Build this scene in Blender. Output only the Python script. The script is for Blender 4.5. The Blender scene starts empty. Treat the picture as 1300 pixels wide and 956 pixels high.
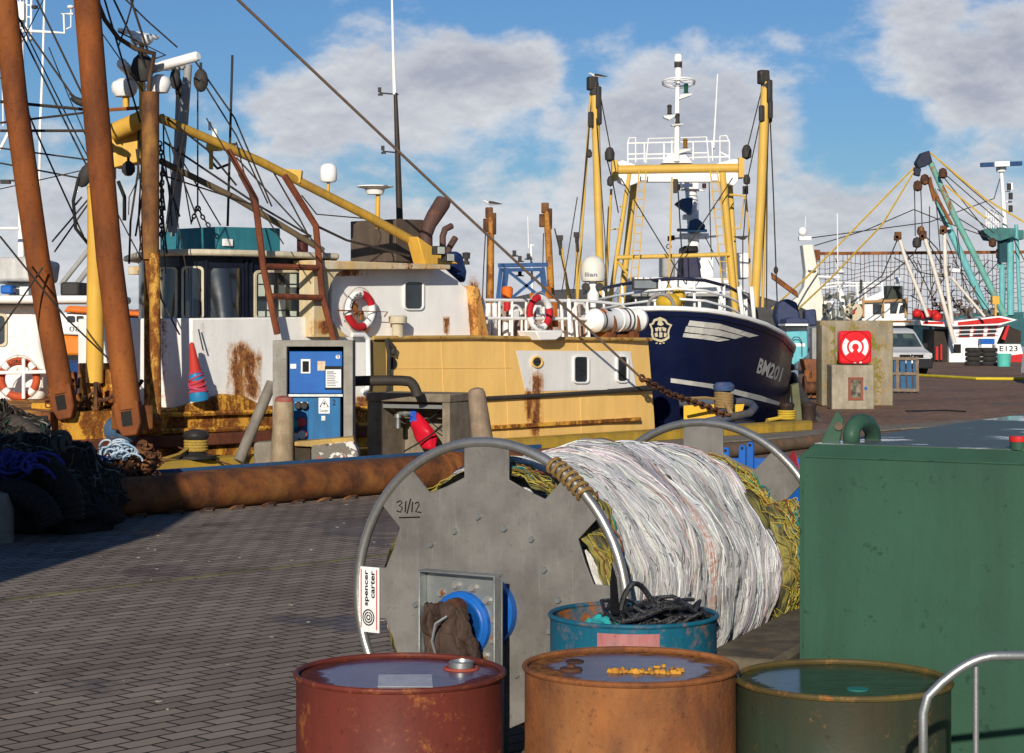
import bpy, bmesh, math, random
from mathutils import Vector, Matrix
from mathutils.bvhtree import BVHTree
random.seed(7)
R=math.radians
sc=bpy.context.scene
COL=sc.collection
F=2500.0; EH=1.85; HX=650.0; HY=415.0
def V(*a): return Vector(a)
def P(x,y,D): return Vector(((x-HX)/F*D, D, EH-(y-HY)/F*D))
def G(x,y):                                  # a point on the quay surface
    D=F*EH/(y-HY); return Vector(((x-HX)/F*D, D, 0))
CU,SU=0.673,0.740
UD=V(CU,SU,0); VD=V(-SU,CU,0); ZD=V(0,0,1)   # along the quay edge / out over the water
def Q(u,v,z): return Vector((CU*u-SU*v, 29.4+SU*u+CU*v, z))
def S(x,y,v):
    xn=(x-HX)/F
    u=(xn*(29.4+CU*v)+SU*v)/(CU-SU*xn)
    D=29.4+SU*u+CU*v
    return Q(u,v,EH-(y-HY)/F*D)
def lerp(a,b,t): return a+(b-a)*t

# ---------------------------------------------------------------- mesh builder
NOSPLIT={'lettering','netting','thread','chain','print','stripe','crest','symbol','rope','net','mat','speck','frame','rim'}
class MB:
    def __init__(s): s.v=[]; s.f=[]; s.a=[]
    def add(s,vs,fs,at=None):
        o=len(s.v); s.v+= [Vector(p) for p in vs]; s.f+=[[i+o for i in f] for f in fs]
        s.a+= at if at else [(0,0,0)]*len(vs)
        return s
    def obox(s,o,a,b,c):
        o=Vector(o); a=Vector(a); b=Vector(b); c=Vector(c)
        vs=[o,o+a,o+a+b,o+b,o+c,o+a+c,o+a+b+c,o+b+c]
        return s.add(vs,[(0,3,2,1),(4,5,6,7),(0,1,5,4),(1,2,6,5),(2,3,7,6),(3,0,4,7)])
    def box(s,c,sz,rz=0):
        c=Vector(c); ex=V(math.cos(rz),math.sin(rz),0)*sz[0]; ey=V(-math.sin(rz),math.cos(rz),0)*sz[1]; ez=V(0,0,sz[2])
        return s.obox(c-ex/2-ey/2-ez/2,ex,ey,ez)
    def bar(s,p,q,w,h):
        p=Vector(p);q=Vector(q); d=(q-p); n=d.normalized()
        a=n.cross(ZD)
        if a.length<.05: a=V(1,0,0)
        a.normalize(); b=a.cross(n).normalized()
        return s.obox(p-a*w/2-b*h/2,a*w,d,b*h)
    def prism(s,pts,vec):
        pts=[Vector(p) for p in pts]; n=len(pts); vec=Vector(vec)
        vs=pts+[p+vec for p in pts]
        fs=[list(range(n))[::-1],list(range(n,2*n))]+[(i,(i+1)%n,(i+1)%n+n,i+n) for i in range(n)]
        return s.add(vs,fs)
    def ring(s,outer,inner,vec):
        n=len(outer); vec=Vector(vec)
        vs=[Vector(p) for p in outer]+[Vector(p) for p in inner]; vs+= [p+vec for p in vs]
        fs=[]
        for i in range(n):
            j=(i+1)%n
            fs+=[(i,j,n+j,n+i),(2*n+i,3*n+i,3*n+j,2*n+j),(i,2*n+i,2*n+j,j),(n+i,n+j,3*n+j,3*n+i)]
        return s.add(vs,fs)
    def tube(s,pts,r,n=8,closed=False,caps=True):
        pts=[Vector(p) for p in pts]; m=len(pts)
        rs=r if isinstance(r,(list,tuple)) else [r]*m
        t0=(pts[1]-pts[0]).normalized(); a=t0.cross(ZD)
        if a.length<.05: a=t0.cross(V(1,0,0))
        a.normalize(); vs=[];fs=[]
        for i in range(m):
            if closed: t=(pts[(i+1)%m]-pts[i-1])
            elif i==0: t=pts[1]-pts[0]
            elif i==m-1: t=pts[-1]-pts[-2]
            else: t=(pts[i+1]-pts[i]).normalized()+(pts[i]-pts[i-1]).normalized()
            if t.length<1e-9: t=t0
            t.normalize(); a=a-t*a.dot(t)
            if a.length<1e-6: a=t.cross(V(.3,.5,.8))
            a.normalize(); b=t.cross(a)
            for k in range(n):
                w=2*math.pi*k/n; vs.append(pts[i]+(a*math.cos(w)+b*math.sin(w))*rs[i])
        for i in range(m if closed else m-1):
            j=(i+1)%m
            for k in range(n): fs.append((i*n+k,i*n+(k+1)%n,j*n+(k+1)%n,j*n+k))
        if caps and not closed: fs+=[list(range(n))[::-1],list(range((m-1)*n,m*n))]
        return s.add(vs,fs)
    def lathe(s,prof,c,n=32,ex=V(1,0,0),ey=V(0,1,0),ez=V(0,0,1),caps=True):
        c=Vector(c); vs=[];fs=[]; m=len(prof)
        for r,z in prof:
            for k in range(n):
                w=2*math.pi*k/n; vs.append(c+ex*(r*math.cos(w))+ey*(r*math.sin(w))+ez*z)
        for i in range(m-1):
            for k in range(n): fs.append((i*n+k,i*n+(k+1)%n,(i+1)*n+(k+1)%n,(i+1)*n+k))
        if caps and prof[0][0]>1e-6 and prof[0]!=prof[-1]: fs.append(list(range(n))[::-1])
        if caps and prof[-1][0]>1e-6 and prof[0]!=prof[-1]: fs.append(list(range((m-1)*n,m*n)))
        return s.add(vs,fs)
    def ball(s,c,rx,ry=None,rz=None,n=16,m=9,rough=0):
        ry=ry or rx; rz=rz or rx; c=Vector(c); vs=[];fs=[]
        for i in range(m):
            th=math.pi*(i+.0)/(m-1)
            for k in range(n):
                w=2*math.pi*k/n; q=1+random.uniform(-rough,rough)
                vs.append(c+V(rx*math.sin(th)*math.cos(w)*q,ry*math.sin(th)*math.sin(w)*q,rz*math.cos(th)*q))
        for i in range(m-1):
            for k in range(n): fs.append((i*n+k,(i+1)*n+k,(i+1)*n+(k+1)%n,i*n+(k+1)%n))
        return s.add(vs,fs)
    def torus(s,c,Rr,r,ax=V(0,0,1),n=24,m=8,ex=None,squash=1):
        ax=Vector(ax).normalized()
        if ex is None:
            ex=ax.cross(ZD)
            if ex.length<.05: ex=V(1,0,0)
        ex=Vector(ex).normalized(); ey=ax.cross(ex)
        return s.tube([Vector(c)+ex*(Rr*math.cos(2*math.pi*k/n))+ey*(Rr*squash*math.sin(2*math.pi*k/n)) for k in range(n)],r,m,closed=True)
    def grid(s,fn,nu,nv,afn=None,wrapu=False):
        vs=[];at=[];fs=[]
        for i in range(nu+1):
            for j in range(nv+1):
                vs.append(fn(i/nu,j/nv)); at.append(afn(i/nu,j/nv) if afn else (i/nu,j/nv,0))
        for i in range(nu):
            for j in range(nv):
                k=i*(nv+1)+j; fs.append((k,k+1,k+nv+2,k+nv+1))
        return s.add(vs,fs,at)
    def face(s,pts): return s.add(pts,[list(range(len(pts)))])
    def chain(s,pts,L,r):
        pts=[Vector(p) for p in pts]; tot=sum((pts[i+1]-pts[i]).length for i in range(len(pts)-1)); n=max(2,int(tot/(L*.72)))
        for k in range(n):
            d=tot*(k+.5)/n; i=0
            while i<len(pts)-2 and d>(pts[i+1]-pts[i]).length: d-=(pts[i+1]-pts[i]).length; i+=1
            t=(pts[i+1]-pts[i]).normalized(); c=pts[i]+t*d
            a=t.cross(ZD)
            if a.length<.05: a=V(1,0,0)
            a.normalize()
            if k%2: a=t.cross(a)
            s.torus(c,L/2,r,ax=a,n=8,m=5,ex=t,squash=.62)
        return s
    def text(s,txt,fn,bold=.0,lift=None):
        vs,fs=text_mesh(txt,bold); return s.add([fn(x,y) for x,y in vs],fs)
    def pieces(s):
        n=len(s.v); pa=list(range(n))
        def fd(i):
            while pa[i]!=i: pa[i]=pa[pa[i]]; i=pa[i]
            return i
        for f in s.f:
            a=fd(f[0])
            for j in f[1:]: pa[fd(j)]=a
        isl={}
        for i in range(n): isl.setdefault(fd(i),[]).append(i)
        L=list(isl.values())
        if len(L)<2 or len(L)>120: return None
        bb=[([min(s.v[i][k] for i in q) for k in range(3)],[max(s.v[i][k] for i in q) for k in range(3)]) for q in L]
        pb=list(range(len(L)))
        def g(i):
            while pb[i]!=i: i=pb[i]
            return i
        for i in range(len(L)):
            for j in range(i):
                sz=max(max(bb[i][1][k]-bb[i][0][k] for k in range(3)),max(bb[j][1][k]-bb[j][0][k] for k in range(3)))
                gap=math.sqrt(sum(max(0,bb[i][0][k]-bb[j][1][k],bb[j][0][k]-bb[i][1][k])**2 for k in range(3)))
                if gap<=max(.02,.40*sz): pb[g(i)]=g(j)
        cl={}
        for i in range(len(L)): cl.setdefault(g(i),[]).extend(L[i])
        if len(cl)<2: return None
        out=[]
        for q in cl.values():
            q=sorted(q); mp={o:k for k,o in enumerate(q)}; m=MB(); m.v=[s.v[i] for i in q]; m.a=[s.a[i] for i in q] if len(s.a)==n else []; m.f=[[mp[i] for i in f] for f in s.f if f[0] in mp]; out.append(m)
        return out
    def build(s,name,mt,parent=None,smooth=True,bevel=0,ang=38,recalc=True,seg=2,split=True):
        if parent is not None and split and len(s.v)<30000 and not (set(name.split('_'))&NOSPLIT):
            ps=s.pieces()
            if ps: return [m.build(name,mt,parent,smooth,bevel,ang,recalc,seg,False) for m in ps][0]
        if parent is not None:
            r=parent
            while r.parent: r=r.parent
            off=r.location.copy()
        else:
            mn=[min(v[i] for v in s.v) for i in range(3)]; mx=[max(v[i] for v in s.v) for i in range(3)]
            off=V((mn[0]+mx[0])/2,(mn[1]+mx[1])/2,mn[2])
        me=bpy.data.meshes.new(name)
        me.from_pydata([v-off for v in s.v],[],s.f)
        if any(a!=(0,0,0) for a in s.a):
            at=me.attributes.new('pp','FLOAT_VECTOR','POINT'); at.data.foreach_set('vector',[c for a in s.a for c in a])
        if recalc:
            bm=bmesh.new(); bm.from_mesh(me); bmesh.ops.recalc_face_normals(bm,faces=bm.faces[:]); bm.to_mesh(me); bm.free()
        me.materials.append(mt)
        if smooth:
            me.polygons.foreach_set('use_smooth',[True]*len(me.polygons))
            if ang<180: me.set_sharp_from_angle(angle=R(ang))
        o=bpy.data.objects.new(name,me); COL.objects.link(o)
        if parent is not None: o.parent=parent
        else: o.location=off
        if bevel:
            b=o.modifiers.new('bevel','BEVEL'); b.width=bevel; b.segments=seg; b.limit_method='ANGLE'; b.angle_limit=R(40)
        return o
_tc={}
def text_mesh(txt,bold=0):
    key=(txt,bold)
    if key in _tc: return _tc[key]
    cu=bpy.data.curves.new('t','FONT'); cu.body=txt; cu.offset=bold; cu.resolution_u=3
    ob=bpy.data.objects.new('t',cu); COL.objects.link(ob)
    bpy.context.view_layer.update()
    me=bpy.data.meshes.new_from_object(ob)
    vs=[(v.co.x,v.co.y) for v in me.vertices]; fs=[list(p.vertices) for p in me.polygons]
    x0=min(v[0] for v in vs);x1=max(v[0] for v in vs);y0=min(v[1] for v in vs);y1=max(v[1] for v in vs)
    vs=[((x-x0)/(x1-x0),(y-y0)/(y1-y0)) for x,y in vs]
    bpy.data.objects.remove(ob); bpy.data.curves.remove(cu); bpy.data.meshes.remove(me)
    _tc[key]=(vs,fs); return vs,fs
def tag(o,label=None,cat=None,group=None,kind=None):
    if label: o['label']=label
    if cat: o['category']=cat
    if group: o['group']=group
    if kind: o['kind']=kind
    return o
def thing(name,label,cat,loc,group=None):
    o=bpy.data.objects.new(name,None); COL.objects.link(o); o.location=Vector(loc); o.empty_display_size=.2
    return tag(o,label,cat,group)
def copy_tree(o,parent=None):
    c=o.copy(); COL.objects.link(c)
    if parent: c.parent=parent
    for ch in list(o.children): copy_tree(ch,c)
    return c
# pixel-measured shapes standing at a real depth
def polyD(mb,pts,D,depth): return mb.prism([P(x,y,D) for x,y in pts],V(0,depth,0))
def rectD(mb,x0,y0,x1,y1,D,depth): return polyD(mb,[(x0,y0),(x1,y0),(x1,y1),(x0,y1)],D,depth)
def polyS(mb,pts,v,dv): return mb.prism([S(x,y,v) for x,y in pts],VD*dv)
def tubeP(mb,pts,rpx,n=8,D=None):
    pp=[P(p[0],p[1],p[2] if len(p)>2 else D) for p in pts]
    rr=[rpx*(p[2] if len(p)>2 else D)/F for p in pts] if not isinstance(rpx,(list,tuple)) else [rpx[i]*(pts[i][2] if len(pts[i])>2 else D)/F for i in range(len(pts))]
    return mb.tube(pp,rr,n)
def arc(p0,p1,p2,n=6):                           # quadratic curve through control point
    return [tuple(a*(1-t)**2+2*b*t*(1-t)+c*t*t for a,b,c in zip(p0,p1,p2)) for t in [i/n for i in range(n+1)]]
def sag(p,q,d,n=8):
    p=Vector(p);q=Vector(q); return [p.lerp(q,i/n)-V(0,0,d*4*(i/n)*(1-i/n)) for i in range(n+1)]
def rrect(x0,y0,x1,y1,r,n=4):
    o=[]
    for cx,cy,a0 in ((x1-r,y0+r,-90),(x1-r,y1-r,0),(x0+r,y1-r,90),(x0+r,y0+r,180)):
        for k in range(n+1):
            a=R(a0+90*k/n); o.append((cx+r*math.cos(a),cy+r*math.sin(a)))
    return o
# ---------------------------------------------------------------- materials
RUST_D=(.06,.022,.010); RUST_O=(.30,.105,.022)
def nd(nt,t,**k):
    n=nt.nodes.new(t)
    for a,b in k.items():
        if a.startswith('i_'):
            n.inputs[int(a[2:]) if a[2:].isdigit() else a[2:].replace('_',' ')].default_value=b
        else: setattr(n,a,b)
    return n
def mixc(nt,fac,a,b,blend='MIX'):
    m=nt.nodes.new('ShaderNodeMix'); m.data_type='RGBA'; m.blend_type=blend
    for s,val in ((m.inputs[0],fac),(m.inputs[6],a),(m.inputs[7],b)):
        if hasattr(val,'links'): nt.links.new(val,s)
        elif isinstance(val,(int,float)): s.default_value=val
        else: s.default_value=tuple(val)+(1,) if len(val)==3 else val
    return m.outputs[2]
def math_(nt,op,a,b=None,clamp=False):
    m=nt.nodes.new('ShaderNodeMath'); m.operation=op; m.use_clamp=clamp
    for s,val in ((m.inputs[0],a),(m.inputs[1],b)):
        if val is None: continue
        if hasattr(val,'links'): nt.links.new(val,s)
        else: s.default_value=val
    return m.outputs[0]
def mrange(nt,v,a,b,c=0,d=1):
    m=nt.nodes.new('ShaderNodeMapRange'); nt.links.new(v,m.inputs[0])
    for i,x in enumerate((a,b,c,d)): m.inputs[i+1].default_value=x
    return m.outputs[0]
def noise(nt,vec,scale,detail=6,rough=.6,dist=0):
    n=nt.nodes.new('ShaderNodeTexNoise'); n.inputs['Scale'].default_value=scale; n.inputs['Detail'].default_value=detail
    n.inputs['Roughness'].default_value=rough; n.inputs['Distortion'].default_value=dist
    nt.links.new(vec,n.inputs['Vector']); return n.outputs[0]
def mapv(nt,vec,scale=(1,1,1),rot=(0,0,0),loc=(0,0,0)):
    m=nt.nodes.new('ShaderNodeMapping'); nt.links.new(vec,m.inputs[0]); m.inputs[1].default_value=loc; m.inputs[2].default_value=rot; m.inputs[3].default_value=scale
    return m.outputs[0]
def newmat(name):
    m=bpy.data.materials.new(name); m.use_nodes=True; nt=m.node_tree
    b=nt.nodes['Principled BSDF']; return m,nt,b
def coords(nt):
    tc=nt.nodes.new('ShaderNodeTexCoord'); oi=nt.nodes.new('ShaderNodeObjectInfo')
    va=nt.nodes.new('ShaderNodeVectorMath'); va.operation='MULTIPLY_ADD'
    cx=nt.nodes.new('ShaderNodeCombineXYZ')
    for i in range(3): nt.links.new(oi.outputs['Random'],cx.inputs[i])
    nt.links.new(cx.outputs[0],va.inputs[0]); va.inputs[1].default_value=(13.7,7.1,3.3); nt.links.new(tc.outputs['Object'],va.inputs[2])
    return va.outputs[0]
def bump(nt,b,h,strength,dist=.02):
    bp=nt.nodes.new('ShaderNodeBump'); bp.inputs['Strength'].default_value=strength; bp.inputs['Distance'].default_value=dist
    nt.links.new(h,bp.inputs['Height']); nt.links.new(bp.outputs[0],b.inputs['Normal'])
_mc={}
def mat(name,c1,c2=None,sc_=3,rough=.5,metal=0,rust=0,rsc=3,streak=1,bmp=.15,bsc=30,dirt=.25,spec=.16,wave=0,rustd=RUST_D,rusto=RUST_O):
    if name in _mc: return _mc[name]
    m,nt,b=newmat(name); vec=coords(nt)
    c2=c2 or tuple(x*.78 for x in c1)
    n1=noise(nt,vec,sc_,6)
    col=mixc(nt,mrange(nt,n1,.35,.65),c1,c2)
    st=mapv(nt,vec,(1,1,.12))
    if dirt:                                         # grime: vertical runs and small specks
        g=noise(nt,st,rsc*2.2,5,.65)
        sp=noise(nt,vec,bsc*.9,3,.7)
        g2=math_(nt,'MULTIPLY',mrange(nt,g,.42,.72),dirt)
        col=mixc(nt,g2,col,tuple(x*.35+.01 for x in c1))
        col=mixc(nt,math_(nt,'MULTIPLY',mrange(nt,sp,.62,.70),dirt),col,tuple(x*.3 for x in c1))
    rg=mrange(nt,n1,.3,.7,rough-.08,rough+.1)
    h=noise(nt,vec,bsc,5,.65)
    if rust:
        rv=mapv(nt,vec,(1,1,streak))
        ra=noise(nt,rv,rsc,8,.68); rb=noise(nt,vec,rsc*7,6,.7)
        rr=math_(nt,'ADD',math_(nt,'MULTIPLY',ra,.68),math_(nt,'MULTIPLY',rb,.32))
        t=.72-.38*rust
        edge=mrange(nt,rr,t-.045,t+.02); core=mrange(nt,rr,t,t+.05)
        rc=mixc(nt,mrange(nt,rb,.38,.62),rustd,rusto)
        col=mixc(nt,math_(nt,'MULTIPLY',edge,.55),col,tuple(lerp(a,o,.55) for a,o in zip(c1,(.42,.17,.04))))
        col=mixc(nt,core,col,rc)
        rg=math_(nt,'MAXIMUM',rg,math_(nt,'MULTIPLY',core,.85))
        h=math_(nt,'ADD',h,math_(nt,'MULTIPLY',core,.8))
        if metal:
            nt.links.new(math_(nt,'MULTIPLY',math_(nt,'SUBTRACT',1.0,core),metal),b.inputs['Metallic'])
    elif metal: b.inputs['Metallic'].default_value=metal
    nt.links.new(col,b.inputs['Base Color']); nt.links.new(rg,b.inputs['Roughness'])
    b.inputs['Specular IOR Level'].default_value=spec
    if wave: h=math_(nt,'ADD',math_(nt,'MULTIPLY',noise(nt,mapv(nt,vec,(1.6,1.6,1.2)),1,2,.5),wave),h)
    if bmp: bump(nt,b,h,bmp,.01)
    _mc[name]=m; return m
def glass(name='dark_window_glass',c=(.012,.016,.02)):
    if name in _mc: return _mc[name]
    m,nt,b=newmat(name); vec=coords(nt); n=noise(nt,vec,2.0,4)
    nt.links.new(mixc(nt,mrange(nt,n,.35,.65),c,tuple(x*2.6 for x in c)),b.inputs['Base Color'])
    nt.links.new(mrange(nt,n,.3,.7,.03,.14),b.inputs['Roughness']); b.inputs['Specular IOR Level'].default_value=.7
    _mc[name]=m; return m
def rustmat(name,c1=(.25,.085,.02),c2=(.09,.032,.014),sc_=5,rough=.8,bmp=.35,third=(.33,.14,.035),zs=.5):
    if name in _mc: return _mc[name]
    m,nt,b=newmat(name); vec=coords(nt); v2=mapv(nt,vec,(1,1,zs))
    n1=noise(nt,v2,sc_,9,.66); n2=noise(nt,vec,sc_*9,5,.7); n3=noise(nt,v2,sc_*.35,5,.6)
    col=mixc(nt,mrange(nt,n1,.38,.62),c1,c2); col=mixc(nt,math_(nt,'MULTIPLY',mrange(nt,n3,.5,.68),.7),col,third)
    col=mixc(nt,math_(nt,'MULTIPLY',mrange(nt,n2,.56,.7),.6),col,tuple(x*.45 for x in c2))
    nt.links.new(col,b.inputs['Base Color']); b.inputs['Roughness'].default_value=rough; b.inputs['Specular IOR Level'].default_value=.3
    bump(nt,b,math_(nt,'ADD',n1,n2),bmp,.012); _mc[name]=m; return m
def ropemat(name,c1,c2,sc_=60,rough=.8):
    return mat(name,c1,c2,sc_=sc_,rough=rough,bmp=.4,bsc=120,dirt=.3,spec=.25)
# common materials
WHITE=mat('white_paint',(.86,.85,.82),(.80,.79,.77),rough=.42,rust=.16,rsc=2.2,streak=.22,dirt=.15,wave=7)
WHITEC=mat('clean_white_paint',(.85,.85,.83),(.78,.78,.77),rough=.4,dirt=.15)
WHITER=mat('rust_streaked_white_paint',(.85,.84,.81),(.78,.77,.74),rough=.45,rust=.33,rsc=1.5,streak=.25,dirt=.25,wave=7)
YEL=mat('yellow_hull_paint',(.88,.56,.18),(.83,.52,.165),sc_=1.2,rough=.4,rust=.12,rsc=2.5,streak=.3,dirt=.22,wave=9)
YELR=mat('rusty_yellow_paint',(.74,.40,.05),(.64,.31,.04),rough=.6,rust=.69,rsc=3.2,streak=.38,dirt=.4,bmp=.35)
YELM=mat('yellow_mast_paint',(.70,.41,.07),(.62,.36,.06),rough=.45,rust=.2,rsc=4,streak=.4,dirt=.3)
RUST=rustmat('rusty_steel')
RUSTP=rustmat('orange_rusty_pipe_steel',(.20,.066,.016),(.075,.028,.012),sc_=4.5,third=(.29,.125,.03),zs=1,bmp=.4)
RUSTD=rustmat('dark_rusty_steel',(.09,.035,.018),(.035,.018,.012),sc_=7)
CREAM=mat('cream_paint',(.6,.53,.38),(.5,.43,.3),rough=.5,rust=.25,rsc=6,dirt=.4)
NAVYW=mat('dark_navy_cabin_paint',(.007,.009,.018),(.011,.013,.024),rough=.22,rust=.08,rsc=5,dirt=.06)
NAVY=mat('navy_hull_paint',(.004,.007,.030),(.007,.012,.045),sc_=1.2,rough=.28,rust=.1,rsc=3,streak=.3,dirt=.35,wave=9)
BLACK=mat('black_rubber',(.014,.014,.015),(.028,.027,.026),rough=.7)
DARK=mat('dark_iron',(.03,.03,.032),(.05,.045,.04),rough=.6,rust=.25,rsc=8)
WIRE=mat('greasy_wire_rope',(.035,.03,.027),(.06,.05,.04),rough=.6,sc_=30)
GREYM=mat('grey_mast_paint',(.33,.33,.32),(.27,.27,.26),rough=.5,rust=.15,dirt=.4)
GALV=mat('galvanised_steel',(.42,.44,.43),(.30,.32,.32),sc_=14,rough=.42,metal=.75,dirt=.3,bmp=.1)
GLASS=glass()
CONC=mat('weathered_concrete',(.25,.22,.175),(.17,.15,.12),sc_=4,rough=.9,bmp=.6,bsc=25,dirt=.55,spec=.2)
TEAL=mat('teal_box_paint',(.035,.20,.25),(.03,.16,.21),rough=.5,rust=.15,rsc=4,dirt=.4)
BLUE=mat('bright_blue_paint',(.012,.115,.44),(.010,.095,.38),rough=.4,dirt=.3)
RED=mat('red_paint',(.55,.025,.025),(.46,.02,.02),rough=.45,dirt=.2)
REDBUOY=mat('red_lifebuoy_cover',(.5,.02,.03),(.42,.015,.02),rough=.55,dirt=.3)
ORANGE=mat('orange_paint',(.75,.17,.02),(.65,.14,.02),rough=.45,dirt=.25)
GREENL=mat('green_lamp_glass',(.01,.08,.05),rough=.2)
AQUA=mat('aqua_mast_paint',(.16,.46,.47),(.13,.39,.42),rough=.5,rust=.22,rsc=3,streak=.3,dirt=.35)
BLUEFR=mat('blue_gantry_paint',(.018,.075,.21),(.015,.06,.17),rough=.5,rust=.15,dirt=.3)
INK=mat('black_marker_ink',(.012,.012,.012),rough=.6,dirt=0,bmp=0)
SIGNW=mat('white_sign_plate',(.78,.78,.77),(.72,.72,.71),rough=.4,dirt=.12,bmp=.03)
# ---------------------------------------------------------------- camera, light, sky
cam=bpy.data.cameras.new('camera'); co=bpy.data.objects.new('camera',cam); COL.objects.link(co)
co.location=(0,0,EH); co.rotation_euler=(R(90),0,0)
cam.sensor_width=36; cam.lens=36*F/1300; cam.shift_y=-(478-HY)/1300.0; cam.clip_end=9000; cam.clip_start=.1
sc.camera=co
EL=R(19); SH=V(.155,.988,0).normalized()
sd=V(SH.x*math.cos(EL),SH.y*math.cos(EL),-math.sin(EL))
sl=bpy.data.lights.new('sun','SUN'); sl.energy=5.0; sl.angle=R(.5); sl.color=(1,.91,.77)
so=bpy.data.objects.new('sun',sl); COL.objects.link(so); so.rotation_euler=sd.to_track_quat('-Z','Y').to_euler(); so.location=(0,-20,30)
w=bpy.data.worlds.new('World'); sc.world=w; w.use_nodes=True; nt=w.node_tree
bg=nt.nodes['Background']; bg.inputs[1].default_value=.07
sky=nt.nodes.new('ShaderNodeTexSky'); sky.sky_type='NISHITA'; sky.sun_disc=False; sky.sun_elevation=EL
sky.sun_rotation=math.atan2(-SH.x,-SH.y); sky.air_density=1.0; sky.dust_density=.3; sky.ozone_density=2.5
tc=nt.nodes.new('ShaderNodeTexCoord'); sx=nt.nodes.new('ShaderNodeSeparateXYZ'); nt.links.new(tc.outputs['Generated'],sx.inputs[0])
# cloud field in (azimuth, elevation) space
az=math_(nt,'ARCTAN2',sx.outputs[0],sx.outputs[1]); el=math_(nt,'ARCSINE',sx.outputs[2])
cv=nt.nodes.new('ShaderNodeCombineXYZ'); nt.links.new(az,cv.inputs[0]); nt.links.new(el,cv.inputs[1])
def warp(vec,sx_,sy_,loc=(0,0,0)): return mapv(nt,vec,(sx_,sy_,1),loc=loc)
n_big=noise(nt,warp(cv.outputs[0],13,22,(3.1,1.7,0)),1,9,.56,.25)
n_fine=noise(nt,warp(cv.outputs[0],30,46,(9.3,4.2,0)),1,8,.6,.3)
den=math_(nt,'ADD',math_(nt,'MULTIPLY',n_big,.85),math_(nt,'MULTIPLY',n_fine,.22))
def blob(px,py,rx,ry,amp):
    cx=(px-650)/F; cy=(415-py)/F
    v=mapv(nt,cv.outputs[0],(F/rx,F/ry,0),loc=(-cx*F/rx,-cy*F/ry,0))
    ln=nt.nodes.new('ShaderNodeVectorMath'); ln.operation='LENGTH'; nt.links.new(v,ln.inputs[0])
    m=nt.nodes.new('ShaderNodeMapRange'); m.interpolation_type='SMOOTHSTEP'; nt.links.new(ln.outputs['Value'],m.inputs[0]); m.inputs[1].default_value=0; m.inputs[2].default_value=1.0
    m.inputs[3].default_value=amp; m.inputs[4].default_value=0
    return m.outputs[0]
bl=None
for a in ((500,150,250,120,.30),(620,90,140,60,.16),(860,180,190,160,.32),(960,90,90,60,.12),(1250,110,190,150,.30),(1150,300,330,130,.24),(180,290,330,120,.26),(600,330,420,140,.3),(1010,340,300,120,.25),
          (60,60,330,130,-.30),(700,10,300,45,-.2),(260,20,200,120,-.2),(1080,150,90,60,-.14),(735,110,50,90,-.16),(1000,10,160,45,-.2)):
    bb=blob(*a); bl=bb if bl is None else math_(nt,'ADD',bl,bb)
low=mrange(nt,el,-.02,.06,.16,-.04)
high=mrange(nt,el,.18,.5,0,-.22)
den=math_(nt,'ADD',math_(nt,'ADD',den,bl),math_(nt,'ADD',low,high))
bil=noise(nt,warp(cv.outputs[0],42,64,(5.2,2.2,0)),1,10,.62,.15)
den=math_(nt,'ADD',den,math_(nt,'MULTIPLY',math_(nt,'SUBTRACT',bil,.5),.22))
cov=nt.nodes.new('ShaderNodeMapRange'); cov.interpolation_type='SMOOTHSTEP'; nt.links.new(den,cov.inputs[0]); cov.inputs[1].default_value=.45; cov.inputs[2].default_value=.66
core=mrange(nt,den,.55,.90)
up=warp(cv.outputs[0],42,64,(5.2,2.36,0)); bil2=noise(nt,up,1,10,.62,.15)           # the same billows a little higher: lit tops, shaded bases
rel=math_(nt,'MULTIPLY',math_(nt,'SUBTRACT',bil,bil2),1.3)
hig=mrange(nt,el,.03,.10)                                                           # high banks are greyer, low banks whiter
dark=math_(nt,'ADD',math_(nt,'MULTIPLY',core,mrange(nt,hig,0,1,.30,.95)),math_(nt,'MULTIPLY',hig,.10))
dark=math_(nt,'SUBTRACT',math_(nt,'ADD',dark,math_(nt,'MULTIPLY',math_(nt,'SUBTRACT',.5,noise(nt,warp(cv.outputs[0],12,30,(3.4,1.4,0)),1,6,.6)),1.9)),rel,True)
CLK=13.6
ccol=mixc(nt,dark,tuple(CLK*x for x in (.74,.75,.78)),tuple(CLK*x for x in (.42,.445,.525)))
skyc=mixc(nt,1.0,sky.outputs[0],(.56,.82,1.16),'MULTIPLY')
fin=mixc(nt,math_(nt,'MULTIPLY',cov.outputs[0],.95),skyc,ccol)
nt.links.new(fin,bg.inputs[0])
sc.view_settings.view_transform='Standard'; sc.view_settings.look='None'; sc.view_settings.exposure=0
sc.render.engine='CYCLES'
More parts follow.
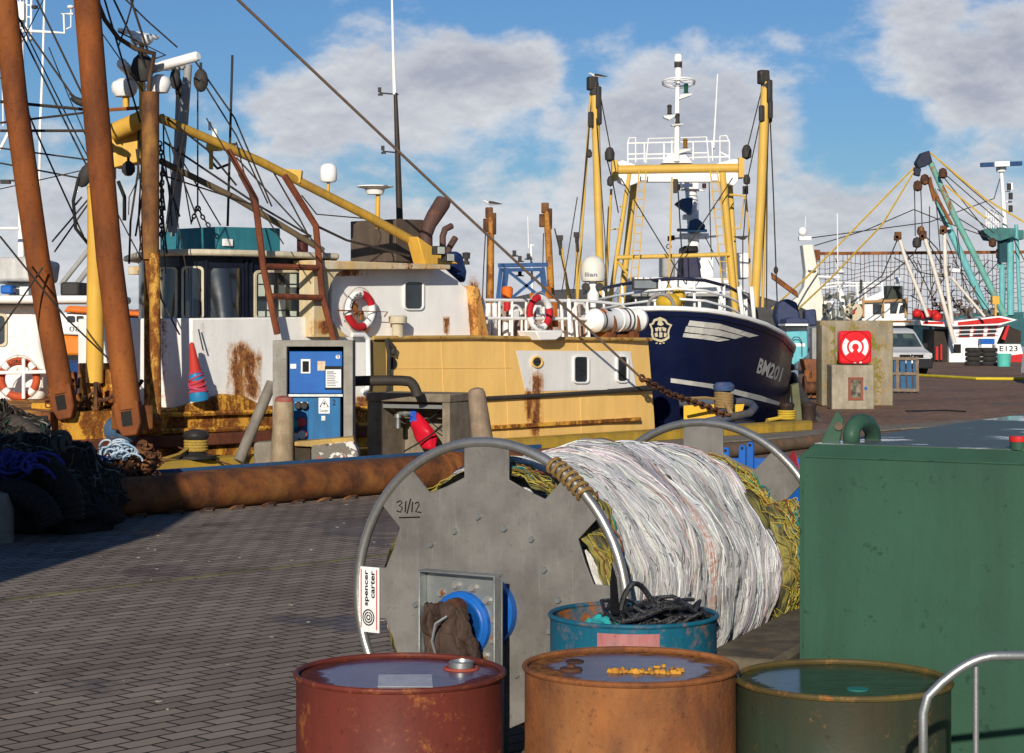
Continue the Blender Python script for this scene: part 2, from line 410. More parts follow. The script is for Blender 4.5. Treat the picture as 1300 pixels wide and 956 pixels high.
# ---------------------------------------------------------------- setting
def paving():
    m,nt,b=newmat('block_paving'); tc=nt.nodes.new('ShaderNodeTexCoord')
    g=nt.nodes.new('ShaderNodeNewGeometry'); pos=g.outputs['Position']
    rv=mapv(nt,pos,(1,1,1),rot=(0,0,-math.atan2(SU,CU)))
    br=nt.nodes.new('ShaderNodeTexBrick'); wob=noise(nt,pos,1.3,3)
    va=nt.nodes.new('ShaderNodeVectorMath'); va.operation='MULTIPLY_ADD'; nt.links.new(wob,va.inputs[0]); va.inputs[1].default_value=(.05,.05,0); nt.links.new(rv,va.inputs[2])
    nt.links.new(va.outputs[0],br.inputs['Vector'])
    br.inputs['Scale'].default_value=1; br.inputs['Brick Width'].default_value=.235; br.inputs['Row Height'].default_value=.118
    br.inputs['Mortar Size'].default_value=.009; br.inputs['Mortar Smooth'].default_value=.25; br.inputs['Bias'].default_value=0
    br.inputs['Color1'].default_value=(.200,.162,.133,1); br.inputs['Color2'].default_value=(.29,.236,.194,1); br.inputs['Mortar'].default_value=(.028,.023,.019,1)
    sx=nt.nodes.new('ShaderNodeSeparateXYZ'); nt.links.new(pos,sx.inputs[0])
    red=mrange(nt,math_(nt,'ADD',math_(nt,'MULTIPLY',sx.outputs[0],2.2),sx.outputs[1]),14,46)
    col=mixc(nt,math_(nt,'MULTIPLY',red,.8),br.outputs[0],mixc(nt,1.0,br.outputs[0],(1.12,.80,.64),'MULTIPLY'))
    n1=noise(nt,pos,.35,6,.6); n2=noise(nt,pos,5,5,.7); n3=noise(nt,pos,70,3,.7)
    col=mixc(nt,mrange(nt,n1,.46,.66,0,.55),col,mixc(nt,1.0,col,(.55,.53,.52),'MULTIPLY'))
    col=mixc(nt,mrange(nt,n2,.55,.72,0,.45),col,mixc(nt,1.0,col,(.6,.58,.56),'MULTIPLY'))
    col=mixc(nt,mrange(nt,n3,.66,.72,0,.5),col,(.30,.27,.23))
    # wheel scuffs running along the quay
    n4=noise(nt,mapv(nt,rv,(.25,3.2,1)),1,5,.6); col=mixc(nt,mrange(nt,n4,.55,.7,0,.4),col,mixc(nt,1.0,col,(.6,.58,.55),'MULTIPLY'))
    wet=mrange(nt,math_(nt,'ADD',noise(nt,pos,.55,5,.6),math_(nt,'MULTIPLY',n2,.18)),.69,.74)
    dv=nt.nodes.new('ShaderNodeVectorMath'); dv.operation='DISTANCE'; nt.links.new(mapv(nt,pos,(1,.6,0)),dv.inputs[0]); dv.inputs[1].default_value=(-1.35,11.0,0)
    pud=mrange(nt,math_(nt,'ADD',dv.outputs['Value'],math_(nt,'MULTIPLY',noise(nt,pos,2.2,6,.65),1.6)),1.15,1.35,1,0); wet=math_(nt,'MAXIMUM',wet,pud)
    oil=mrange(nt,noise(nt,mapv(nt,pos,(1,1,1),loc=(3,8,1)),.9,7,.7),.60,.72,0,.6); col=mixc(nt,oil,col,mixc(nt,1.0,col,(.45,.43,.42),'MULTIPLY'))
    sand=mrange(nt,noise(nt,mapv(nt,pos,(1,1,1),loc=(7,1,1)),1.4,7,.7),.58,.72,0,.5); col=mixc(nt,sand,col,(.26,.22,.18))
    col=mixc(nt,math_(nt,'MULTIPLY',wet,.7),col,mixc(nt,1.0,col,(.35,.33,.32),'MULTIPLY'))
    nt.links.new(col,b.inputs['Base Color'])
    nt.links.new(mrange(nt,wet,0,1,.92,.4),b.inputs['Roughness']); b.inputs['Specular IOR Level'].default_value=.15
    h=math_(nt,'ADD',math_(nt,'MULTIPLY',math_(nt,'SUBTRACT',1.0,br.outputs['Fac']),1.0),math_(nt,'MULTIPLY',n3,.25)); bump(nt,b,h,.7,.012)
    return m
PAVE=paving()
QP=[(-60,29.4-66),(5.15,35.07),(14.9,102.5),(90,109),(90,-60),(-60,-60)]
mb=MB(); mb.prism([V(x,y,0) for x,y in QP],V(0,0,-5)); q=mb.build('quay_pavement',PAVE,smooth=False); tag(q,kind='structure')
# water
m,nt_,b=newmat('harbour_water'); g=nt_.nodes.new('ShaderNodeNewGeometry')
nn=noise(nt_,mapv(nt_,g.outputs['Position'],(1,.5,1)),1.6,6,.6); b.inputs['Base Color'].default_value=(.012,.022,.022,1); b.inputs['Roughness'].default_value=.08; bump(nt_,b,nn,.5,.25)
mb=MB(); mb.face([V(-3000,-500,-2.2),V(3000,-500,-2.2),V(3000,6000,-2.2),V(-3000,6000,-2.2)]); tag(mb.build('harbour_water',m,smooth=False,recalc=False),kind='structure')
# far shore
def hillm():
    m,nt,b=newmat('far_hillside'); v=coords(nt); n=noise(nt,v,.03,8,.65)
    nt.links.new(mixc(nt,mrange(nt,n,.38,.62),(.055,.06,.045),(.13,.11,.09)),b.inputs['Base Color']); b.inputs['Roughness'].default_value=1; return m
mb=MB()
def hz(x): return 8+7*math.sin(x*.011+1.2)+4*math.sin(x*.031)+2*math.sin(x*.083+.5)
mb.grid(lambda a,c: V(-700+1400*a, 620+ c*260, -2.3+ max(.5,hz(-700+1400*a))*math.sin(math.pi*min(.5,c*.9)) ),120,8)
tag(mb.build('hills',hillm()),kind='structure')
# yellow kerb along the quay edge, concrete coping
KERBM=mat('worn_yellow_kerb_paint',(.50,.31,.035),(.36,.24,.05),sc_=2.5,rough=.8,rust=.22,rsc=1.6,rusto=(.09,.085,.03),rustd=(.05,.06,.015),dirt=.6,bmp=.5,bsc=18)
mb=MB(); mb.obox(Q(-60,-.36,0),UD*67.5,VD*.34,ZD*.2); k=mb.build('quay_kerb',KERBM,bevel=.04); tag(k,kind='structure')
mb=MB(); 
for a in range(-14,10): mb.obox(Q(a*1.5,-1.25,.004),UD*1.485,VD*.88,ZD*.03)
k=mb.build('quay_coping',CONC,bevel=.01); tag(k,kind='structure')
mb=MB(); mb.obox(Q(-60,-8.3,-.02),UD*72,VD*.07,ZD*.026); k=mb.build('drain_channel',mat('mossy_drain_edge',(.20,.19,.09),(.07,.065,.05),sc_=3,rough=.95,dirt=.6,bmp=.5)); tag(k,kind='structure')
# second quay edge: timber fender beam
e2=V(9.75,67.4,0).normalized(); c2=V(5.15,35.07,0)
from mathutils import noise as mn
# ================================================================= net drum
c1=V(-.106,8.3,.69); c2=V(.972,10.0,.69)
AX=(c2-c1).normalized(); TX=V(AX.y,-AX.x,0); LEN=(c2-c1).length; RR=.675
def disc(c,r,ang,off=0): return c+TX*(r*math.cos(ang))+ZD*(r*math.sin(ang))+AX*off
ALU,nt,b=newmat('scratched_aluminium_plate'); vec=coords(nt)
n1=noise(nt,vec,3,8,.65); s1=noise(nt,mapv(nt,vec,(60,60,4),rot=(0,.85,0)),1,4,.7); s2=noise(nt,mapv(nt,vec,(75,75,3),rot=(0,-.5,0),loc=(3,1,2)),1,4,.7); n2=noise(nt,vec,45,4,.7)
col=mixc(nt,mrange(nt,n1,.35,.65),(.14,.13,.118),(.235,.222,.205)); col=mixc(nt,mrange(nt,s1,.60,.70,0,.28),col,(.36,.35,.33)); col=mixc(nt,mrange(nt,s2,.62,.70,0,.28),col,(.38,.37,.35)); col=mixc(nt,mrange(nt,n2,.60,.7,0,.5),col,(.10,.09,.08))
nt.links.new(col,b.inputs['Base Color']); b.inputs['Metallic'].default_value=.35; nt.links.new(mrange(nt,n1,.3,.7,.46,.64),b.inputs['Roughness']); bump(nt,b,math_(nt,'ADD',n2,s1),.12,.004)
drum=thing('net_drum','large aluminium net drum with toothed disc flanges and tubular rims','net drum',V(.43,9.15,0))
def flange_outline():
    pts=[]
    for k in range(8):
        a0=R(90+45*k); h=math.asin(.165/.985); hi=math.asin(.165/.79)
        pts.append((.985,a0-h)); pts.append((.992,a0)); pts.append((.985,a0+h)); pts.append((.79,a0+hi))
        a1=R(90+45*k+22.5); pts.append((.77,a1)); pts.append((.79,R(90+45*(k+1))-hi))
    return pts
fo=flange_outline()
for c,sg in ((c1,1),(c2,-1)):
    mb=MB(); mb.prism([disc(c,r*RR,a,-.006) for r,a in fo],AX*.012); mb.build('flange',ALU,drum,bevel=.002,seg=1)
    mb=MB(); mb.tube([disc(c,RR,2*math.pi*k/72) for k in range(72)],.0215,10,closed=True); mb.build('rim',mat('satin_aluminium_tube',(.50,.49,.46),(.36,.35,.33),sc_=9,rough=.36,metal=.8,dirt=.35),drum)
mb=MB()
for k in range(16):
    a=2*math.pi*k/16+.1; mb.lathe([(0,-.022),(.012,-.022),(.014,-.006),(.014,.0)],disc(c1,.33 if k%2 else .36,a),8,TX,ZD,AX)
mb.build('bolt',GALV,drum)
mb=MB(); mb.lathe([(0,-.05),(.150,-.05),(.155,-.045),(.155,-.008),(0,-.008)],c1-ZD*.035,40,TX,ZD,AX); mb.build('hub_plate',BLUE,drum)
mb=MB(); mb.lathe([(0,-.26),(.045,-.26),(.05,0),(0,0)],c1,20,TX,ZD,AX); mb.build('shaft',RUSTD,drum)
mb=MB(); mb.lathe([(0,0),(.3,0),(.3,LEN),(0,LEN)],c1,32,TX,ZD,AX); mb.build('drum_core',ALU,drum)
# bearing stand in front of the flange
so_=-.18
def st(x,z,o): return c1+TX*x+ZD*(z-.69)+AX*o
def stand(sgn,o,nm):
    stn=MB()
    W=.19
    stn.obox(st(-W,0.0,o),TX*(2*W),AX*.01,ZD*.83)
    for x in (-W,W-.008): stn.obox(st(x,0.0,o-.055),TX*.008,AX*.054,ZD*.832)
    stn.obox(st(-W,.83,o-.055),TX*2*W,AX*.065,ZD*.008)
    stn.obox(st(-W-.08,0,o-.05),TX*(2*W+.16),AX*.30,ZD*.012)
    return stn.build('stand',GALV,drum,bevel=.002,seg=1)
stand(1,so_,'a')
mb=MB(); W=.19
mb.obox(c2+AX*.28-TX*W-ZD*.69,TX*2*W,AX*.01,ZD*.86); mb.build('stand',GALV,drum)
mb=MB(); mb.lathe([(0,-.03),(.125,-.03),(.136,-.02),(.138,0),(0,0)],st(-.0,.62,so_-.001),36,TX,ZD,AX); mb.lathe([(.105,-.034),(.115,-.038),(.122,-.034)],st(0,.62,so_),36,TX,ZD,AX); mb.build('bearing',BLUE,drum)
mb=MB()
for k in range(12):
    a=2*math.pi*k/12+.2; mb.lathe([(0,-.02),(.013,-.02),(.015,-.008),(.018,-.008),(.018,0)],st(.162*math.cos(a),.62+.162*math.sin(a),so_),8,TX,ZD,AX)
mb.build('bolt',mat('rusty_galvanised_bolt',(.4,.41,.4),rust=.5,rsc=30,metal=.6),drum)
# maker's plate on the left tab
def tabpt(a,b_,o): # a along radial at 180deg (x), b vertical
    return c1-TX*(RR*.82+a)+ZD*b_+AX*o
mb=MB(); mb.obox(tabpt(.105,-.175,-.016),TX*.108,AX*.005,ZD*.285); plate=mb.build('sign_plate',SIGNW,drum)
def sg(x,y,o=-.0185): return tabpt(.105-x,-.175+y,o)
mb=MB()
for y0,y1,x0,x1,t in ((.115,.272,.034,.056,'spencer'),(.150,.270,.064,.086,'carter')):
    mb.text(t,lambda u,v,x0=x0,x1=x1,y0=y0,y1=y1: sg(x1-(1-v)*0-(x1-x0)*v if False else x1-(x1-x0)*v, y0+(y1-y0)*u),bold=.025)
for r in (.010,.019,.028):
    n=28; out=[];inn=[]
    for k in range(n+1):
        a=R(-265+ 350*k/n) if r<.02 else R(-270+360*k/n)
        out.append(sg(.052+r*1.15*math.cos(a),.065+r*1.3*math.sin(a))); inn.append(sg(.052+(r-.0045)*1.15*math.cos(a),.065+(r-.0045)*1.3*math.sin(a)))
    for k in range(n): mb.face([out[k],out[k+1],inn[k+1],inn[k]])
mb.build('lettering',INK,plate,recalc=False,smooth=False)
mb=MB()
for x in (.010,.094): mb.face([sg(x,.012),sg(x+.005,.012),sg(x+.005,.275),sg(x,.275)])
mb.build('stripe',RED,plate,recalc=False,smooth=False)
# handwritten date on the upper left tab
mb=MB()
def wr(x,y): return hpl(505+x*155,650-y*155)
def hpl(x,y):
    n=V(-AX.x,-AX.y,0); d=P(x,y,1)-V(0,0,EH); return V(0,0,EH)+d*((c1-V(0,0,EH)).dot(n)/d.dot(n))+n*.0085
strokes=[[(0,.08),(.03,.095),(.045,.075),(.02,.055),(.048,.035),(.03,.0),(0,.012)],[(.075,.09),(.07,0)],[(.115,.11),(.085,-.01)],[(.13,.085),(.125,.0)],[(.150,.07),(.175,.085),(.185,.06),(.155,.005),(.20,-.002)],[(.02,-.045),(.19,-.04)]]
for s_ in strokes: mb.tube([wr(*p) for p in s_],.0028,5)
mb.build('handwriting',INK,drum)
# ---- the net wound on it
NETW,nt,b=newmat('white_monofilament_net'); at=nt.nodes.new('ShaderNodeAttribute'); at.attribute_name='pp'; pv=at.outputs['Vector']
a1=noise(nt,mapv(nt,pv,(5,150,1)),1,6,.7,.6); a2=noise(nt,mapv(nt,pv,(2.2,38,1)),1,6,.65,.8); a3=noise(nt,mapv(nt,pv,(26,60,1)),1,5,.7,.5); a4=noise(nt,mapv(nt,pv,(7,9,1),loc=(4,2,0)),1,5,.65)
col=mixc(nt,mrange(nt,a1,.38,.60),(.88,.88,.87),(.58,.58,.60)); a5=noise(nt,mapv(nt,pv,(.9,13,1),loc=(2,7,0)),1,5,.6,.7); col=mixc(nt,mrange(nt,a5,.46,.66,0,.8),col,(.20,.20,.22)); col=mixc(nt,mrange(nt,a2,.52,.70,0,.75),col,(.12,.12,.135)); col=mixc(nt,mrange(nt,a3,.62,.70,0,.8),col,(.05,.05,.06))  # broad grey bands: crease shading painted into the net colour
col=mixc(nt,mrange(nt,a4,.68,.72,0,.9),col,(.03,.12,.08)); sxyz=nt.nodes.new('ShaderNodeSeparateXYZ'); nt.links.new(pv,sxyz.inputs[0])
og=math_(nt,'MULTIPLY',mrange(nt,math_(nt,'ABSOLUTE',math_(nt,'SUBTRACT',math_(nt,'ADD',sxyz.outputs[1],math_(nt,'MULTIPLY',a4,.12)),.52)),.0,.03,1,0),mrange(nt,a3,.44,.54)); col=mixc(nt,og,col,(.58,.30,.20))
nt.links.new(col,b.inputs['Base Color']); b.inputs['Roughness'].default_value=.30; b.inputs['Specular IOR Level'].default_value=.5
bump(nt,b,math_(nt,'ADD',math_(nt,'ADD',math_(nt,'MULTIPLY',a1,1.4),a2),math_(nt,'MULTIPLY',a3,.6)),.9,.02)
net=thing('fishing_net','white monofilament fishing net wound thickly onto the aluminium drum','fishing net',V(.43,9.15,0))
def netr(a,t):
    sgm=.578+.028*math.sin(math.pi*min(1,max(0,(t-.1)/.8)))
    p=V(math.cos(a)*1.2,math.sin(a)*1.2,t*5)
    sgm+=.045*mn.fractal(p,1,2,3)
    sgm+=.034*mn.noise(V(math.cos(a)*.8,math.sin(a)*.8,t*9))+.024*mn.noise(V(math.cos(a)*.9,math.sin(a)*.9,t*19))+.010*mn.noise(V(math.cos(a)*2,math.sin(a)*2,t*45))+.006*mn.noise(V(math.cos(a)*9,math.sin(a)*9,t*60))
    e=min((t-.08)/.035,(.93-t)/.03,1); sgm*= .62+.38*math.sqrt(max(0,min(1,e)))
    if t>.74: sgm*=1-.17*min(1,(t-.74)/.19)**1.5
    return sgm
def wob(t,a): return t+.014*mn.noise(V(math.cos(a)*2.5,math.sin(a)*2.5,t*7))
mb=MB(); mb.grid(lambda i,j: disc(c1,netr(2*math.pi*i,.08+.85*j),2*math.pi*i,LEN*wob(.08+.85*j,2*math.pi*i)),260,170,lambda i,j:(i*6,j,0)); mb.build('white_netting',NETW,net,ang=180)
TW,nt,b=newmat('net_twine'); at=nt.nodes.new('ShaderNodeAttribute'); at.attribute_name='pp'; nt.links.new(at.outputs['Vector'],b.inputs['Base Color']); b.inputs['Roughness'].default_value=.45
def addthread(mb,pts,r,col,n=3):
    k=len(mb.v); mb.tube(pts,r,n,caps=False); c_=tuple(x*random.uniform(.75,1.1) for x in col)
    for i in range(k,len(mb.v)): mb.a[i]=c_
mb=MB()
for col_,N in (((.82,.82,.81),420),((.30,.30,.31),260),((.03,.03,.035),900),((.02,.14,.09),40),((.5,.16,.08),30)):
    for k in range(N):
        t=random.uniform(.10,.90); a0=random.uniform(R(-65),R(190)); L=random.uniform(.15,.9)*(1 if col_[0]>.2 else .16); dr=random.uniform(-.012,.012); lift=random.uniform(.0,.004)
        n=max(3,int(L*16)); pts=[]
        for i in range(n+1):
            a=a0+L*i/n; tt=min(.92,max(.09,t+dr*i/n)); pts.append(disc(c1,netr(a,tt)+lift*math.sin(math.pi*i/n)+.0008,a,LEN*wob(tt,a)))
        addthread(mb,pts,random.uniform(.0006,.0012) if col_[0]>.2 else random.uniform(.001,.0022),col_)
mb.build('netting_thread',TW,net,recalc=False)
YNET,nt,b=newmat('yellow_green_trawl_netting'); at=nt.nodes.new('ShaderNodeAttribute'); at.attribute_name='pp'; pv=at.outputs['Vector']
w1=noise(nt,mapv(nt,pv,(4,70,1),rot=(0,0,.25)),1,4,.6,.5); w2=noise(nt,mapv(nt,pv,(40,12,1)),1,5,.7)
col=mixc(nt,mrange(nt,w1,.42,.58),(.27,.23,.05),(.05,.045,.02)); col=mixc(nt,mrange(nt,w2,.58,.68,0,.7),col,(.03,.16,.13)); nt.links.new(col,b.inputs['Base Color']); b.inputs['Roughness'].default_value=.8
bump(nt,b,w1,1,.02)
mb=MB()
def ynr(a,t):
    r=.55+.05*mn.noise(V(math.cos(a)*2,math.sin(a)*2,t*9))+.02*mn.noise(V(math.cos(a)*9,math.sin(a)*9,t*40))
    r=min(r,.50) if t>.85 and not(-1.2<((a+math.pi)%(2*math.pi)-math.pi)<.55) else r
    if t>.88 and -1.2<((a+math.pi)%(2*math.pi)-math.pi)<.55: r+=.04
    return r
mb.grid(lambda i,j: disc(c1,ynr(2*math.pi*i,j),2*math.pi*i,LEN*(.012+.976*j)),150,90,lambda i,j:(i*6,j,0))
mb.build('yellow_netting',YNET,net,ang=180)
mb=MB()
for col_,N,rr_ in (((.40,.33,.05),560,.002),((.16,.12,.03),200,.0025),((.02,.20,.17),50,.004),((.18,.06,.03),80,.004)):
    for k in range(N):
        t=random.choice((random.uniform(.02,.10),random.uniform(.90,.985),random.uniform(.93,.985))); a0=random.uniform(R(-70),R(200)); L=random.uniform(.1,.5); dr=random.uniform(-.07,.07); ph=random.uniform(0,6)
        n=8; pts=[]
        for i in range(n+1):
            a=a0+L*i/n; tt=min(.985,max(.015,t+dr*i/n+.006*math.sin(i*1.7+ph))); pts.append(disc(c1,ynr(a,tt)+.008+.02*math.sin(math.pi*i/n)*(k%3==0)+.004*math.sin(i*2.3+ph),a,LEN*(.012+.976*tt)))
        addthread(mb,pts,rr_,col_,4)
mb.build('netting_thread',TW,net,recalc=False)
# rope lashing on the front rim
LASH=ropemat('golden_brown_rope',(.36,.23,.08),(.16,.09,.03))
mb=MB(); a0=R(52)
for k in range(7):
    a=R(45+2.6*k); cc=disc(c1,RR,a); tng=(-TX*math.sin(a)+ZD*math.cos(a))
    mb.torus(cc,.033,.0085,ax=(tng+AX*.25).normalized(),n=14,m=6)
mb.tube([disc(c1,RR-.03,R(46)),disc(c1,RR-.09,R(47),.02),disc(c1,RR-.13,R(44),.03),disc(c1,RR-.17,R(46),.05)],.009,6)
tag(mb.build('rope_lashing',LASH),'golden brown rope lashed round the front rim of the net drum','rope')
# rag hung on the shaft
RAG=mat('oily_brown_rag',(.028,.018,.014),(.085,.055,.042),sc_=9,rough=.75,bmp=.6,bsc=18,dirt=.4)
mb=MB()
def rag(i,j):
    a=(i-.5)*2.4; x=-.01+.105*math.sin(a)+.05*j*mn.noise(V(i*4,j*3,1)); z=.73-.36*j-.05*abs(a)**1.5*.4+.03*mn.noise(V(i*6,j*6,3))
    o=so_-.075-.09*math.cos(a*.9)+.06*mn.noise(V(i*6,j*3,5))+.03*mn.noise(V(i*17,j*6,2))+.012*mn.noise(V(i*30,j*22,7))
    return st(x+.10*j*(i>.62),z,o)
mb.grid(rag,54,44)
o=mb.build('rag',RAG,ang=180); tag(o,'oily brown rag hung over the shaft of the net drum stand','rag'); s_=o.modifiers.new('thick','SOLIDIFY'); s_.thickness=.006; s_=o.modifiers.new('sub','SUBSURF'); s_.levels=1; s_.render_levels=1
mb=MB(); mb.tube([st(.05,.68,so_-.19),st(.01,.65,so_-.215),st(.0,.58,so_-.225),st(.05,.40,so_-.21)],.006,6); tag(mb.build('bent_rod',GALV),'thin bent metal rod hanging over the brown rag','rod')
# ================================================================= drums
def lidmat(name,wet,edge,edge2,r0=.2,lo=.55,hi=.0):
    m,nt,b=newmat(name); tc=nt.nodes.new('ShaderNodeTexCoord'); v=tc.outputs['Object']
    fl=mapv(nt,v,(1,1,0)); ln=nt.nodes.new('ShaderNodeVectorMath'); ln.operation='LENGTH'; nt.links.new(fl,ln.inputs[0])
    n1=noise(nt,v,7,6,.6,.4); n2=noise(nt,v,38,5,.7); n3=noise(nt,mapv(nt,v,(1,5,1)),11,6,.6,1.0)
    rad=math_(nt,'ADD',ln.outputs['Value'],math_(nt,'MULTIPLY',math_(nt,'SUBTRACT',n1,.5),.22))
    e=mrange(nt,rad,r0-.012,r0+.012)
    ec=mixc(nt,mrange(nt,n2,.4,.6),edge,edge2)
    wc=mixc(nt,mrange(nt,n3,.4,.62),wet,tuple(x*.45 for x in wet)); wc=mixc(nt,mrange(nt,n2,.64,.7,0,.6),wc,edge)
    nt.links.new(mixc(nt,e,wc,ec),b.inputs['Base Color']); nt.links.new(mrange(nt,e,0,1,.16,.85),b.inputs['Roughness']); b.inputs['Specular IOR Level'].default_value=.12
    bump(nt,b,math_(nt,'ADD',math_(nt,'MULTIPLY',math_(nt,'ADD',n2,n1),mrange(nt,e,0,1,.04,.9)),0),.5,.008); return m
def oil_drum(c,r,h,body,lid,label,open_=False,name='oil_drum',rimm=None):
    t=thing(name,label,'drum',V(c[0],c[1],0))
    p=[(r*.96,0),(r,.012),(r,h*.31),(r+.009,h*.325),(r+.009,h*.345),(r,h*.36),(r,h*.64),(r+.009,h*.655),(r+.009,h*.675),(r,h*.69),(r,h-.03)]
    mb=MB()
    if open_: 
        p=[(r-.004,.03)]+p; p=p+[(r,h-.004),(r-.004,h-.004),(r-.004,h*.5),(r-.004,.03),(0,.03)]; p=[(0,0)]+p[1:]
    else: p=[(0,0)]+p+[(r,h-.014),(r-.012,h-.016)]
    mb.lathe(p,V(c[0],c[1],0),56); mb.build('body',body,t)
    mb=MB(); mb.torus(V(c[0],c[1],h-.006),r,.0085,n=64,m=8); mb.build('rim',rimm or body,t)
    if not open_:
        mb=MB(); mb.lathe([(0,h-.018),(r*.9,h-.018),(r-.006,h-.012)],V(c[0],c[1],0),56); mb.lathe([(0,h-.03),(r*.9,h-.03)],V(c[0],c[1],0),8); mb.build('lid',lid,t)
    return t
RUSTDRUM=rustmat('rusty_orange_drum_steel',(.26,.09,.025),(.12,.045,.02),sc_=6,third=(.36,.16,.05))
def dxy(x,D): return ((x-650)/F*D,D)
dA=dxy(508,5.56); dB=dxy(800,5.46); dC=dxy(1070,5.44); dD=dxy(804,6.92)
t=oil_drum(dA,.2925,.88,mat('dark_red_drum_paint',(.15,.03,.02),(.10,.025,.018),rust=.35,rsc=9,rough=.5,dirt=.4),lidmat('wet_purple_drum_lid',(.13,.065,.12),(.13,.03,.022),(.07,.02,.016),.245),'sealed oil drum with wet purple lid, white label and dark red rim')
mb=MB(); mb.lathe([(0,.862),(.028,.862),(.03,.868),(.036,.868),(.036,.884),(.030,.887),(.027,.878),(0,.878)],V(dA[0]+.17,dA[1]+.10,.004),24); mb.build('bung',GALV,t)
mb=MB(); mb.torus(V(dA[0]+.17,dA[1]+.10,.868),.047,.006,n=28); mb.build('bung_seal',mat('red_seal',(.35,.07,.04)),t)
mb=MB(); mb.obox(V(dA[0]-.05,dA[1]-.20,.869),V(.15,.0,0),V(-.01,.19,0),V(0,0,.0015)); mb.build('label',mat('wet_paper_label',(.5,.49,.5),(.36,.36,.4),sc_=12,rough=.3,dirt=.3),t)
t=oil_drum(dB,.2925,.915,RUSTDRUM,lidmat('puddled_rusty_drum_lid',(.15,.095,.115),(.30,.12,.03),(.12,.045,.018),.225),'sealed oil drum with orange rust all over and a puddle on its lid')
mb=MB(); random.seed(3)
for k in range(22):
    q=V(dB[0]+.03+random.uniform(-.07,.12),dB[1]+random.uniform(-.07,.03)-.0,.905); 
    if k<14: q=V(dB[0]-.06+.018*k*.8,dB[1]-.06-.006*(k%3)-.0015*k,.905)
    mb.ball(q,random.uniform(.006,.016),random.uniform(.005,.012),random.uniform(.004,.012),8,5,.25)
mb.build('rust_flake',mat('yellow_rust_flake',(.58,.30,.04),(.36,.15,.03),sc_=40,rough=.9,bmp=.5,bsc=80),t)
mb=MB(); mb.lathe([(0,.898),(.026,.898),(.026,.906),(.02,.908),(0,.907)],V(dB[0]-.15,dB[1]+.11,0),20); mb.lathe([(0,.898),(.034,.898),(.030,.910),(.012,.912),(.01,.92),(0,.92)],V(dB[0]-.165,dB[1]-.03,0),20); mb.build('bung',RUSTD,t)
t=oil_drum(dC,.2925,.882,mat('dark_green_drum_paint',(.03,.05,.03),(.04,.035,.02),rust=.3,rsc=9,dirt=.4),lidmat('wet_green_drum_lid',(.03,.06,.04),(.09,.08,.02),(.03,.04,.02),.262),'sealed oil drum with dark wet green lid below the green tank',rimm=mat('rusty_olive_rim',(.13,.10,.03),(.07,.05,.02),rust=.4,rsc=14))
mb=MB(); mb.lathe([(0,.866),(.03,.866),(.03,.873),(0,.873)],V(dC[0]+.02,dC[1]-.12,0),20); mb.build('bung',mat('teal_bung_cap',(.03,.22,.2)),t)
BDRUM=mat('scuffed_blue_drum_paint',(.010,.125,.20),(.008,.085,.15),sc_=4,rough=.45,rust=.42,rsc=4,dirt=.6)
t=oil_drum(dD,.2925,.845,BDRUM,None,'open topped blue oil drum full of black rope and rags',True)
mb=MB(); 
for k in range(10):
    a0=R(-118+4.2*k);a1=R(-118+4.2*(k+1)); r=.294
    mb.face([V(dD[0]+r*math.cos(a0),dD[1]+r*math.sin(a0),.70),V(dD[0]+r*math.cos(a1),dD[1]+r*math.sin(a1),.70),V(dD[0]+r*math.cos(a1),dD[1]+r*math.sin(a1),.815),V(dD[0]+r*math.cos(a0),dD[1]+r*math.sin(a0),.815)])
mb.build('faded_label',mat('faded_pink_label',(.42,.15,.15),(.34,.2,.19),sc_=14,rough=.6,rust=.2,rsc=12,dirt=.5),t)
BROPE=mat('black_tarred_rope',(.012,.012,.014),(.03,.03,.032),sc_=50,rough=.25,spec=.5,bmp=.6,bsc=140,dirt=0)
mb=MB(); random.seed(11)
for k in range(24):
    pts=[];a=random.uniform(0,6.28); rr=random.uniform(.06,.16); cx=dD[0]+.09+random.uniform(-.05,.05); cy=dD[1]+random.uniform(-.06,.05); z=.77+k*.0042
    for i in range(15):
        a+=.48; pts.append(V(cx+rr*math.cos(a)*1.1,cy+rr*math.sin(a)*.9,z+.03*math.sin(i*1.3+k)))
    mb.tube(pts,.0078,6)
mb.tube([V(dD[0]-.05+.13*i/10,dD[1]-.05+.09*i/10,.86+.09*math.sin(math.pi*(i/10)**.8)) for i in range(11)],.010,6)
tag(mb.build('black_rope',BROPE),'tangled black tarred rope heaped in the open blue drum','rope')
mb=MB(); mb.grid(lambda i,j: V(dD[0]-.12+.16*(i-.5)+.02*mn.noise(V(i*3,j*3,0)),dD[1]-.10+.2*(j-.5),.79+.05*math.cos((i-.5)*2.4)*math.cos((j-.5)*2)+.035*mn.noise(V(i*5,j*5,2))),14,14)
tag(mb.build('turquoise_rag',mat('turquoise_cloth',(.03,.42,.42),(.05,.3,.3),sc_=8,rough=.8,bmp=.3),ang=180),'crumpled turquoise rag inside the open blue drum','rag')
mb=MB(); mb.lathe([(0,.70),(.285,.70)],V(dD[0],dD[1],0),40); mb.add([],[]); tag(mb.build('drum_sludge',mat('dark_sludge',(.04,.022,.014),(.09,.04,.02),sc_=12,rough=.5,bmp=.5)),'dark brown rubbish filling the inside of the blue drum','rubbish')
mb=MB(); b0=P(778,772,6.93); mb.prism([P(775,780,6.85),P(787,780,6.85),P(783,735,6.9),P(777,716,6.9),P(774,740,6.88)],V(.012,.10,0)); 
tag(mb.build('black_plastic_flap',mat('shiny_black_plastic',(.01,.01,.012),rough=.15,dirt=0,bmp=.3,bsc=9),bevel=.004),'stiff black plastic strip sticking up from the blue drum','plastic strip')
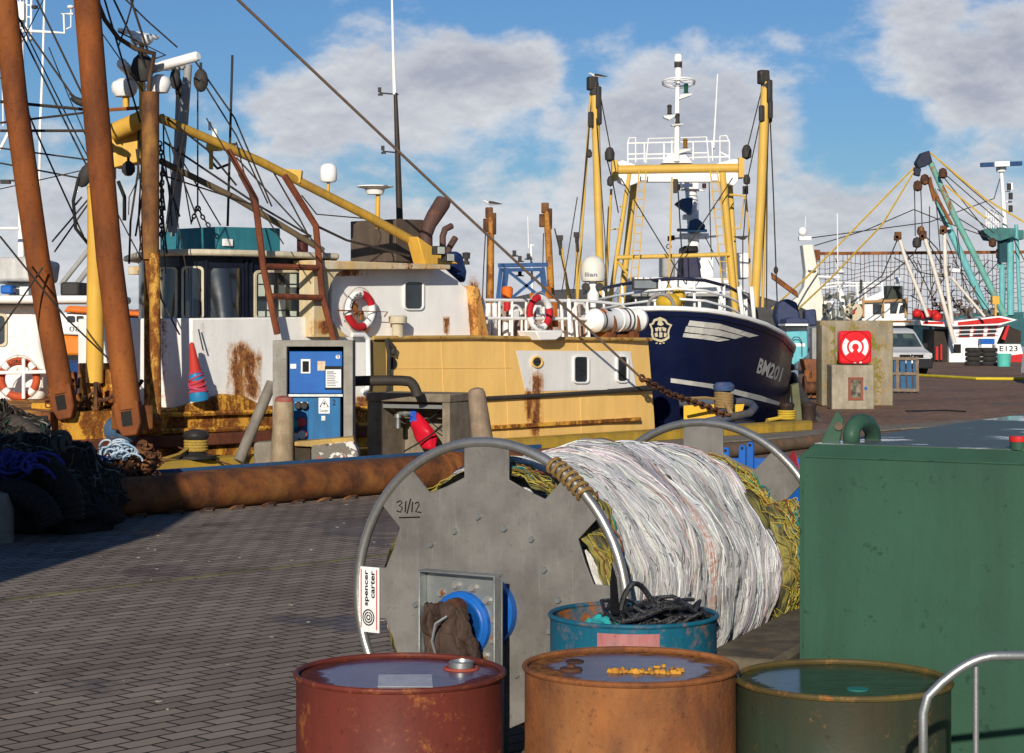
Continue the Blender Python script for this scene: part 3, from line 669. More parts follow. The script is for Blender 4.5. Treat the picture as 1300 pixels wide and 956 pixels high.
# ================================================================= green tank
K=V(.860,5.9,0); e1=V(.866,-.5,0); e_2=V(.5,.866,0)
GRN=mat('green_tank_paint',(.040,.100,.064),(.031,.080,.052),sc_=1.6,rough=.42,dirt=.55,rsc=2.0,bmp=.2,bsc=16,wave=5,rust=.06)
tank=thing('fuel_tank','large dark green steel tank with lifting lug and curved vent pipe','tank',K+e1*.9+e_2*1.3)
def tq(a,b_,z): return K+e1*a+e_2*b_+ZD*z
W_,L_=1.9,2.75
mb=MB(); vs=[]
for z,i in ((.06,0),(1.464,0),(1.468,.004),(1.499,.034)):
    vs+=[tq(i,i,z),tq(W_-i,i,z),tq(W_-i,L_-i,z),tq(i,L_-i,z)]
fs=[(0,3,2,1)]
for k in range(3):
    for i in range(4): fs.append((4*k+i,4*k+(i+1)%4,4*k+4+(i+1)%4,4*k+4+i))
mb.add(vs,fs); mb.build('shell',GRN,tank,bevel=.004)
mb=MB(); mb.tube([tq(.012,-.001,.06),tq(.012,-.001,1.46)],.003,6); mb.tube([tq(.02,-.001,1.462),tq(W_,-.001,1.462)],.003,6); mb.build('weld_seam',GRN,tank)
TOPW,nt,b=newmat('wet_green_tank_top'); v=coords(nt); n1=noise(nt,mapv(nt,v,(1,1,1)),2.2,6,.6,.4); n2=noise(nt,v,22,4,.7)
b.inputs['Specular IOR Level'].default_value=.22; wet=mrange(nt,n1,.50,.54); nt.links.new(mixc(nt,wet,(.075,.10,.088),(.24,.26,.27)),b.inputs['Base Color']); nt.links.new(mrange(nt,wet,0,1,.5,.06),b.inputs['Roughness']); bump(nt,b,math_(nt,'MULTIPLY',n2,math_(nt,'SUBTRACT',1.02,wet)),.3,.005)
mb=MB(); mb.prism([tq(.036,.036,1.493),tq(W_-.036,.036,1.493),tq(W_-.036,L_-.036,1.493),tq(.036,L_-.036,1.493)],V(0,0,.008)); mb.build('top_plate',TOPW,tank,smooth=False)
mb=MB(); mb.prism([P(x,y,6.02) for x,y in ((1041,562),(1063,520),(1072,533),(1066,562))],V(.003,.016,0)); 
lug=mb.build('lifting_lug',GRN,tank,bevel=.003)
mb=MB(); mb.lathe([(0,0),(.013,0),(.013,.002),(0,.002)],P(1064.5,541,6.012),18,V(1,0,0),ZD,V(0,-1,0)); mb.build('lug_hole',mat('worn_steel_eye',(.16,.12,.07),(.07,.05,.04)),lug)
mb=MB(); mb.tube([P(x,y,D) for x,y,D in ((1081,564,5.98),(1081,551,5.98),(1083,543,5.99),(1088,537,6.01),(1095,535.5,6.04),(1102,538,6.08),(1106.5,545,6.11),(1108,552,6.13),(1108,563,6.14))],.0255,18); mb.build('vent_pipe',GRN,tank,ang=180)
rc=P(1293,571,5.62); rc.z=1.5
mb=MB(); mb.lathe([(0,0),(.024,0),(.024,.022),(0,.022)],rc,24); fl=mb.build('filler_neck',GRN,tank)
mb=MB(); mb.lathe([(0,.0225),(.026,.0225),(.027,.03),(.026,.038),(.0,.039)],rc,24); mb.build('filler_cap',RED,fl)
mb=MB(); n_=(V(-.5,-.866,0)*.7+ZD*.7); 
def lb(u,w): # on the sloping lip
    return tq(.80+.125*u,-.002,1.452)+ZD*(.026*w-.012)+(-e_2)*.0015
mb.prism([lb(0,0),lb(1,0),lb(1.02,1),lb(.02,1)],-e_2*.001); sti=mb.build('sticker',SIGNW,tank,smooth=False)
mb=MB(); mb.text('Bunded',lambda x,y: lb(.22+.5*x,.56+.3*y)-e_2*.0015,.01); mb.text('Container',lambda x,y: lb(.14+.72*x,.12+.28*y)-e_2*.0015,.01); mb.build('lettering',INK,sti,recalc=False,smooth=False)
# galvanised rail bottom right
rl=thing('hand_rail','galvanised tubular hand rail in front of the green tank','hand rail',P(1240,950,4.4)*1)
rl.location.z=0
mb=MB(); D=4.35
mb.tube([P(1172,1180,D),P(1172,905,D),P(1178,884,D),P(1196,866,D)]+[P(x,y,D) for x,y in arc((1200,863),(1235,832),(1268,832.5),6)]+[P(1330,832,D+.02),P(1480,834,D+.1)],.0105,12); mb.build('top_rail',GALV,rl,ang=180)
mb=MB(); 
for x in (1239,1400):
    a=P(x,846 if x<1300 else 834,D+.01); mb.tube([a,V(a.x,a.y,0)],.007,10)
mb.build('post',GALV,rl)
# ================================================================= low concrete wall, blue skip
WALLM=mat('mossy_concrete',(.15,.125,.085),(.07,.062,.045),sc_=5,rough=.95,bmp=.9,bsc=14,dirt=.8,rust=.3,rsc=4,rusto=(.075,.085,.02),rustd=(.03,.04,.012),spec=.15)
mb=MB(); d_=V(.39,.92,0).normalized(); n_=V(d_.y,-d_.x,0); mb.obox(V(.78,8.28,0),d_*3.6,n_*.34,ZD*.47); o=mb.build('concrete_wall',WALLM,bevel=.025); tag(o,'low mossy concrete wall between the net drum and green tank','wall')
sk=thing('steel_skip','bright blue open steel skip with hinge lugs behind the net drum','skip',V(2.1,12.6,0))
mb=MB()
def skq(x,y,z): return V(x,y,z)
x0,x1,y0,y1,zt=1.26,2.9,12.1,13.35,.93
def panel(a,b_,c,d): 
    mb.prism([a,b_,c,d],((b_-a).cross(d-a)).normalized()*.02)
panel(V(x0+.3,y0+.3,.35),V(x1-.3,y0+.3,.35),V(x1,y0,zt),V(x0,y0,zt)); panel(V(x0+.3,y1-.3,.35),V(x1-.3,y1-.3,.35),V(x1,y1,zt),V(x0,y1,zt)); panel(V(x0+.3,y0+.3,.35),V(x0+.3,y1-.3,.35),V(x0,y1,zt),V(x0,y0,zt)); panel(V(x1-.3,y0+.3,.35),V(x1-.3,y1-.3,.35),V(x1,y1,zt),V(x1,y0,zt)); panel(V(x0+.3,y0+.3,.35),V(x1-.3,y0+.3,.35),V(x1-.3,y1-.3,.35),V(x0+.3,y1-.3,.35))
mb.build('hopper',BLUE,sk,smooth=False,bevel=.006)
mb=MB()
for p in ((V(x0,y0,zt),V(x1,y0,zt)),(V(x1,y0,zt),V(x1,y1,zt)),(V(x1,y1,zt),V(x0,y1,zt)),(V(x0,y1,zt),V(x0,y0,zt))): mb.bar(p[0],p[1],.06,.06)
mb.build('top_frame',BLUE,sk,smooth=False)
mb=MB()
for x in (x0+.35,x1-.35): mb.bar(V(x,y0+.1,.12),V(x,y1-.1,.12),.12,.22); mb.bar(V(x,12.7,.2),V(x,12.7,.4),.3,.4)
mb.build('skid',BLUE,sk,smooth=False)
for x,y in ((910,587),(921,587),(942,584),(952,580)):
    mb=MB(); c=P(x,y,12.6); pts=[c+V(-.022,0,-.12),c+V(.022,0,-.12)]+[c+V(.022*math.cos(R(a)),0,.075+.022*math.sin(R(a))) for a in range(0,181,30)]
    mb.prism(pts,V(.01,.02,0)); lg=mb.build('lug',BLUE,sk,bevel=.003); mb=MB(); mb.lathe([(0,-.002),(.01,-.002),(.01,0)],c+V(0,0,.075),14,V(1,0,0),ZD,V(0,1,0)); mb.build('lug_hole',INK,lg)
mb=MB(); a,b_,c=P(984,601,12.9),P(1017,601,12.5),P(1009,572,12.7); mb.prism([a,b_,c],V(.0,.05,0)); o=mb.build('red_sack',mat('red_sack_cloth',(.55,.04,.04),(.4,.03,.03),sc_=9,rough=.7,bmp=.4,bsc=12),bevel=.02); tag(o,'red cloth sack lying in the blue steel skip','sack')
# ================================================================= long rusty pipe and channel along the quay
def sp(x,v): return S(x,HY+100,v)
def uat(x,v): p=sp(x,v); return p.x*CU+(p.y-29.4)*SU
up0=uat(118,-4.05); up1=uat(742,-4.05)
pp=thing('steel_pipe','long rusty orange steel pipe lying along the quay','pipe',Q((up0+up1)/2,-4.05,0))
mb=MB(); n=24
prof=[];
mb.lathe([(0,0),(.12,0),(.19,.0)]+[(.19,(up1-up0)*i/n) for i in range(1,n+1)]+[(.12,up1-up0),(0,up1-up0)],Q(up0,-4.05,.19),28,VD,ZD,UD); mb.build('tube',RUSTP,pp)
mb=MB()
for x in (560,575,583): mb.lathe([(.19,-.03),(.225,-.03),(.225,.03),(.19,.03)],Q(uat(x,-4.05),-4.05,.19),28,VD,ZD,UD)
mb.build('flange_collar',RUSTP,pp)
for x in (175,222,262,300,340,377,411,444): 
    u=uat(x,-4.25); mb=MB(); p=Q(u,-4.255,.0); mb.tube([p-UD*.09,p-UD*.08-VD*.03+ZD*.02,p-UD*.05-VD*.05+ZD*.035,p+UD*.05-VD*.05+ZD*.035,p+UD*.08-VD*.03+ZD*.02,p+UD*.09],.012,6); mb.build('lug',RUSTD,pp)
mb=MB(); mb.obox(Q(uat(175,-3.6),-3.62,0),UD*(uat(690,-3.6)-uat(175,-3.6)),VD*.34,ZD*.33); ch=mb.build('steel_channel',RUSTP,bevel=.012); tag(ch,'square rusty steel box section lying behind the long pipe','steel beam')
mb=MB(); mb.obox(Q(uat(175,-3.3),-3.27,.0),UD*(uat(690,-3.3)-uat(175,-3.3)),VD*.05,ZD*.36); mb.build('blue_edge',mat('faded_blue_steel',(.03,.09,.2),rust=.3,rsc=5),ch)
mb=MB(); mb.tube([Q(uat(765,-4.0),-4.0,.1),Q(uat(1100,-2.6),-2.6,.1)],.10,12); tag(mb.build('steel_pipe',mat('grey_brown_pipe',(.17,.12,.08),(.12,.08,.05),rust=.3,rsc=4,rough=.8)),'slimmer grey brown pipe on the quay behind the far drum rim','pipe')
# ================================================================= quayside service points
CDARK=mat('dark_recess',(.02,.019,.018),rough=.9)
cb=thing('service_cabinet','tall concrete cabinet with blue electrical doors and meter panel','electrical cabinet',V(*P(397,603,24.5).xy,0))
D=24.5
mb=MB(); mb.ring([P(x,y,D) for x,y in ((346,432),(448,432),(448,604),(346,604))],[P(x,y,D) for x,y in ((364,440),(436,440),(436,604),(364,604))],V(0,.42,0)); rectD(mb,347,433,447,604,D+.421,.05); mb.build('housing',mat('pale_concrete',(.32,.30,.26),(.24,.22,.19),sc_=5,rough=.85,bmp=.4,dirt=.5),cb,bevel=.012)
mb=MB(); rectD(mb,364.5,440.5,435.5,600,D+.36,.05); mb.build('back_panel',CDARK,cb)
BLU2=mat('cabinet_blue_paint',(.015,.12,.42),(.013,.10,.36),rough=.4,dirt=.2); BLU3=mat('faded_cabinet_blue_paint',(.02,.14,.33),(.02,.12,.28),rough=.5,rust=.12,rsc=6,dirt=.4)
mb=MB(); rectD(mb,367,446,434.5,500,D+.10,.24); du=mb.build('upper_door',BLU2,cb,bevel=.012)
mb=MB(); rectD(mb,369,504,432,560,D+.14,.2); rectD(mb,391,504.5,391.8,558,D+.135,.01); dl=mb.build('lower_door',BLU3,cb,bevel=.01)
mb=MB(); rectD(mb,365,500.5,435,503.5,D+.09,.2); mb.build('shelf',GALV,cb)
def plate(par,x0,y0,x1,y1,o,m,nm,dep=.012): mb=MB(); rectD(mb,x0,y0,x1,y1,D+o-dep,dep); return mb.build(nm,m,par,smooth=False)
kp=plate(du,382,456,394,474,.10,SIGNW,'keypad'); plate(kp,384,460,392,472,.088,INK,'keypad_face',.008) if False else None
mb=MB(); rectD(mb,384,458.5,392,472,D+.08,.008); 
mb.build('keypad_face',INK,du)
plate(du,368.5,462,376,468,.10,SIGNW,'small_plate'); plate(du,403,458.5,413,470.5,.10,mat('cream_plate',(.6,.55,.4),(.6,.4,.25),sc_=20),'sticker')
cl=plate(du,412.5,464.8,434.5,494.5,.10,INK,'clipboard'); 
mb=MB(); rectD(mb,413.5,469,433,492,D+.078,.009); mb.build('notice',SIGNW,du,smooth=False)
mb=MB()
for k in range(9): 
    w_=random.uniform(.5,.9)*16; y=471.5+k*2.2; rectD(mb,415,y,415+w_,y+(.9 if k else 1.3),D+.0765,.001)
mb.build('print',mat('grey_print',(.12,.12,.13),dirt=0,bmp=0),du)
mb=MB(); mb.lathe([(0,0),(.027,0),(.027,.004),(0,.004)],P(429,453,D+.099),20,V(1,0,0),ZD,V(0,-1,0)); nm_=mb.build('number_disc',SIGNW,du); mb=MB(); mb.text('9',lambda x,y:P(427.4+3.2*x,455.6-5.2*y,D+.094)); mb.build('lettering',INK,du,recalc=False,smooth=False)
wsn=plate(dl,404.5,505,418.5,525,.14,SIGNW,'warning_sign')
mb=MB(); dd=D+.126
tri=lambda k:[P(411.5-6.2*k,517-.0+1.6*(k-1),dd),P(411.5+6.2*k,517+1.6*(k-1),dd),P(411.5,506.2-1.6*(k-1)*1.6,dd)]
mb.ring(tri(1),tri(.72),V(0,.001,0)); mb.prism([P(412.4,508.6,dd),P(409.6,513,dd),P(411.3,513,dd),P(410.6,516,dd),P(413.6,511.6,dd),P(411.9,511.6,dd)],V(0,.001,0)); mb.text('Danger',lambda x,y:P(405.8+11.4*x,523.8-4.2*y,dd),.01); mb.build('lettering',INK,dl,recalc=False,smooth=False)
mb=MB(); mb.text('2',lambda x,y:P(422+4*x,514.5-7.5*y,D+.136),.01); mb.build('lettering',INK,dl,recalc=False,smooth=False)
mb=MB(); rectD(mb,408,528,413,534,D+.127,.012); mb.build('latch',GALV,dl)
for x,y,m in ((379,515,'g'),(387,515,'g'),(374.5,538,'t'),(383,536,'r'),(375,555,'w'),(384,552,'w')):
    mb=MB(); r=.045 if m in 'g' else .058; mb.lathe([(0,-.09),(r*.8,-.09),(r,-.075),(r,-.02),(r*1.12,-.02),(r*1.12,0),(0,0)],P(x,y,D+.14),20,V(1,0,0),ZD,V(0,1,0))
    so2=mb.build('socket',{'g':DARK,'t':mat('teal_socket',(.02,.25,.24)),'r':mat('red_socket',(.5,.06,.05)),'w':mat('white_socket',(.6,.55,.5))}[m],dl)
    if m=='g':
        mb=MB(); rectD(mb,x-4,y-4.5,x+4,y+3,D+.128,.012); mb.build('socket_plate',SIGNW,dl)
    if m=='w': mb=MB(); mb.torus(P(x,y,D+.10),.058,.008,ax=V(0,1,0),n=20); mb.build('socket_ring',RED,dl)
# painted block in front
GRAF,nt,b=newmat('paint_splashed_concrete'); v=coords(nt); n1=noise(nt,v,6,4,.6); n2=noise(nt,mapv(nt,v,(1,1,1),loc=(5,2,1)),5,4,.6); n3=noise(nt,mapv(nt,v,(1,1,1),loc=(1,9,4)),8,5,.6); n4=noise(nt,v,30,4,.7)
sp_=nt.nodes.new('ShaderNodeSeparateXYZ'); nt.links.new(v,sp_.inputs[0])
col=mixc(nt,n4,(.10,.09,.075),(.20,.18,.15)); col=mixc(nt,mrange(nt,n1,.54,.56),col,(.62,.6,.55)); col=mixc(nt,mrange(nt,n3,.62,.64),col,(.45,.05,.03)); col=mixc(nt,mrange(nt,n2,.60,.62),col,(.05,.05,.05))
nt.links.new(col,b.inputs['Base Color']); b.inputs['Roughness'].default_value=.85; bump(nt,b,n4,.4,.01)
mb=MB(); polyD(mb,[(395,566),(448,560),(455,575),(456,605),(395,609)],23.9,.35); blk=mb.build('painted_block',GRAF,bevel=.02); tag(blk,'concrete block splashed with white and red paint below blue cabinet','concrete block')
mb=MB(); mb.prism([P(374,561,23.92),P(448,555,23.92),P(450,561,23.92),P(395,567,23.92),P(374,566,23.92)],V(0,.3,0)); mb.build('yellow_cap',mat('flaking_yellow_paint',(.5,.33,.08),(.3,.2,.08),rust=.3,rsc=9,dirt=.5),blk)
mb=MB(); polyD(mb,[(322,562),(352,560),(354,612),(322,611)],24.1,.3); o=mb.build('concrete_block',CONC,bevel=.03); tag(o,'small flaking concrete block left of the pale bollard','concrete block')
mb=MB(); rectD(mb,374,567.5,394.5,609,24.0,.3); o=mb.build('timber_block',mat('dark_timber',(.035,.026,.02),(.06,.045,.03),sc_=8,rough=.9,bmp=.5),bevel=.01); tag(o,'dark timber block between pale bollard and painted block','timber')
# bollards
BOLM=mat('pale_painted_bollard',(.36,.28,.18),(.26,.19,.12),sc_=9,rough=.8,rust=.25,rsc=5,dirt=.5,bmp=.4,rusto=(.3,.07,.04),rustd=(.2,.15,.1))
p0=P(357,612,24.0); p0.z=0; p1=P(361,503,24.0)
mb=MB(); ds=p1-p0; mb.tube([p0,p0+ds*.5,p0+ds*.94,p0+ds*.985,p1],[.155,.135,.118,.10,.04],24); o=mb.build('bollard',BOLM); tag(o,'pale tapered concrete bollard in front of the blue cabinet','bollard')
mb=MB(); mb.tube([p0+ds*.935,p0+ds*.985,p1+ds*.004],[.1205,.103,.045],24); mb.build('red_top',mat('flaking_red_paint',(.35,.05,.04),(.25,.15,.12),sc_=18,dirt=.5,rough=.8),o)
p0=P(617,600,25.6); p0.z=0; p1=P(604,492,25.6); ds=p1-p0
mb=MB(); mb.tube([p0,p0+ds*.5,p0+ds*.93,p0+ds*.98,p1],[.16,.135,.115,.09,.03],24); o=mb.build('bollard',mat('brown_painted_bollard',(.30,.22,.15),(.20,.15,.11),sc_=6,rough=.8,rust=.25,rsc=5,dirt=.6,bmp=.4,rusto=(.5,.33,.06),rustd=(.3,.2,.1))); tag(o,'leaning brown concrete bollard with yellow paint flakes at its foot','bollard')
# leaning tube and black hose
mb=MB(); mb.tube([P(303,586,25.0),P(345,486,25.4)],.072,16); o=mb.build('steel_tube',mat('weathered_grey_tube',(.22,.20,.17),(.15,.13,.11),rough=.6,rust=.25,rsc=5,dirt=.4)); tag(o,'grey steel tube leaning against the left of the blue cabinet','tube')
mb=MB(); mb.tube([P(x,y,25.5) for x,y in [(440,484)]+arc((446,484),(505,482),(518,484),4)+arc((519,484),(527,488),(530,503),5)],.068,14); o=mb.build('hose',mat('grimy_black_hose',(.03,.026,.022),(.06,.05,.04),rough=.6,dirt=.5)); tag(o,'thick black hose bending between blue cabinet and low concrete housing','hose')
# low concrete housing with tap
rz=R(-24); ex=V(math.cos(rz),math.sin(rz),0); ey=V(-math.sin(rz),math.cos(rz),0)
base=P(466,592,26.2); base.z=0
def lq(a,b_,z): return base+ex*a+ey*b_+ZD*z
hb=thing('tap_housing','low open concrete housing with water pipe and red bag inside','housing',V(*lq(.6,.3,0).xy,0))
W2,H2,T2=1.22,.97,.14
mb=MB(); mb.obox(lq(0,0,0),ex*T2*1.5,ey*.75,ZD*(H2-.11)); mb.obox(lq(W2-T2*.8,0,0),ex*T2*.8,ey*.75,ZD*(H2-.11)); mb.obox(lq(-.01,-.01,H2-.108),ex*(W2+.02),ey*.78,ZD*.11); mb.obox(lq(T2*1.5,.68,0),ex*(W2-T2*2.3),ey*.069,ZD*(H2-.11)); mb.obox(lq(T2*1.5,.02,0),ex*(W2-T2*2.3),ey*.65,ZD*.06)
mb.build('housing',mat('stained_brown_concrete',(.26,.215,.16),(.17,.14,.10),sc_=6,rough=.9,bmp=.5,dirt=.6),hb,bevel=.012)
mb=MB(); mb.bar(lq(.22,.06,.80),lq(1.12,.06,.80),.05,.05); mb.build('steel_bar',GALV,hb)
mb=MB(); mb.tube([lq(.36,.2,.5),lq(.36,.2,.68),lq(.40,.2,.70),lq(.60,.2,.71)],.035,12); mb.lathe([(0,0),(.05,0),(.05,.05),(0,.05)],lq(.36,.2,.64),14); mb.lathe([(0,0),(.05,0),(.05,.05),(0,.05)],lq(.46,.2,.70),14,ZD,ey,ex); mb.build('tap_pipe',GALV,hb)
mb=MB(); mb.tube([lq(1.08,.1,.55),lq(.75,.04,.32),lq(.5,.1,.2)],.012,6); mb.tube([lq(1.05,.3,.8),lq(.8,.2,.62),lq(1.08,.4,.35)],.010,6); mb.build('cable',BLACK,hb)
bg_=thing('red_bag','red plastic bag tied with blue cord hanging in the low concrete housing','bag',lq(.78,.15,.0))
mb=MB()
def bagf(i,j):
    a=2*math.pi*i; z=.72-.5*j; r=(.03+.13*math.sin(min(1,j*1.15)*math.pi*.8)) if j<.98 else .0
    r*=1+.25*mn.noise(V(math.cos(a)*1.5,math.sin(a)*1.5,j*3)); c=lq(.62+.20*j,.22,z); return c+ex*(r*math.cos(a))+ey*(r*math.sin(a)*.6)
mb.grid(bagf,26,18); mb.build('bag',mat('red_plastic',(.55,.01,.03),(.45,.01,.02),rough=.3,dirt=.1,bmp=.5,bsc=9),bg_,ang=180)
mb=MB()
for k in range(9): mb.tube([lq(.60+random.uniform(-.05,.05),.16,.73+random.uniform(-.14,.06)) for _ in range(5)],.011,5)
mb.build('blue_cord',mat('blue_cord',(.03,.12,.6),dirt=0),bg_)
# mushroom bollard on the kerb with yellow rope
c=Q(uat(251,-.25),-.22,0)
mb=MB(); mb.lathe([(0,.2),(.26,.2),(.26,.235),(.15,.25),(.11,.29),(.10,.42),(.14,.44),(.165,.475),(.165,.50),(.13,.545),(.05,.565),(0,.565)],c,28); o=mb.build('mooring_bollard',mat('black_cast_iron',(.02,.02,.021),(.04,.037,.034),rough=.45,rust=.15,rsc=9)); tag(o,'black mushroom shaped iron mooring bollard on the yellow kerb','bollard')
mb=MB()
for k in range(4): mb.torus(c+V(0,0,.31+.035*k),.135,.022,n=20,m=6)
pts=[c-UD*.13+V(0,-.05,.33),c-UD*.35-VD*.1+ZD*.27,c-UD*.6-VD*.15+ZD*.235,c-UD*.95-VD*.1+ZD*.225]; mb.tube(pts,.022,6)
tag(mb.build('mooring_rope',ropemat('yellow_mooring_rope',(.45,.30,.05),(.25,.16,.04))),'yellow rope wound round the black mushroom bollard','rope')
mb=MB(); mb.tube(sag(P(222,566,25.0),P(330,600,24.4),.02,6),.012,6); tag(mb.build('steel_rod',RUSTD),'thin rusty rod lying over the yellow kerb','rod')
# shell grit and fish scraps between kerb and pipe
random.seed(5); mb=MB()
for k in range(1500):
    u=random.uniform(uat(195,-1.6),uat(345,-1.6)); v=random.uniform(-2.7,-.5)*random.uniform(.6,1); p=Q(u,v,.036); s_=random.uniform(.008,.028)
    mb.add([p+V(random.uniform(-s_,s_),random.uniform(-s_,s_),random.uniform(0,s_*.9)) for _ in range(4)],[(0,1,2),(0,2,3),(0,3,1),(1,3,2)])
tag(mb.build('shell_grit',mat('white_shell_grit',(.6,.58,.54),(.2,.18,.16),sc_=60,rough=.8,dirt=0,bmp=0),smooth=False),kind='stuff')
# specks and fish scraps over the paving
mb=MB()
for k in range(150):
    p=V(random.uniform(-7,1),random.uniform(9.5,21),.003); s_=random.uniform(.006,.03)*random.uniform(.5,1)
    if Vector((p.x,p.y-29.4)).dot(Vector((-SU,CU)))>-4.6: continue
    n=6; mb.prism([p+V(s_*math.cos(6.28*i/n)*random.uniform(.6,1.3),s_*math.sin(6.28*i/n)*random.uniform(.6,1.3),0) for i in range(n)],V(0,0,.004))
tag(mb.build('litter_specks',mat('pale_litter',(.42,.38,.32),(.14,.12,.1),sc_=9,dirt=0,bmp=0),smooth=False),kind='stuff')
# ================================================================= heap of ground rope, chain and netting (left)
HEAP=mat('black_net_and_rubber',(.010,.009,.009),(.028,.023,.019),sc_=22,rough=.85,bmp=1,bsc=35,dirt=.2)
def lump(mb,c,rx,ry,rz,k=.22,fs=3.2,n=46,m=26):
    c=Vector(c)
    def f(i,j):
        a=2*math.pi*i; th=math.pi*j; d=V(math.sin(th)*math.cos(a),math.sin(th)*math.sin(a),math.cos(th)); q=1+k*mn.fractal(d*fs+c,1,2,4)+k*.5*mn.noise(d*fs*5+c); return c+V(d.x*rx*q,d.y*ry*q,d.z*rz*q)
    mb.grid(f,n,m)
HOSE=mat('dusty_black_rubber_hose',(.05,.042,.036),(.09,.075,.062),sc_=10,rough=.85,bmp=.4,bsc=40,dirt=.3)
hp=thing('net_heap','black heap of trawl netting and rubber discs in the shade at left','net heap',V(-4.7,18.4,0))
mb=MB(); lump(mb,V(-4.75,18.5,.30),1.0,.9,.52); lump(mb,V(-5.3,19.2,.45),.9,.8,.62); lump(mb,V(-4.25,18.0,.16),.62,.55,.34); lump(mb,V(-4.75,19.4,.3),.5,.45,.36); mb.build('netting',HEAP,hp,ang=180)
hbv=BVHTree.FromPolygons(mb.v,mb.f); random.seed(77)
for nm,m_,N,rr in (('net_rope',mat('tarry_black_twine',(.012,.011,.011),(.03,.026,.022),sc_=20,rough=.8,dirt=0),260,.010),('net_rope',mat('brown_twine',(.10,.07,.045),(.04,.03,.02),sc_=20,rough=.9,dirt=0),110,.009),('net_rope',mat('dull_green_twine',(.03,.09,.06),(.02,.05,.04),rough=.9,dirt=0),46,.008),('net_rope',mat('faded_grey_twine',(.22,.21,.19),(.12,.11,.10),rough=.9,dirt=0),30,.008)):
    mb=MB()
    for k in range(N):
        p=V(random.uniform(-5.9,-3.8),random.uniform(17.5,19.9),3); a=random.uniform(0,6.28); pts=[]
        for i in range(14):
            a+=random.uniform(-.5,.5); p=p+V(math.cos(a),math.sin(a),0)*.06; r_=hbv.ray_cast(p,V(0,0,-1))
            if r_[0] is None: break
            pts.append(r_[0]+V(0,0,.012+.02*random.random()))
        if len(pts)>4: mb.tube(pts,rr,5)
    mb.build(nm,m_,hp,ang=180)
mb=MB()
for k in range(13):
    p=V(random.uniform(-5.6,-4.0),random.uniform(17.6,18.6),3); r_=hbv.ray_cast(p,V(0,0,-1))
    if r_[0] is not None: mb.torus(r_[0]+V(0,0,.03),random.uniform(.06,.10),.026,ax=V(random.gauss(0,1),random.gauss(0,1),.4),n=16,m=8)
mb.build('rubber_disc',HOSE,hp,ang=180)
HOSE=mat('dusty_black_rubber_hose',(.05,.042,.036),(.09,.075,.062),sc_=10,rough=.85,bmp=.4,bsc=40,dirt=.3)
def hose(px,r,nm,m=HOSE):
    mb=MB(); c=[Vector(p) for p in px]; pts=[]; rs=[]; n=90
    for i in range(n+1):
        t=i/n*(len(c)-1); k=min(int(t),len(c)-2); f=t-k
        a=c[max(k-1,0)];b_=c[k];d=c[k+1];e=c[min(k+2,len(c)-1)]
        pts.append(.5*((2*b_)+(d-a)*f+(2*a-5*b_+4*d-e)*f*f+(3*b_-a-3*d+e)*f**3)); rs.append(r*(1+.06*math.sin(i*1.5)))
    mb.tube(pts,rs,14); return mb.build(nm,m,hp,ang=60)
hose([P(-40,548,19.2),P(10,541,19.0),P(40,556,18.8),P(62,580,18.6),P(75,600,18.5)],.12,'rubber_hose')
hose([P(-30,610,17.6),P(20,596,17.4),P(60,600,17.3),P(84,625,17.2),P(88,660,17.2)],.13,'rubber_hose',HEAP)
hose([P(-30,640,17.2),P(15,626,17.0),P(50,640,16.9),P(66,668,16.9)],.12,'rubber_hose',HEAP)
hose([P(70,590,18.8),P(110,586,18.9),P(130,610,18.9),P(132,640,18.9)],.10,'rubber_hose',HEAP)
for k in range(16):
    mb=MB(); a=P(random.uniform(60,190),random.uniform(575,600),18.9+random.uniform(0,.8)); mb.chain(sag(a,a+V(random.uniform(-.5,.5),random.uniform(-.3,.2),random.uniform(-.35,-.05)),.06,6),.075,.012); mb.build('chain',RUSTD,hp)
RCH=rustmat('rusty_chain',(.16,.06,.022),(.05,.022,.013),sc_=14,third=(.3,.13,.04),zs=1)
cp=thing('chain_ball','bundle of rusty chain links beside the white and blue rope','chain',P(180,612,19.6)*1); cp.location.z=.3
mb=MB(); random.seed(21)
for (x,y,r,DD,N) in ((180,588,.20,19.9,60),(150,596,.22,19.7,60),(120,600,.22,19.5,40)):
    c=P(x,y,DD)
    for k in range(N):
        d=V(random.gauss(0,1),random.gauss(0,1),random.gauss(0,1)).normalized(); mb.torus(c+d*r*random.uniform(.75,1.02),random.uniform(.035,.05),.0125,ax=V(random.gauss(0,1),random.gauss(0,1),random.gauss(0,1)),n=9,m=5,squash=.7)
mb.build('links',RCH,cp); mb=MB()
for (x,y,r,DD) in ((180,588,.15,19.9),(150,596,.17,19.7),(120,600,.17,19.5)): lump(mb,P(x,y,DD),r,r,r,.2,3,20,12)
mb.build('core',RUSTD,cp,ang=180)
def tangle(nm,c,ext,N,r,m,label,seed,L=9):
    random.seed(seed); mb=MB()
    for k in range(N):
        p=Vector(c)+V(random.gauss(0,.5)*ext[0],random.gauss(0,.5)*ext[1],random.gauss(0,.4)*ext[2]); d=V(random.gauss(0,1),random.gauss(0,.6),random.gauss(0,.7)); pts=[]
        ph=random.uniform(0,6); q=random.uniform(.3,.8)
        for i in range(L+6):
            d=(d+V(math.cos(ph+i*q),math.sin(ph*1.7+i*q*.7),math.sin(ph+i*q))*.9); d=d.normalized()
            p=p+d*.055*ext[0]*2; p=p+(Vector(c)-p)*.10; p.z=max(p.z,Vector(c).z-ext[2]); pts.append(p.copy())
        sm=[]
        for i in range(len(pts)-1): sm+= [pts[i],pts[i].lerp(pts[i+1],.5)]
        mb.tube(sm,r,5)
    return tag(mb.build(nm,m,ang=180),label,'rope')
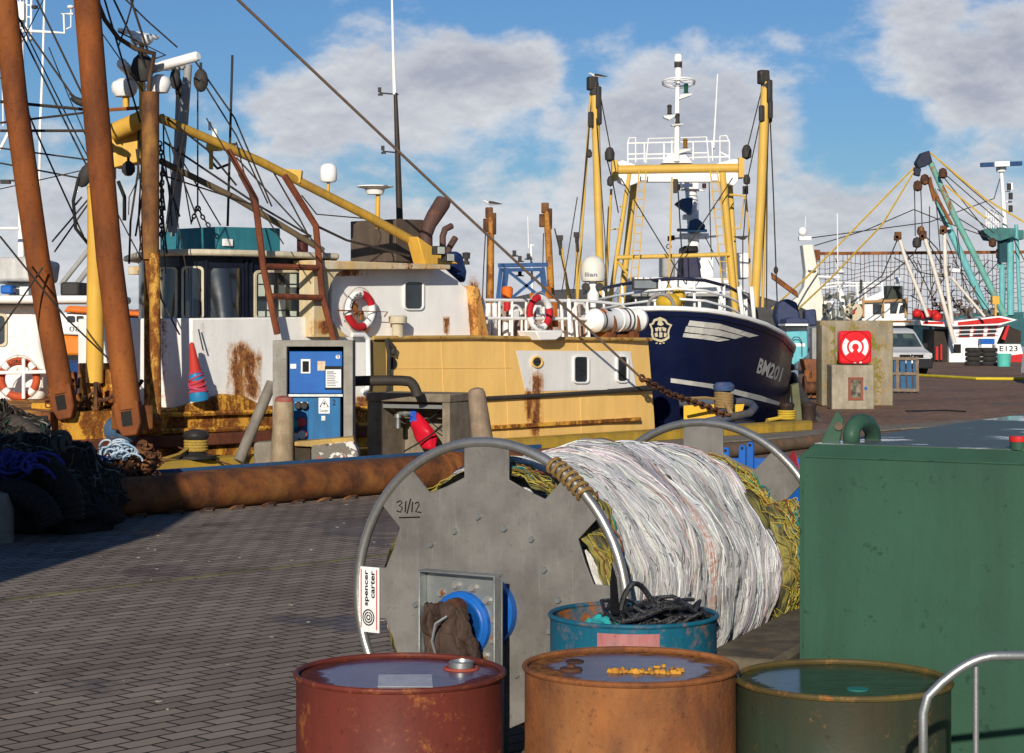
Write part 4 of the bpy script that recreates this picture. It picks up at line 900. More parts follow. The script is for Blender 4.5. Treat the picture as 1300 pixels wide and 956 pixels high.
tangle('rope_tangle',P(146,574,19.55),(.34,.25,.17),30,.0105,mat('pale_blue_white_rope',(.55,.60,.64),(.22,.38,.55),sc_=5,rough=.7,dirt=.2,bmp=.2),'tangle of white and pale blue rope on top of the chain heap',4)
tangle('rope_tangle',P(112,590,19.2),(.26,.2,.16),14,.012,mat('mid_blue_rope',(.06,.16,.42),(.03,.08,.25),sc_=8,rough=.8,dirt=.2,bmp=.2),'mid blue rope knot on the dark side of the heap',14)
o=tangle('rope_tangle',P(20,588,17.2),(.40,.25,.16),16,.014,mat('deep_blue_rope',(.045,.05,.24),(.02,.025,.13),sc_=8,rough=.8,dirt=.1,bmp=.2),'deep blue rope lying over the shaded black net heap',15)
mb=MB(); 
for pts in ([P(125,590,19.0),P(121,610,18.7),P(124,640,18.55),P(121,655,18.5)],[P(143,600,19.0),P(147,612,18.8),P(142,628,18.7)]): mb.tube(pts,.016,6)
tag(mb.build('rope_end',mat('pale_blue_white_rope',(.55,.6,.64))),'pale blue rope ends hanging down over the rusty pipe','rope')
mb=MB(); mb.lathe([(0,0),(.13,0),(.135,.3),(.10,.42),(0,.44)],V(P(-2,690,16.9).x,16.9,0),16); tag(mb.build('stone_post',CONC),'pale stub of a concrete post at the left edge of the quay','post')
# ================================================================= unseen shed added off to the left to cast the long shadow
SHEDM=mat('grey_sheet_cladding',(.2,.21,.21),(.16,.17,.17),rough=.6,dirt=.4)
sh=thing('added_shadow_shed','unseen grey corrugated shed added left of the view to cast the quay shadow','shed',V(-7.5,8.5,0))
mb=MB()
def corr(a,b_,n=34):
    d=(b_-a)/n; nn=V(d.y,-d.x,0).normalized(); pts=[]
    for i in range(n): pts+=[a+d*i,a+d*(i+.35),a+d*(i+.5)+nn*.03,a+d*(i+.85)+nn*.03]
    pts.append(b_); return pts
for a,b_ in ((V(-9.8,6.9,0),V(-4.87,6.9,0)),(V(-4.87,6.9,0),V(-4.87,10,0)),(V(-4.87,10,0),V(-9.8,10,0)),(V(-9.8,10,0),V(-9.8,6.9,0))):
    c=corr(a,b_); mb.add([p for p in c]+[p+V(0,0,3.65) for p in c],[(i,i+1,i+1+len(c),i+len(c)) for i in range(len(c)-1)])
mb.build('wall',SHEDM,sh,smooth=False,recalc=False)
mb=MB(); mb.prism([V(-9.9,6.8,3.65),V(-4.85,6.85,3.65),V(-4.85,10.1,3.65),V(-9.9,10.1,3.65)],V(0,0,.12)); mb.build('roof',SHEDM,sh)
mb=MB(); mb.obox(V(-4.835,7.6,.02),V(.05,0,0),V(0,1.2,0),V(0,0,2.2)); mb.build('door',BLUEFR,sh)
# ================================================================= yellow and white beam trawler at the near quay
def onpl(a,b_,x,y,off=0):                      # point of the vertical plane a-b seen at that pixel, pushed out towards the viewer
    a=Vector(a);b_=Vector(b_); d=P(x,y,1)-V(0,0,EH); n=V((b_-a).y,-(b_-a).x,0).normalized()
    if n.y>0: n=-n
    o=V(0,0,EH); t=(a-o).dot(n)/d.dot(n); return o+d*t+n*off
bA=thing('fishing_trawler','rust streaked yellow and white trawler with navy wheelhouse at the near quay','fishing boat',Q(-3,3.2,-2.2),)
us0=uat(477,.5)
def loft(stations,mt,name,par,cap=True):
    mb=MB(); n=len(stations[0]); vs=[p for s_ in stations for p in s_]; fs=[]
    for i in range(len(stations)-1):
        for k in range(n): fs.append((i*n+k,i*n+(k+1)%n,(i+1)*n+(k+1)%n,(i+1)*n+k))
    fs+=[list(range(n)),list(range((len(stations)-1)*n,len(stations)*n))]
    mb.add(vs,fs); return mb.build(name,mt,par)
def sect(u,v0,v1,zt,rk=0):
    return [Q(u+rk*(zt-z),v,z) for v,z in ((v0,zt),(v0,.4),(v0+.04,-.8),(v0+.5,-2.4),(v1-.5,-2.4),(v1-.04,-.8),(v1,.4),(v1,zt))]
ue=uat(826,.5)
loft([sect(us0,.5,6,1.67),sect(us0+2,.5,6,1.66),sect(ue-1.2,.5,6,1.66),sect(ue,.56,5.8,1.66,.13)],YEL,'hull',bA)
loft([sect(us0-.002,.5,6,.78),sect(-5.5,.5,6,.79),sect(-7.3,.5,6,.80),sect(-8.2,.75,5.7,.83),sect(-9,1.7,4.9,.9),sect(-9.7,3.1,3.5,1.0)],YELR,'fore_hull',bA)
mb=MB(); polyS(mb,[(655,445),(800,446),(808,494),(667,497)],.497,-.004); mb.build('white_panel',mat('white_hull_panel_paint',(.78,.77,.74),(.72,.71,.68),rough=.4,rust=.12,rsc=3,streak=.2,dirt=.2),bA,smooth=False)
mb=MB(); mb.tube([S(*p,.46) for p in ((502,511),(600,507),(690,502),(775,497),(826,491))],.034,8); mb.tube([S(*p,.46) for p in ((772,497),(830,493))],.04,8); mb.build('rubbing_strake',DARK,bA)
mb=MB(); mb.tube([S(*p,.45) for p in ((474,429),(600,428),(720,430),(827,431))],.03,8); mb.build('gunwale_rail',mat('rusty_gunwale',(.5,.33,.1),rust=.5,rsc=6),bA)
def win(par,pl,x0,y0,x1,y1,fm,gm=GLASS,fw=2.2,r=5,th=.03,bulge=0):
    a,b_=pl; n=V((b_-a).y,-(b_-a).x,0).normalized(); n=-n if n.y>0 else n
    o=[onpl(a,b_,x,y,.004) for x,y in rrect(x0,y0,x1,y1,r)]; i=[onpl(a,b_,x,y,.004) for x,y in rrect(x0+fw,y0+fw,x1-fw,y1-fw,max(1,r-fw*.7))]
    mb=MB(); mb.ring(o,i,n*th); f=mb.build('window_frame',fm,par,bevel=.004,seg=1)
    mb=MB()
    if bulge: mb.grid(lambda i,j: onpl(a,b_,lerp(x0+fw*.7,x1-fw*.7,i),lerp(y0+fw*.7,y1-fw*.7,j),.004+bulge*math.sin(math.pi*i)+.10*bulge*10*j*math.sin(math.pi*i)),16,3); mb.build('pane',gm,f,ang=180)
    else: mb.prism([onpl(a,b_,x,y,.005) for x,y in rrect(x0+fw*.6,y0+fw*.6,x1-fw*.6,y1-fw*.6,r)],n*.008); mb.build('pane',gm,f,smooth=False)
    return f
PH=(Q(-3,.493,0),Q(3,.493,0))
win(bA,PH,726,451,747,487,WHITEC); win(bA,PH,781,451,797,486,WHITEC); win(bA,PH,673,452,688,467,YEL,r=7.4,fw=1.6)
mb=MB()
for x in (560,640,733): mb.tube([S(x,432,.495),S(x+6,556,.495)],.004,5)
mb.tube([S(502,468,.495),S(650,467,.495)],.0035,5)
mb.build('weld_seam',YEL,bA)
# fore deckhouse side, flush with the hull
FW=.53
mb=MB(); polyS(mb,[(243,404),(420,402),(447,424),(474,429),(474,497),(447,520),(330,522),(243,526)],FW,2.5); mb.build('deckhouse_side',WHITER,bA,bevel=.02)
mb=MB(); polyS(mb,[(205,523),(255,510),(285,500),(312,503),(345,521)],.44,.12); mb.build('sloping_step',YELR,bA,bevel=.02)
mb=MB()
for y in (526,547): mb.tube([S(160,y+2,.44),S(470,y-8,.44)],.035,6)
mb.build('rubbing_bar',YELR,bA)
mb=MB(); mb.obox(Q(-9,.40,.30),UD*(us0+9),VD*.2,ZD*.16); mb.build('lower_fender',rustmat('brown_rusty_fender',(.15,.045,.022),(.08,.028,.016),third=(.2,.07,.03)),bA,bevel=.02)
mb=MB(); mb.obox(Q(us0-.02,.44,.30),UD*6,VD*.1,ZD*.06); mb.build('lower_strake',YELR,bA,bevel=.01)
# wheelhouse
w=[S(414,400,.75),S(316,400,.75),P(262,400,26.25),P(229,400,26.2),P(202,400,26.5),P(180,400,27.4),P(176,400,28.6)]
w=[V(p.x,p.y,0) for p in w]; back=[V(*P(222,400,31.5).xy,0),V(*P(420,400,31.5).xy,0)]
ctr=sum(w,V(0,0,0))/len(w)
def ringpts(o,z): 
    out=[]
    for p in w: d=(p-Q(-3.6,3,0)); d.z=0; out.append(p+d.normalized()*o+ZD*z)
    return out+[p+ZD*z for p in back]
mb=MB(); mb.prism(ringpts(.02,.78),ZD*1.08); mb.build('wheelhouse_base',WHITE,bA,bevel=.015)
mb=MB(); mb.prism(ringpts(0,1.855),ZD*.95); wb=mb.build('wheelhouse',NAVYW,bA,bevel=.01)
mb=MB(); mb.prism(ringpts(.04,1.84),ZD*.035); mb.build('ledge',RUSTD,bA,bevel=.01)
mb=MB(); mb.prism(ringpts(.22,2.795),ZD*.085); mb.build('roof',mat('cream_roof_paint',(.62,.56,.42),(.5,.45,.33),rust=.25,rsc=6,dirt=.5),bA,bevel=.03)
CF=mat('cream_window_frame',(.62,.56,.40),(.5,.44,.31),rust=.2,rsc=14,dirt=.4)
GL2=mat('hazy_cabin_glass',(.022,.025,.028),(.012,.013,.015),sc_=1.2,rough=.13,dirt=.1,bmp=0,spec=1.0)
pl=[(w[i],w[i+1]) for i in range(6)]
wf=win(wb,pl[0],321,343,388,407,CF,r=7,fw=3.2)
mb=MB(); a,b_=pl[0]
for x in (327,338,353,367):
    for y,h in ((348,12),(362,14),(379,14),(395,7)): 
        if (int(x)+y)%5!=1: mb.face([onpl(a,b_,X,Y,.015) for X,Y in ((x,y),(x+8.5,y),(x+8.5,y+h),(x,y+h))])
mb.build('blind',mat('pale_green_reflection',(.60,.66,.56),(.5,.55,.48),rough=.4,dirt=.2),wf,smooth=False,recalc=False)  # pale green panels on the pane, painted as a reflected grid
win(wb,pl[1],263,339,309,407,NAVYW,GL2,r=6,fw=2.5,bulge=.09); win(wb,pl[2],230,338,259,406,CF,GL2,r=6,fw=3.4,bulge=.05); win(wb,pl[3],203,339,227,405,CF,GL2,r=5,fw=2.8,bulge=.04)
mb=MB()
for x,i in ((318,0),(312,1),(262,2),(229,2)): a,b_=pl[i]; mb.tube([onpl(a,b_,x,330,.02),onpl(a,b_,x,413,.02)],.02,6)
mb.build('trim',NAVYW,wb)
# name lettering on the wheelhouse base
mb=MB(); a,b_=pl[3]; mb.text('U',lambda x,y: onpl(a,b_,206+8*x,444-12*y,.026),.03); mb.build('lettering',INK,bA,recalc=False,smooth=False)
# rusty ladder frame
mb=MB(); r=[]
for pts in ([(306,220),(324,253),(334,337),(352,424)],[(361,223),(378,250),(401,287),(409,374),(424,432)]): mb.tube([S(*p,.25) for p in pts],.045,8)
for a,b_ in (((336,338),(405,340)),((341,376),(409,378))): mb.tube([S(*a,.25),S(*b_,.25)],.04,8)
mb.tube([S(290,190,.3),S(306,220,.25)],.04,8)
mb.build('ladder_frame',rustmat('red_rusty_tube',(.22,.06,.025),(.10,.03,.016),third=(.28,.09,.03)),bA)
# teal locker and fittings on the roof
mb=MB(); a=S(277,319,1.5); b_=S(356,320,1.5); mb.obox(a,(b_-a),VD*1.3,ZD*.34); tb=mb.build('teal_box',TEAL,bA,bevel=.015); mb=MB(); a=S(284,303,1.46); mb.obox(a-ZD*.1,UD*.17,VD*.04,ZD*.1); mb.build('light_box',WHITEC,bA,bevel=.01)
mb=MB(); a=S(384,318,1.2); mb.lathe([(0,0),(.09,0),(.09,.03),(.08,.03),(.08,.22),(.09,.22),(.09,.27),(0,.28)],V(a.x,a.y,2.88),18); mb.build('lamp',mat('dark_red_lamp',(.08,.02,.02),(.04,.012,.012),rough=.3),bA)
# aft deckhouse
DV=.66
mb=MB(); polyS(mb,[(421,337),(562,338),(598,370),(616,428),(421,428)],DV,3.6); mb.build('aft_house',WHITE,bA,bevel=.02)
mb=MB(); polyS(mb,[(400,330),(572,336),(572,342),(400,342)],.30,4.2); mb.build('aft_roof',mat('rusty_roof_edge',(.62,.55,.42),(.6,.38,.12),rust=.42,rsc=4,streak=.6,dirt=.4),bA,bevel=.012)
op=[(398,336),(448,338)]+[(448-32*math.sin(R(t)),383-45*math.cos(R(t))) for t in (20,40,60,80,100,120)]+[(425,412),(438,424),(444,428),(398,428)]
mb=MB(); polyS(mb,op,.36,.30); mb.build('wing_panel',mat('cream_wing_paint',(.62,.55,.40),(.62,.42,.14),sc_=1.5,rust=.35,rsc=3,streak=.3,dirt=.4),bA,bevel=.01)
PD=(Q(-3,DV,0),Q(3,DV,0)); win(bA,PD,511,356,537,394,WHITEC,r=6,fw=2)
mb=MB(); c=S(505,428,.5); mb.lathe([(0,0),(.085,0),(.085,.20),(.13,.20),(.135,.29),(.11,.31),(0,.315)],c,20); mb.build('vent',CREAM,bA)
mb=MB(); polyS(mb,[(602,362),(609,366),(622,428),(607,428)],.5,.3); mb.build('orange_post',mat('orange_rusty_post',(.7,.42,.12),(.5,.2,.05),rust=.6,rsc=4,streak=.3),bA,bevel=.02)
mb=MB(); mb.tube([S(*p,.42) for p in [(447,425),(462,425),(467,430),(468,480),(466,494),(460,496)]],.035,8); mb.build('white_rail',WHITE,bA)
mb=MB(); mb.tube([S(*p,.42) for p in [(491,430),(494,450),(493,500)]],.03,8); mb.tube([S(*p,.42) for p in [(491,432),(500,442),(498,450)]],.04,8); mb.build('deck_pipe',DARK,bA)
mb=MB(); mb.lathe([(0,0),(.085,0),(.085,.02),(0,.02)],S(497,461,.49),20,UD,ZD,-VD); mb.build('scupper',CDARK,bA)
mb=MB(); polyS(mb,[(470,431),(489,431),(490,500),(470,497)],.497,-.004); mb.build('side_door',mat('shaded_olive_paint',(.23,.16,.06),(.2,.14,.05),dirt=.4),bA,smooth=False)  # flat olive sheet painting the shade of the recess in the hull side
# rust runs laid on the plates
RP,nt,b=newmat('rust_run'); at=nt.nodes.new('ShaderNodeAttribute'); at.attribute_name='pp'; pv=at.outputs['Vector']; v=coords(nt)
sx=nt.nodes.new('ShaderNodeSeparateXYZ'); nt.links.new(pv,sx.inputs[0])
na=noise(nt,mapv(nt,v,(1,1,.3)),6,7,.7); nb=noise(nt,v,26,5,.7)
fx=math_(nt,'ABSOLUTE',math_(nt,'SUBTRACT',sx.outputs[0],.5)); fal=math_(nt,'MULTIPLY',mrange(nt,fx,.1,.5,1,0),mrange(nt,math_(nt,'ABSOLUTE',math_(nt,'SUBTRACT',sx.outputs[1],.5)),.3,.5,1,0))
q=math_(nt,'ADD',math_(nt,'ADD',math_(nt,'MULTIPLY',na,.95),math_(nt,'MULTIPLY',nb,.35)),math_(nt,'MULTIPLY',math_(nt,'SUBTRACT',fal,.5),.30))
core=mrange(nt,q,.72,.76); nt.links.new(mixc(nt,core,(.58,.27,.07),mixc(nt,mrange(nt,nb,.4,.6),(.07,.025,.012),(.30,.10,.02))),b.inputs['Base Color']); b.inputs['Roughness'].default_value=.8
nt.links.new(math_(nt,'MULTIPLY',mrange(nt,q,.50,.62),fal,True) if False else math_(nt,'MAXIMUM',core,math_(nt,'MULTIPLY',mrange(nt,q,.56,.76,0,.7),mrange(nt,fal,0,.3))),b.inputs['Alpha'])
mb=MB()
for x0,y0,x1,y1,v in ((284,428,322,522,FW-.006),(300,440,336,515,FW-.008),(670,464,692,560,.488),(664,490,680,540,.488),(560,400,572,428,DV-.006),(395,405,430,426,.35),(444,500,474,524,.49),(590,345,615,420,DV-.006),(420,340,470,352,DV-.006)):
    mb.grid(lambda i,j: S(lerp(x0,x1,i),lerp(y0,y1,j),v),2,4)
mb.build('rust_stain',RP,bA,smooth=False,recalc=False)
# exhausts, engine box, tarp
BRN=mat('brown_exhaust_paint',(.10,.055,.045),(.07,.04,.035),rough=.6,rust=.3,rsc=6)
def SP(x,y,v): return S(x,y,v)
mb=MB(); polyS(mb,[(502,278),(538,279),(538,334),(502,332)],1.6,1.0); mb.build('engine_box',mat('brown_box_paint',(.12,.09,.065),(.09,.065,.05),rust=.2,rsc=5,dirt=.5),bA,bevel=.015)
mb=MB(); mb.tube([SP(541,330,1.5),SP(541,298,1.5),SP(545,285,1.5),SP(552,273,1.5),SP(561,259,1.5),SP(563,254,1.5)],[.10,.10,.11,.125,.13,.12],16); mb.tube([SP(562,335,1.4),SP(562,300,1.4),SP(565,291,1.4),SP(573,287,1.4)],.05,12); mb.tube([SP(566,335,1.2),SP(570,315,1.2),SP(578,302,1.2)],.05,12); mb.build('exhaust_pipe',BRN,bA)
mb=MB(); polyS(mb,[(576,345),(571,330),(580,318),(588,322),(594,345),(592,360),(584,352)],1.0,.8); mb.build('tarpaulin',mat('dark_blue_tarp',(.015,.035,.12),(.01,.02,.07),sc_=7,bmp=.5,bsc=8),bA,bevel=.05)
mb=MB(); a=SP(592,336,.8); mb.lathe([(0,0),(.05,0),(.05,.05),(.03,.05),(.03,.09),(.055,.09),(.06,.17),(.065,.18),(0,.19)],a,14); mb.build('deck_lamp',DARK,bA)
for x,y in ((556,318),(568,327)):
    mb=MB(); c=SP(x,y,.5); mb.box(c,(.17,.10,.13),R(45)); fl_=mb.build('flood_light',DARK,bA,bevel=.01); mb=MB(); mb.box(c+V(.05,-.06,0),(.13,.012,.10),R(45)); mb.build('lens',mat('floodlight_lens',(.5,.55,.5),rough=.15),fl_)
mb=MB(); polyS(mb,[(530,300),(556,318),(583,335),(540,336)],.8,.25); mb.build('boom_bracket',YELM,bA,bevel=.015)
# masts and booms
def PT(mb,pts,r,n=10): mb.tube([P(*p) for p in pts],r,n); return mb
mb=MB(); PT(mb,[(122,238,25),(122,300,25),(121,400,25),(120,486,25)],.11,18); mb.build('yellow_mast',YELM,bA)
mb=MB(); mb.prism([P(*p,26) for p in ((139,172),(182,146),(182,204),(144,213))],V(.02,.3,0)); mb.prism([P(*p,26) for p in ((110,236),(144,205),(144,225),(134,246),(110,246))],V(0,.2,0)); mb.build('mast_panel',YELM,bA,bevel=.012)
mb=MB(); PT(mb,[(143,168,25.9),(183,150,25.7)],.115,18); mb.build('crossbeam',YELM,bA)
mb=MB(); PT(mb,[(191,118,25.0),(191,330,24.8)],.110,12); mb.build('rust_post',rustmat('dark_brown_rusty_post',(.18,.075,.025),(.08,.034,.016),third=(.36,.18,.04),sc_=7),bA)
mb=MB(); PT(mb,[(196,322,24.55),(197,430,24.5),(198,548,24.5)],.070,12); PT(mb,[(187,325,24.8),(187,540,24.8)],.042,10); mb.build('gallows_post',mat('very_rusty_yellow_post',(.58,.33,.06),(.5,.26,.04),rust=.72,rsc=8,streak=.5,dirt=.4,bmp=.4),bA)
mb=MB(); PT(mb,[(180,55,25.6),(180,140,25.6)],.036,12); PT(mb,[(160,118,25.7),(160,140,25.7)],.045,10); mb.build('radar_post',YELM,bA)
mb=MB()
for y,w_ in ((140,30),(139,38)): PT(mb,[(137,y,25.6),(200,y-4,25.6)],.02,6)
mb.build('rusty_bracket',RUST,bA)
def radar(c,p,q,rb,rx,rz,nm='radar_scanner'):
    mb=MB(); mb.tube([p,p.lerp(q,.03),p.lerp(q,.97),q],[rb*.7,rb,rb,rb*.7],14); s_=mb.build(nm,WHITEC,bA); mb=MB(); mb.lathe([(0,-rz),(rx*.7,-rz),(rx*.95,-rz*.5),(rx,0),(rx*.9,rz*.4),(rx*.4,rz*.8),(0,rz*.85)],c,22); mb.build('radar_housing',WHITEC,bA)
radar(P(180,49,25.6),P(150,38,25.4),P(201,48,25.8),.030,.15,.075)
radar(P(158,110,25.7),P(154,80,25.1),P(181,110,26.4),.07,.17,.13)
radar(P(203,105,25.6),P(190,88,25.6),P(252,71,25.2),.065,.145,.13)
mb=MB(); PT(mb,[(239,82,27),(231,170,27),(217,295,27)],[.055,.075,.085],14); PT(mb,[(237,86,27),(190,88,27)],.03); PT(mb,[(226,120,27.3),(219,300,27.3)],.03); mb.build('grey_mast',GREYM,bA)
mb=MB(); PT(mb,[(203,150,26.2),(330,205,27.4),(470,276,28.8),(552,322,29.6)],[.062,.062,.066,.075],14); mb.build('yellow_boom',mat('rust_spotted_yellow_boom',(.58,.34,.05),(.42,.25,.05),rust=.35,rsc=6,streak=1,dirt=.4),bA)
mb=MB(); PT(mb,[(203,204,26.6),(300,252,27.2),(410,318,28)],.045,12); mb.build('olive_boom',mat('olive_brown_boom',(.16,.12,.07),(.10,.08,.05),rust=.3,rsc=6),bA)
mb=MB(); PT(mb,[(361,223,27.4),(378,250,27.4)],.04); mb.prism([P(*p,27.8) for p in ((358,214),(383,216),(381,232),(362,230))],V(0,.2,0)); mb.build('boom_lug',YELM,bA)
for pts,r in (([(2,-40,24.3),(20,130,24.3),(48,330,24.3),(79,500,24.2)],.148),([(107,-40,23.9),(121,130,23.9),(139,330,23.9),(163,520,23.8)],.158)):
    mb=MB(); PT(mb,pts,r,22); bo=mb.build('derrick_boom',rustmat('orange_brown_boom_steel',(.235,.066,.012),(.105,.030,.009),sc_=2.2,third=(.35,.115,.02),zs=.35,bmp=.25),bA)
    p1_=P(*pts[-1]); ax_=(p1_-P(*pts[-2])).normalized(); sx_=ax_.cross(V(0,1,0)).normalized(); fy=sx_.cross(ax_)
    mb=MB(); mb.prism([p1_+sx_*a*r-ax_*b_+fy*r*.8 for a,b_ in ((-.95,.1),(.95,.1),(.95,-.18),(.55,-.32),(-.55,-.32),(-.95,-.18))],-fy*r*1.6); hf=mb.build('heel_fork',rustmat('orange_brown_boom_steel'),bo,bevel=.02)
    mb=MB(); n_=-fy if fy.y>0 else fy; mb.prism([p1_+sx_*a*r-ax_*b_+n_*r*.805 for a,b_ in ((-.45,-.02),(.35,-.02),(.35,-.2),(-.45,-.2))],n_*.004); mb.build('fork_slot',CDARK,hf,smooth=False)
mb=MB(); PT(mb,[(150,518,24),(205,536,24.4)],.05); mb.box(P(168,530,24),(.42,.3,.3),R(40)); mb.build('heel_block',RUST,bA,bevel=.02)
# foredeck clutter
mb=MB(); random.seed(9)
for k in range(16): 
    c=P(random.uniform(92,158),random.uniform(480,545),25.2+random.uniform(-.3,.5)); mb.box(c,(random.uniform(.08,.3),random.uniform(.08,.3),random.uniform(.1,.45)),random.uniform(0,1.5))
mb.box(P(122,505,25.6),(.36,.36,.9),.6); mb.box(P(88,535,25.6),(.9,.4,.5),.8); mb.build('winch_gear',YELR,bA,bevel=.02)
mb=MB()
for k in range(9):
    a=P(random.uniform(92,175),random.uniform(478,530),24.7); mb.tube(sag(a,a+V(random.uniform(-.3,.3),random.uniform(-.2,.2),random.uniform(-.4,.1)),.06,5),random.uniform(.015,.035),6)
for k in range(5): mb.torus(P(random.uniform(95,150),random.uniform(490,530),24.8),random.uniform(.08,.13),.02,ax=V(random.uniform(-1,1),1,random.uniform(-.5,.5)),n=16)
mb.build('deck_gear',RUSTD,bA)
mb=MB(); c=P(155,546,24.3); mb.lathe([(0,-.16),(.16,-.16),(.16,.12),(.1,.16),(0,.16)],c,16,UD,ZD,-VD); mb.build('blue_roller',mat('worn_blue_roller',(.05,.12,.22),(.06,.07,.09),rust=.4,rsc=7),bA)
mb=MB(); rectD(mb,28,523,64,548,23.9,.4); mb.build('rust_box',RUST,bA,bevel=.01); mb=MB(); rectD(mb,34,528,60,541,23.88,.03); mb.build('box_opening',CDARK,bA)
mb=MB(); mb.obox(P(40,548,23.9)-ZD*.12,UD*2.2,VD*.5,ZD*.14); mb.build('deck_beam',RUST,bA)
mb=MB()
for k in range(70): mb.torus(P(random.uniform(60,96),random.uniform(498,538),24.4+random.uniform(-.15,.15)),.036,.011,ax=V(random.gauss(0,1),random.gauss(0,1),random.gauss(0,1)),n=8,m=5)
mb.build('chain_bag',RUST,bA)
# pulley blocks
def block(x,y,DD,h=.17,w_=.10,rot=0,m=DARK):
    mb=MB(); c=P(x,y,DD); 
    prof=[(0,-h),(w_*.5,-h*.9),(w_*.95,-h*.4),(w_,.1*h),(w_*.8,h*.6),(w_*.35,h*.95),(0,h)]
    mb.lathe(prof,c,14,V(1,0,0),V(0,.7,0),(V(math.sin(rot),0,math.cos(rot)))); mb.tube([c+V(math.sin(rot),0,math.cos(rot))*h*.8,c+V(math.sin(rot),0,math.cos(rot))*h*1.5],.02,6); return mb.build('pulley_block',m,bA)
for a in ((181,86,25.3,.19,.15),(255,102,26.6,.16,.10),(103,130,24.6,.12,.10,-.9),(109,222,25.2,.17,.10,.3),(188,184,25.2,.17,.10),(222,100,26.5,.14,.07),(227,112,26.6,.16,.05),(163,214,25.4,.1,.09)): block(*a)
# thin poles, aerials
mb=MB(); PT(mb,[(295,70,28),(292,180,28),(289,287,28)],.018,8); PT(mb,[(262,186,28),(300,183,28)],.02); PT(mb,[(268,205,28),(276,214,28),(292,208,28)],.02); mb.build('dark_pole',DARK,bA)
mb=MB(); mb.lathe([(0,-.08),(.05,-.08),(.035,.06),(0,.08)],P(273,170,27.9),12); mb.lathe([(0,-.06),(.03,-.06),(.03,.06),(0,.06)],P(267,160,27.9),12); mb.build('signal_lamp',WHITEC,bA); mb=MB(); mb.box(P(272,187,27.9),(.2,.14,.1)); PT(mb,[(268,190,27.9),(268,215,27.9)],.03); mb.build('lamp_bracket',YELM,bA)
mb=MB(); PT(mb,[(502,118,30),(505,200,30),(508,300,30)],[.03,.045,.055],10); mb.build('dark_mast',mat('brown_black_mast',(.05,.035,.028),(.03,.025,.02)),bA)
mb=MB(); PT(mb,[(497,-30,30),(499,60,30),(501,120,30)],[.015,.022,.032],8); mb.build('white_aerial',WHITEC,bA)
mb=MB()
for y,x in ((118,482),(192,486)): PT(mb,[(x,y,30),(506,y+2,30)],.012); mb.box(P(x,y-4,30),(.05,.05,.07)); mb.box(P(x+1,y+2,30),(.07,.06,.03))
mb.build('wind_sensor',DARK,bA)
mb=MB(); c=P(417,220,29); mb.lathe([(0,-.13),(.10,-.13),(.125,-.10),(.128,0),(.12,.09),(.08,.135),(0,.15)],c,22); mb.build('satellite_dome',WHITEC,bA); mb=MB(); PT(mb,[(417,232,29),(416,252,29)],.025); PT(mb,[(480,247,29),(479,290,29)],.035); mb.build('dome_post',YELM,bA)
mb=MB(); c=P(476,240,29); mb.lathe([(0,-.08),(.12,-.08),(.15,0),(.27,.03),(.27,.045),(.05,.06),(0,.06)],c,26); mb.build('radar_dish',WHITEC,bA)
# stern rails, life raft, satellite dome
RV=.75
mb=MB()
for y in (381,404): mb.tube([S(607,y,RV),S(745,y+1,RV)],.026,8)
for x in (614,634,650,668,690,712,730,745): mb.tube([S(x,382,RV),S(x+3 if x>700 else x,429,RV)],.022,8)
for x0,x1,y in ((648,662,388),(676,690,389),(728,745,385)): mb.tube([S(x0,428,RV+.4),S(x0,y+8,RV+.4),S(lerp(x0,x1,.3),y,RV+.4),S(lerp(x0,x1,.7),y,RV+.4),S(x1,y+8,RV+.4),S(x1,428,RV+.4)],.025,8)
mb.tube([S(722,380,RV),S(724,428,RV-.15)],.035,8); mb.tube([S(745,382,RV),S(788,386,RV),S(794,392,RV)],.026,8)
for x in (620,628,642): mb.tube([S(x,385,RV+.8),S(x,428,RV+.8)],.045,8)
mb.build('stern_rail',WHITE,bA)
mb=MB()
random.seed(2)
for k in range(26): mb.box(S(random.uniform(612,740),random.uniform(395,428),random.uniform(1.2,3)),(random.uniform(.05,.25),random.uniform(.05,.3),random.uniform(.1,.4)),random.uniform(0,2))
mb.build('deck_gear',mat('mixed_deck_gear',(.30,.12,.05),(.35,.33,.30),sc_=2.2,rust=.3),bA,bevel=.01)
mb=MB()
for x,y0,y1 in ((676,372,424),(696,364,420),(703,378,415)): mb.bar(S(x,y0,1.3),S(x+2,y1,1.3),.07,.07)
mb.build('orange_bracket',mat('rusty_orange_bracket',(.55,.17,.03),(.4,.1,.02),rust=.4,rsc=6),bA)
mb=MB(); mb.lathe([(0,0),(.075,0),(.09,.07),(.09,.15),(.06,.18),(0,.18)],S(644,378,1.3),14); mb.build('orange_float',ORANGE,bA); mb=MB(); mb.tube([S(644,378,1.3),S(644,395,1.3)],.06,10); mb.build('red_band',RED,bA)
mb=MB(); polyS(mb,[(680,420),(716,419),(712,428),(706,432),(686,432)],.25,.4); mb.build('scoop',WHITE,bA,bevel=.02)
lr=thing('life_raft','white cylindrical life raft canister strapped to a rusty cradle','life raft',S(782,424,.75))
a=S(749,407,.7); b_=S(815,406,.7); d=(b_-a).normalized(); L=(b_-a).length
mb=MB(); mb.lathe([(0,-.02),(.13,0),(.185,.06),(.19,.1),(.197,.11),(.197,.13),(.19,.14),(.19,L*.5-.02),(.2,L*.5-.015),(.2,L*.5+.015),(.19,L*.5+.02),(.19,L-.14),(.197,L-.13),(.197,L-.11),(.19,L-.1),(.185,L-.06),(.13,L),(0,L+.02)],a,28,VD,ZD,d); mb.build('canister',WHITEC,lr)
mb=MB()
for t in (.15,.60,.68): mb.lathe([(.2,-.01),(.204,-.01),(.204,.01),(.2,.01)],a+d*L*t,28,VD,ZD,d)
mb.build('strap',DARK,lr)
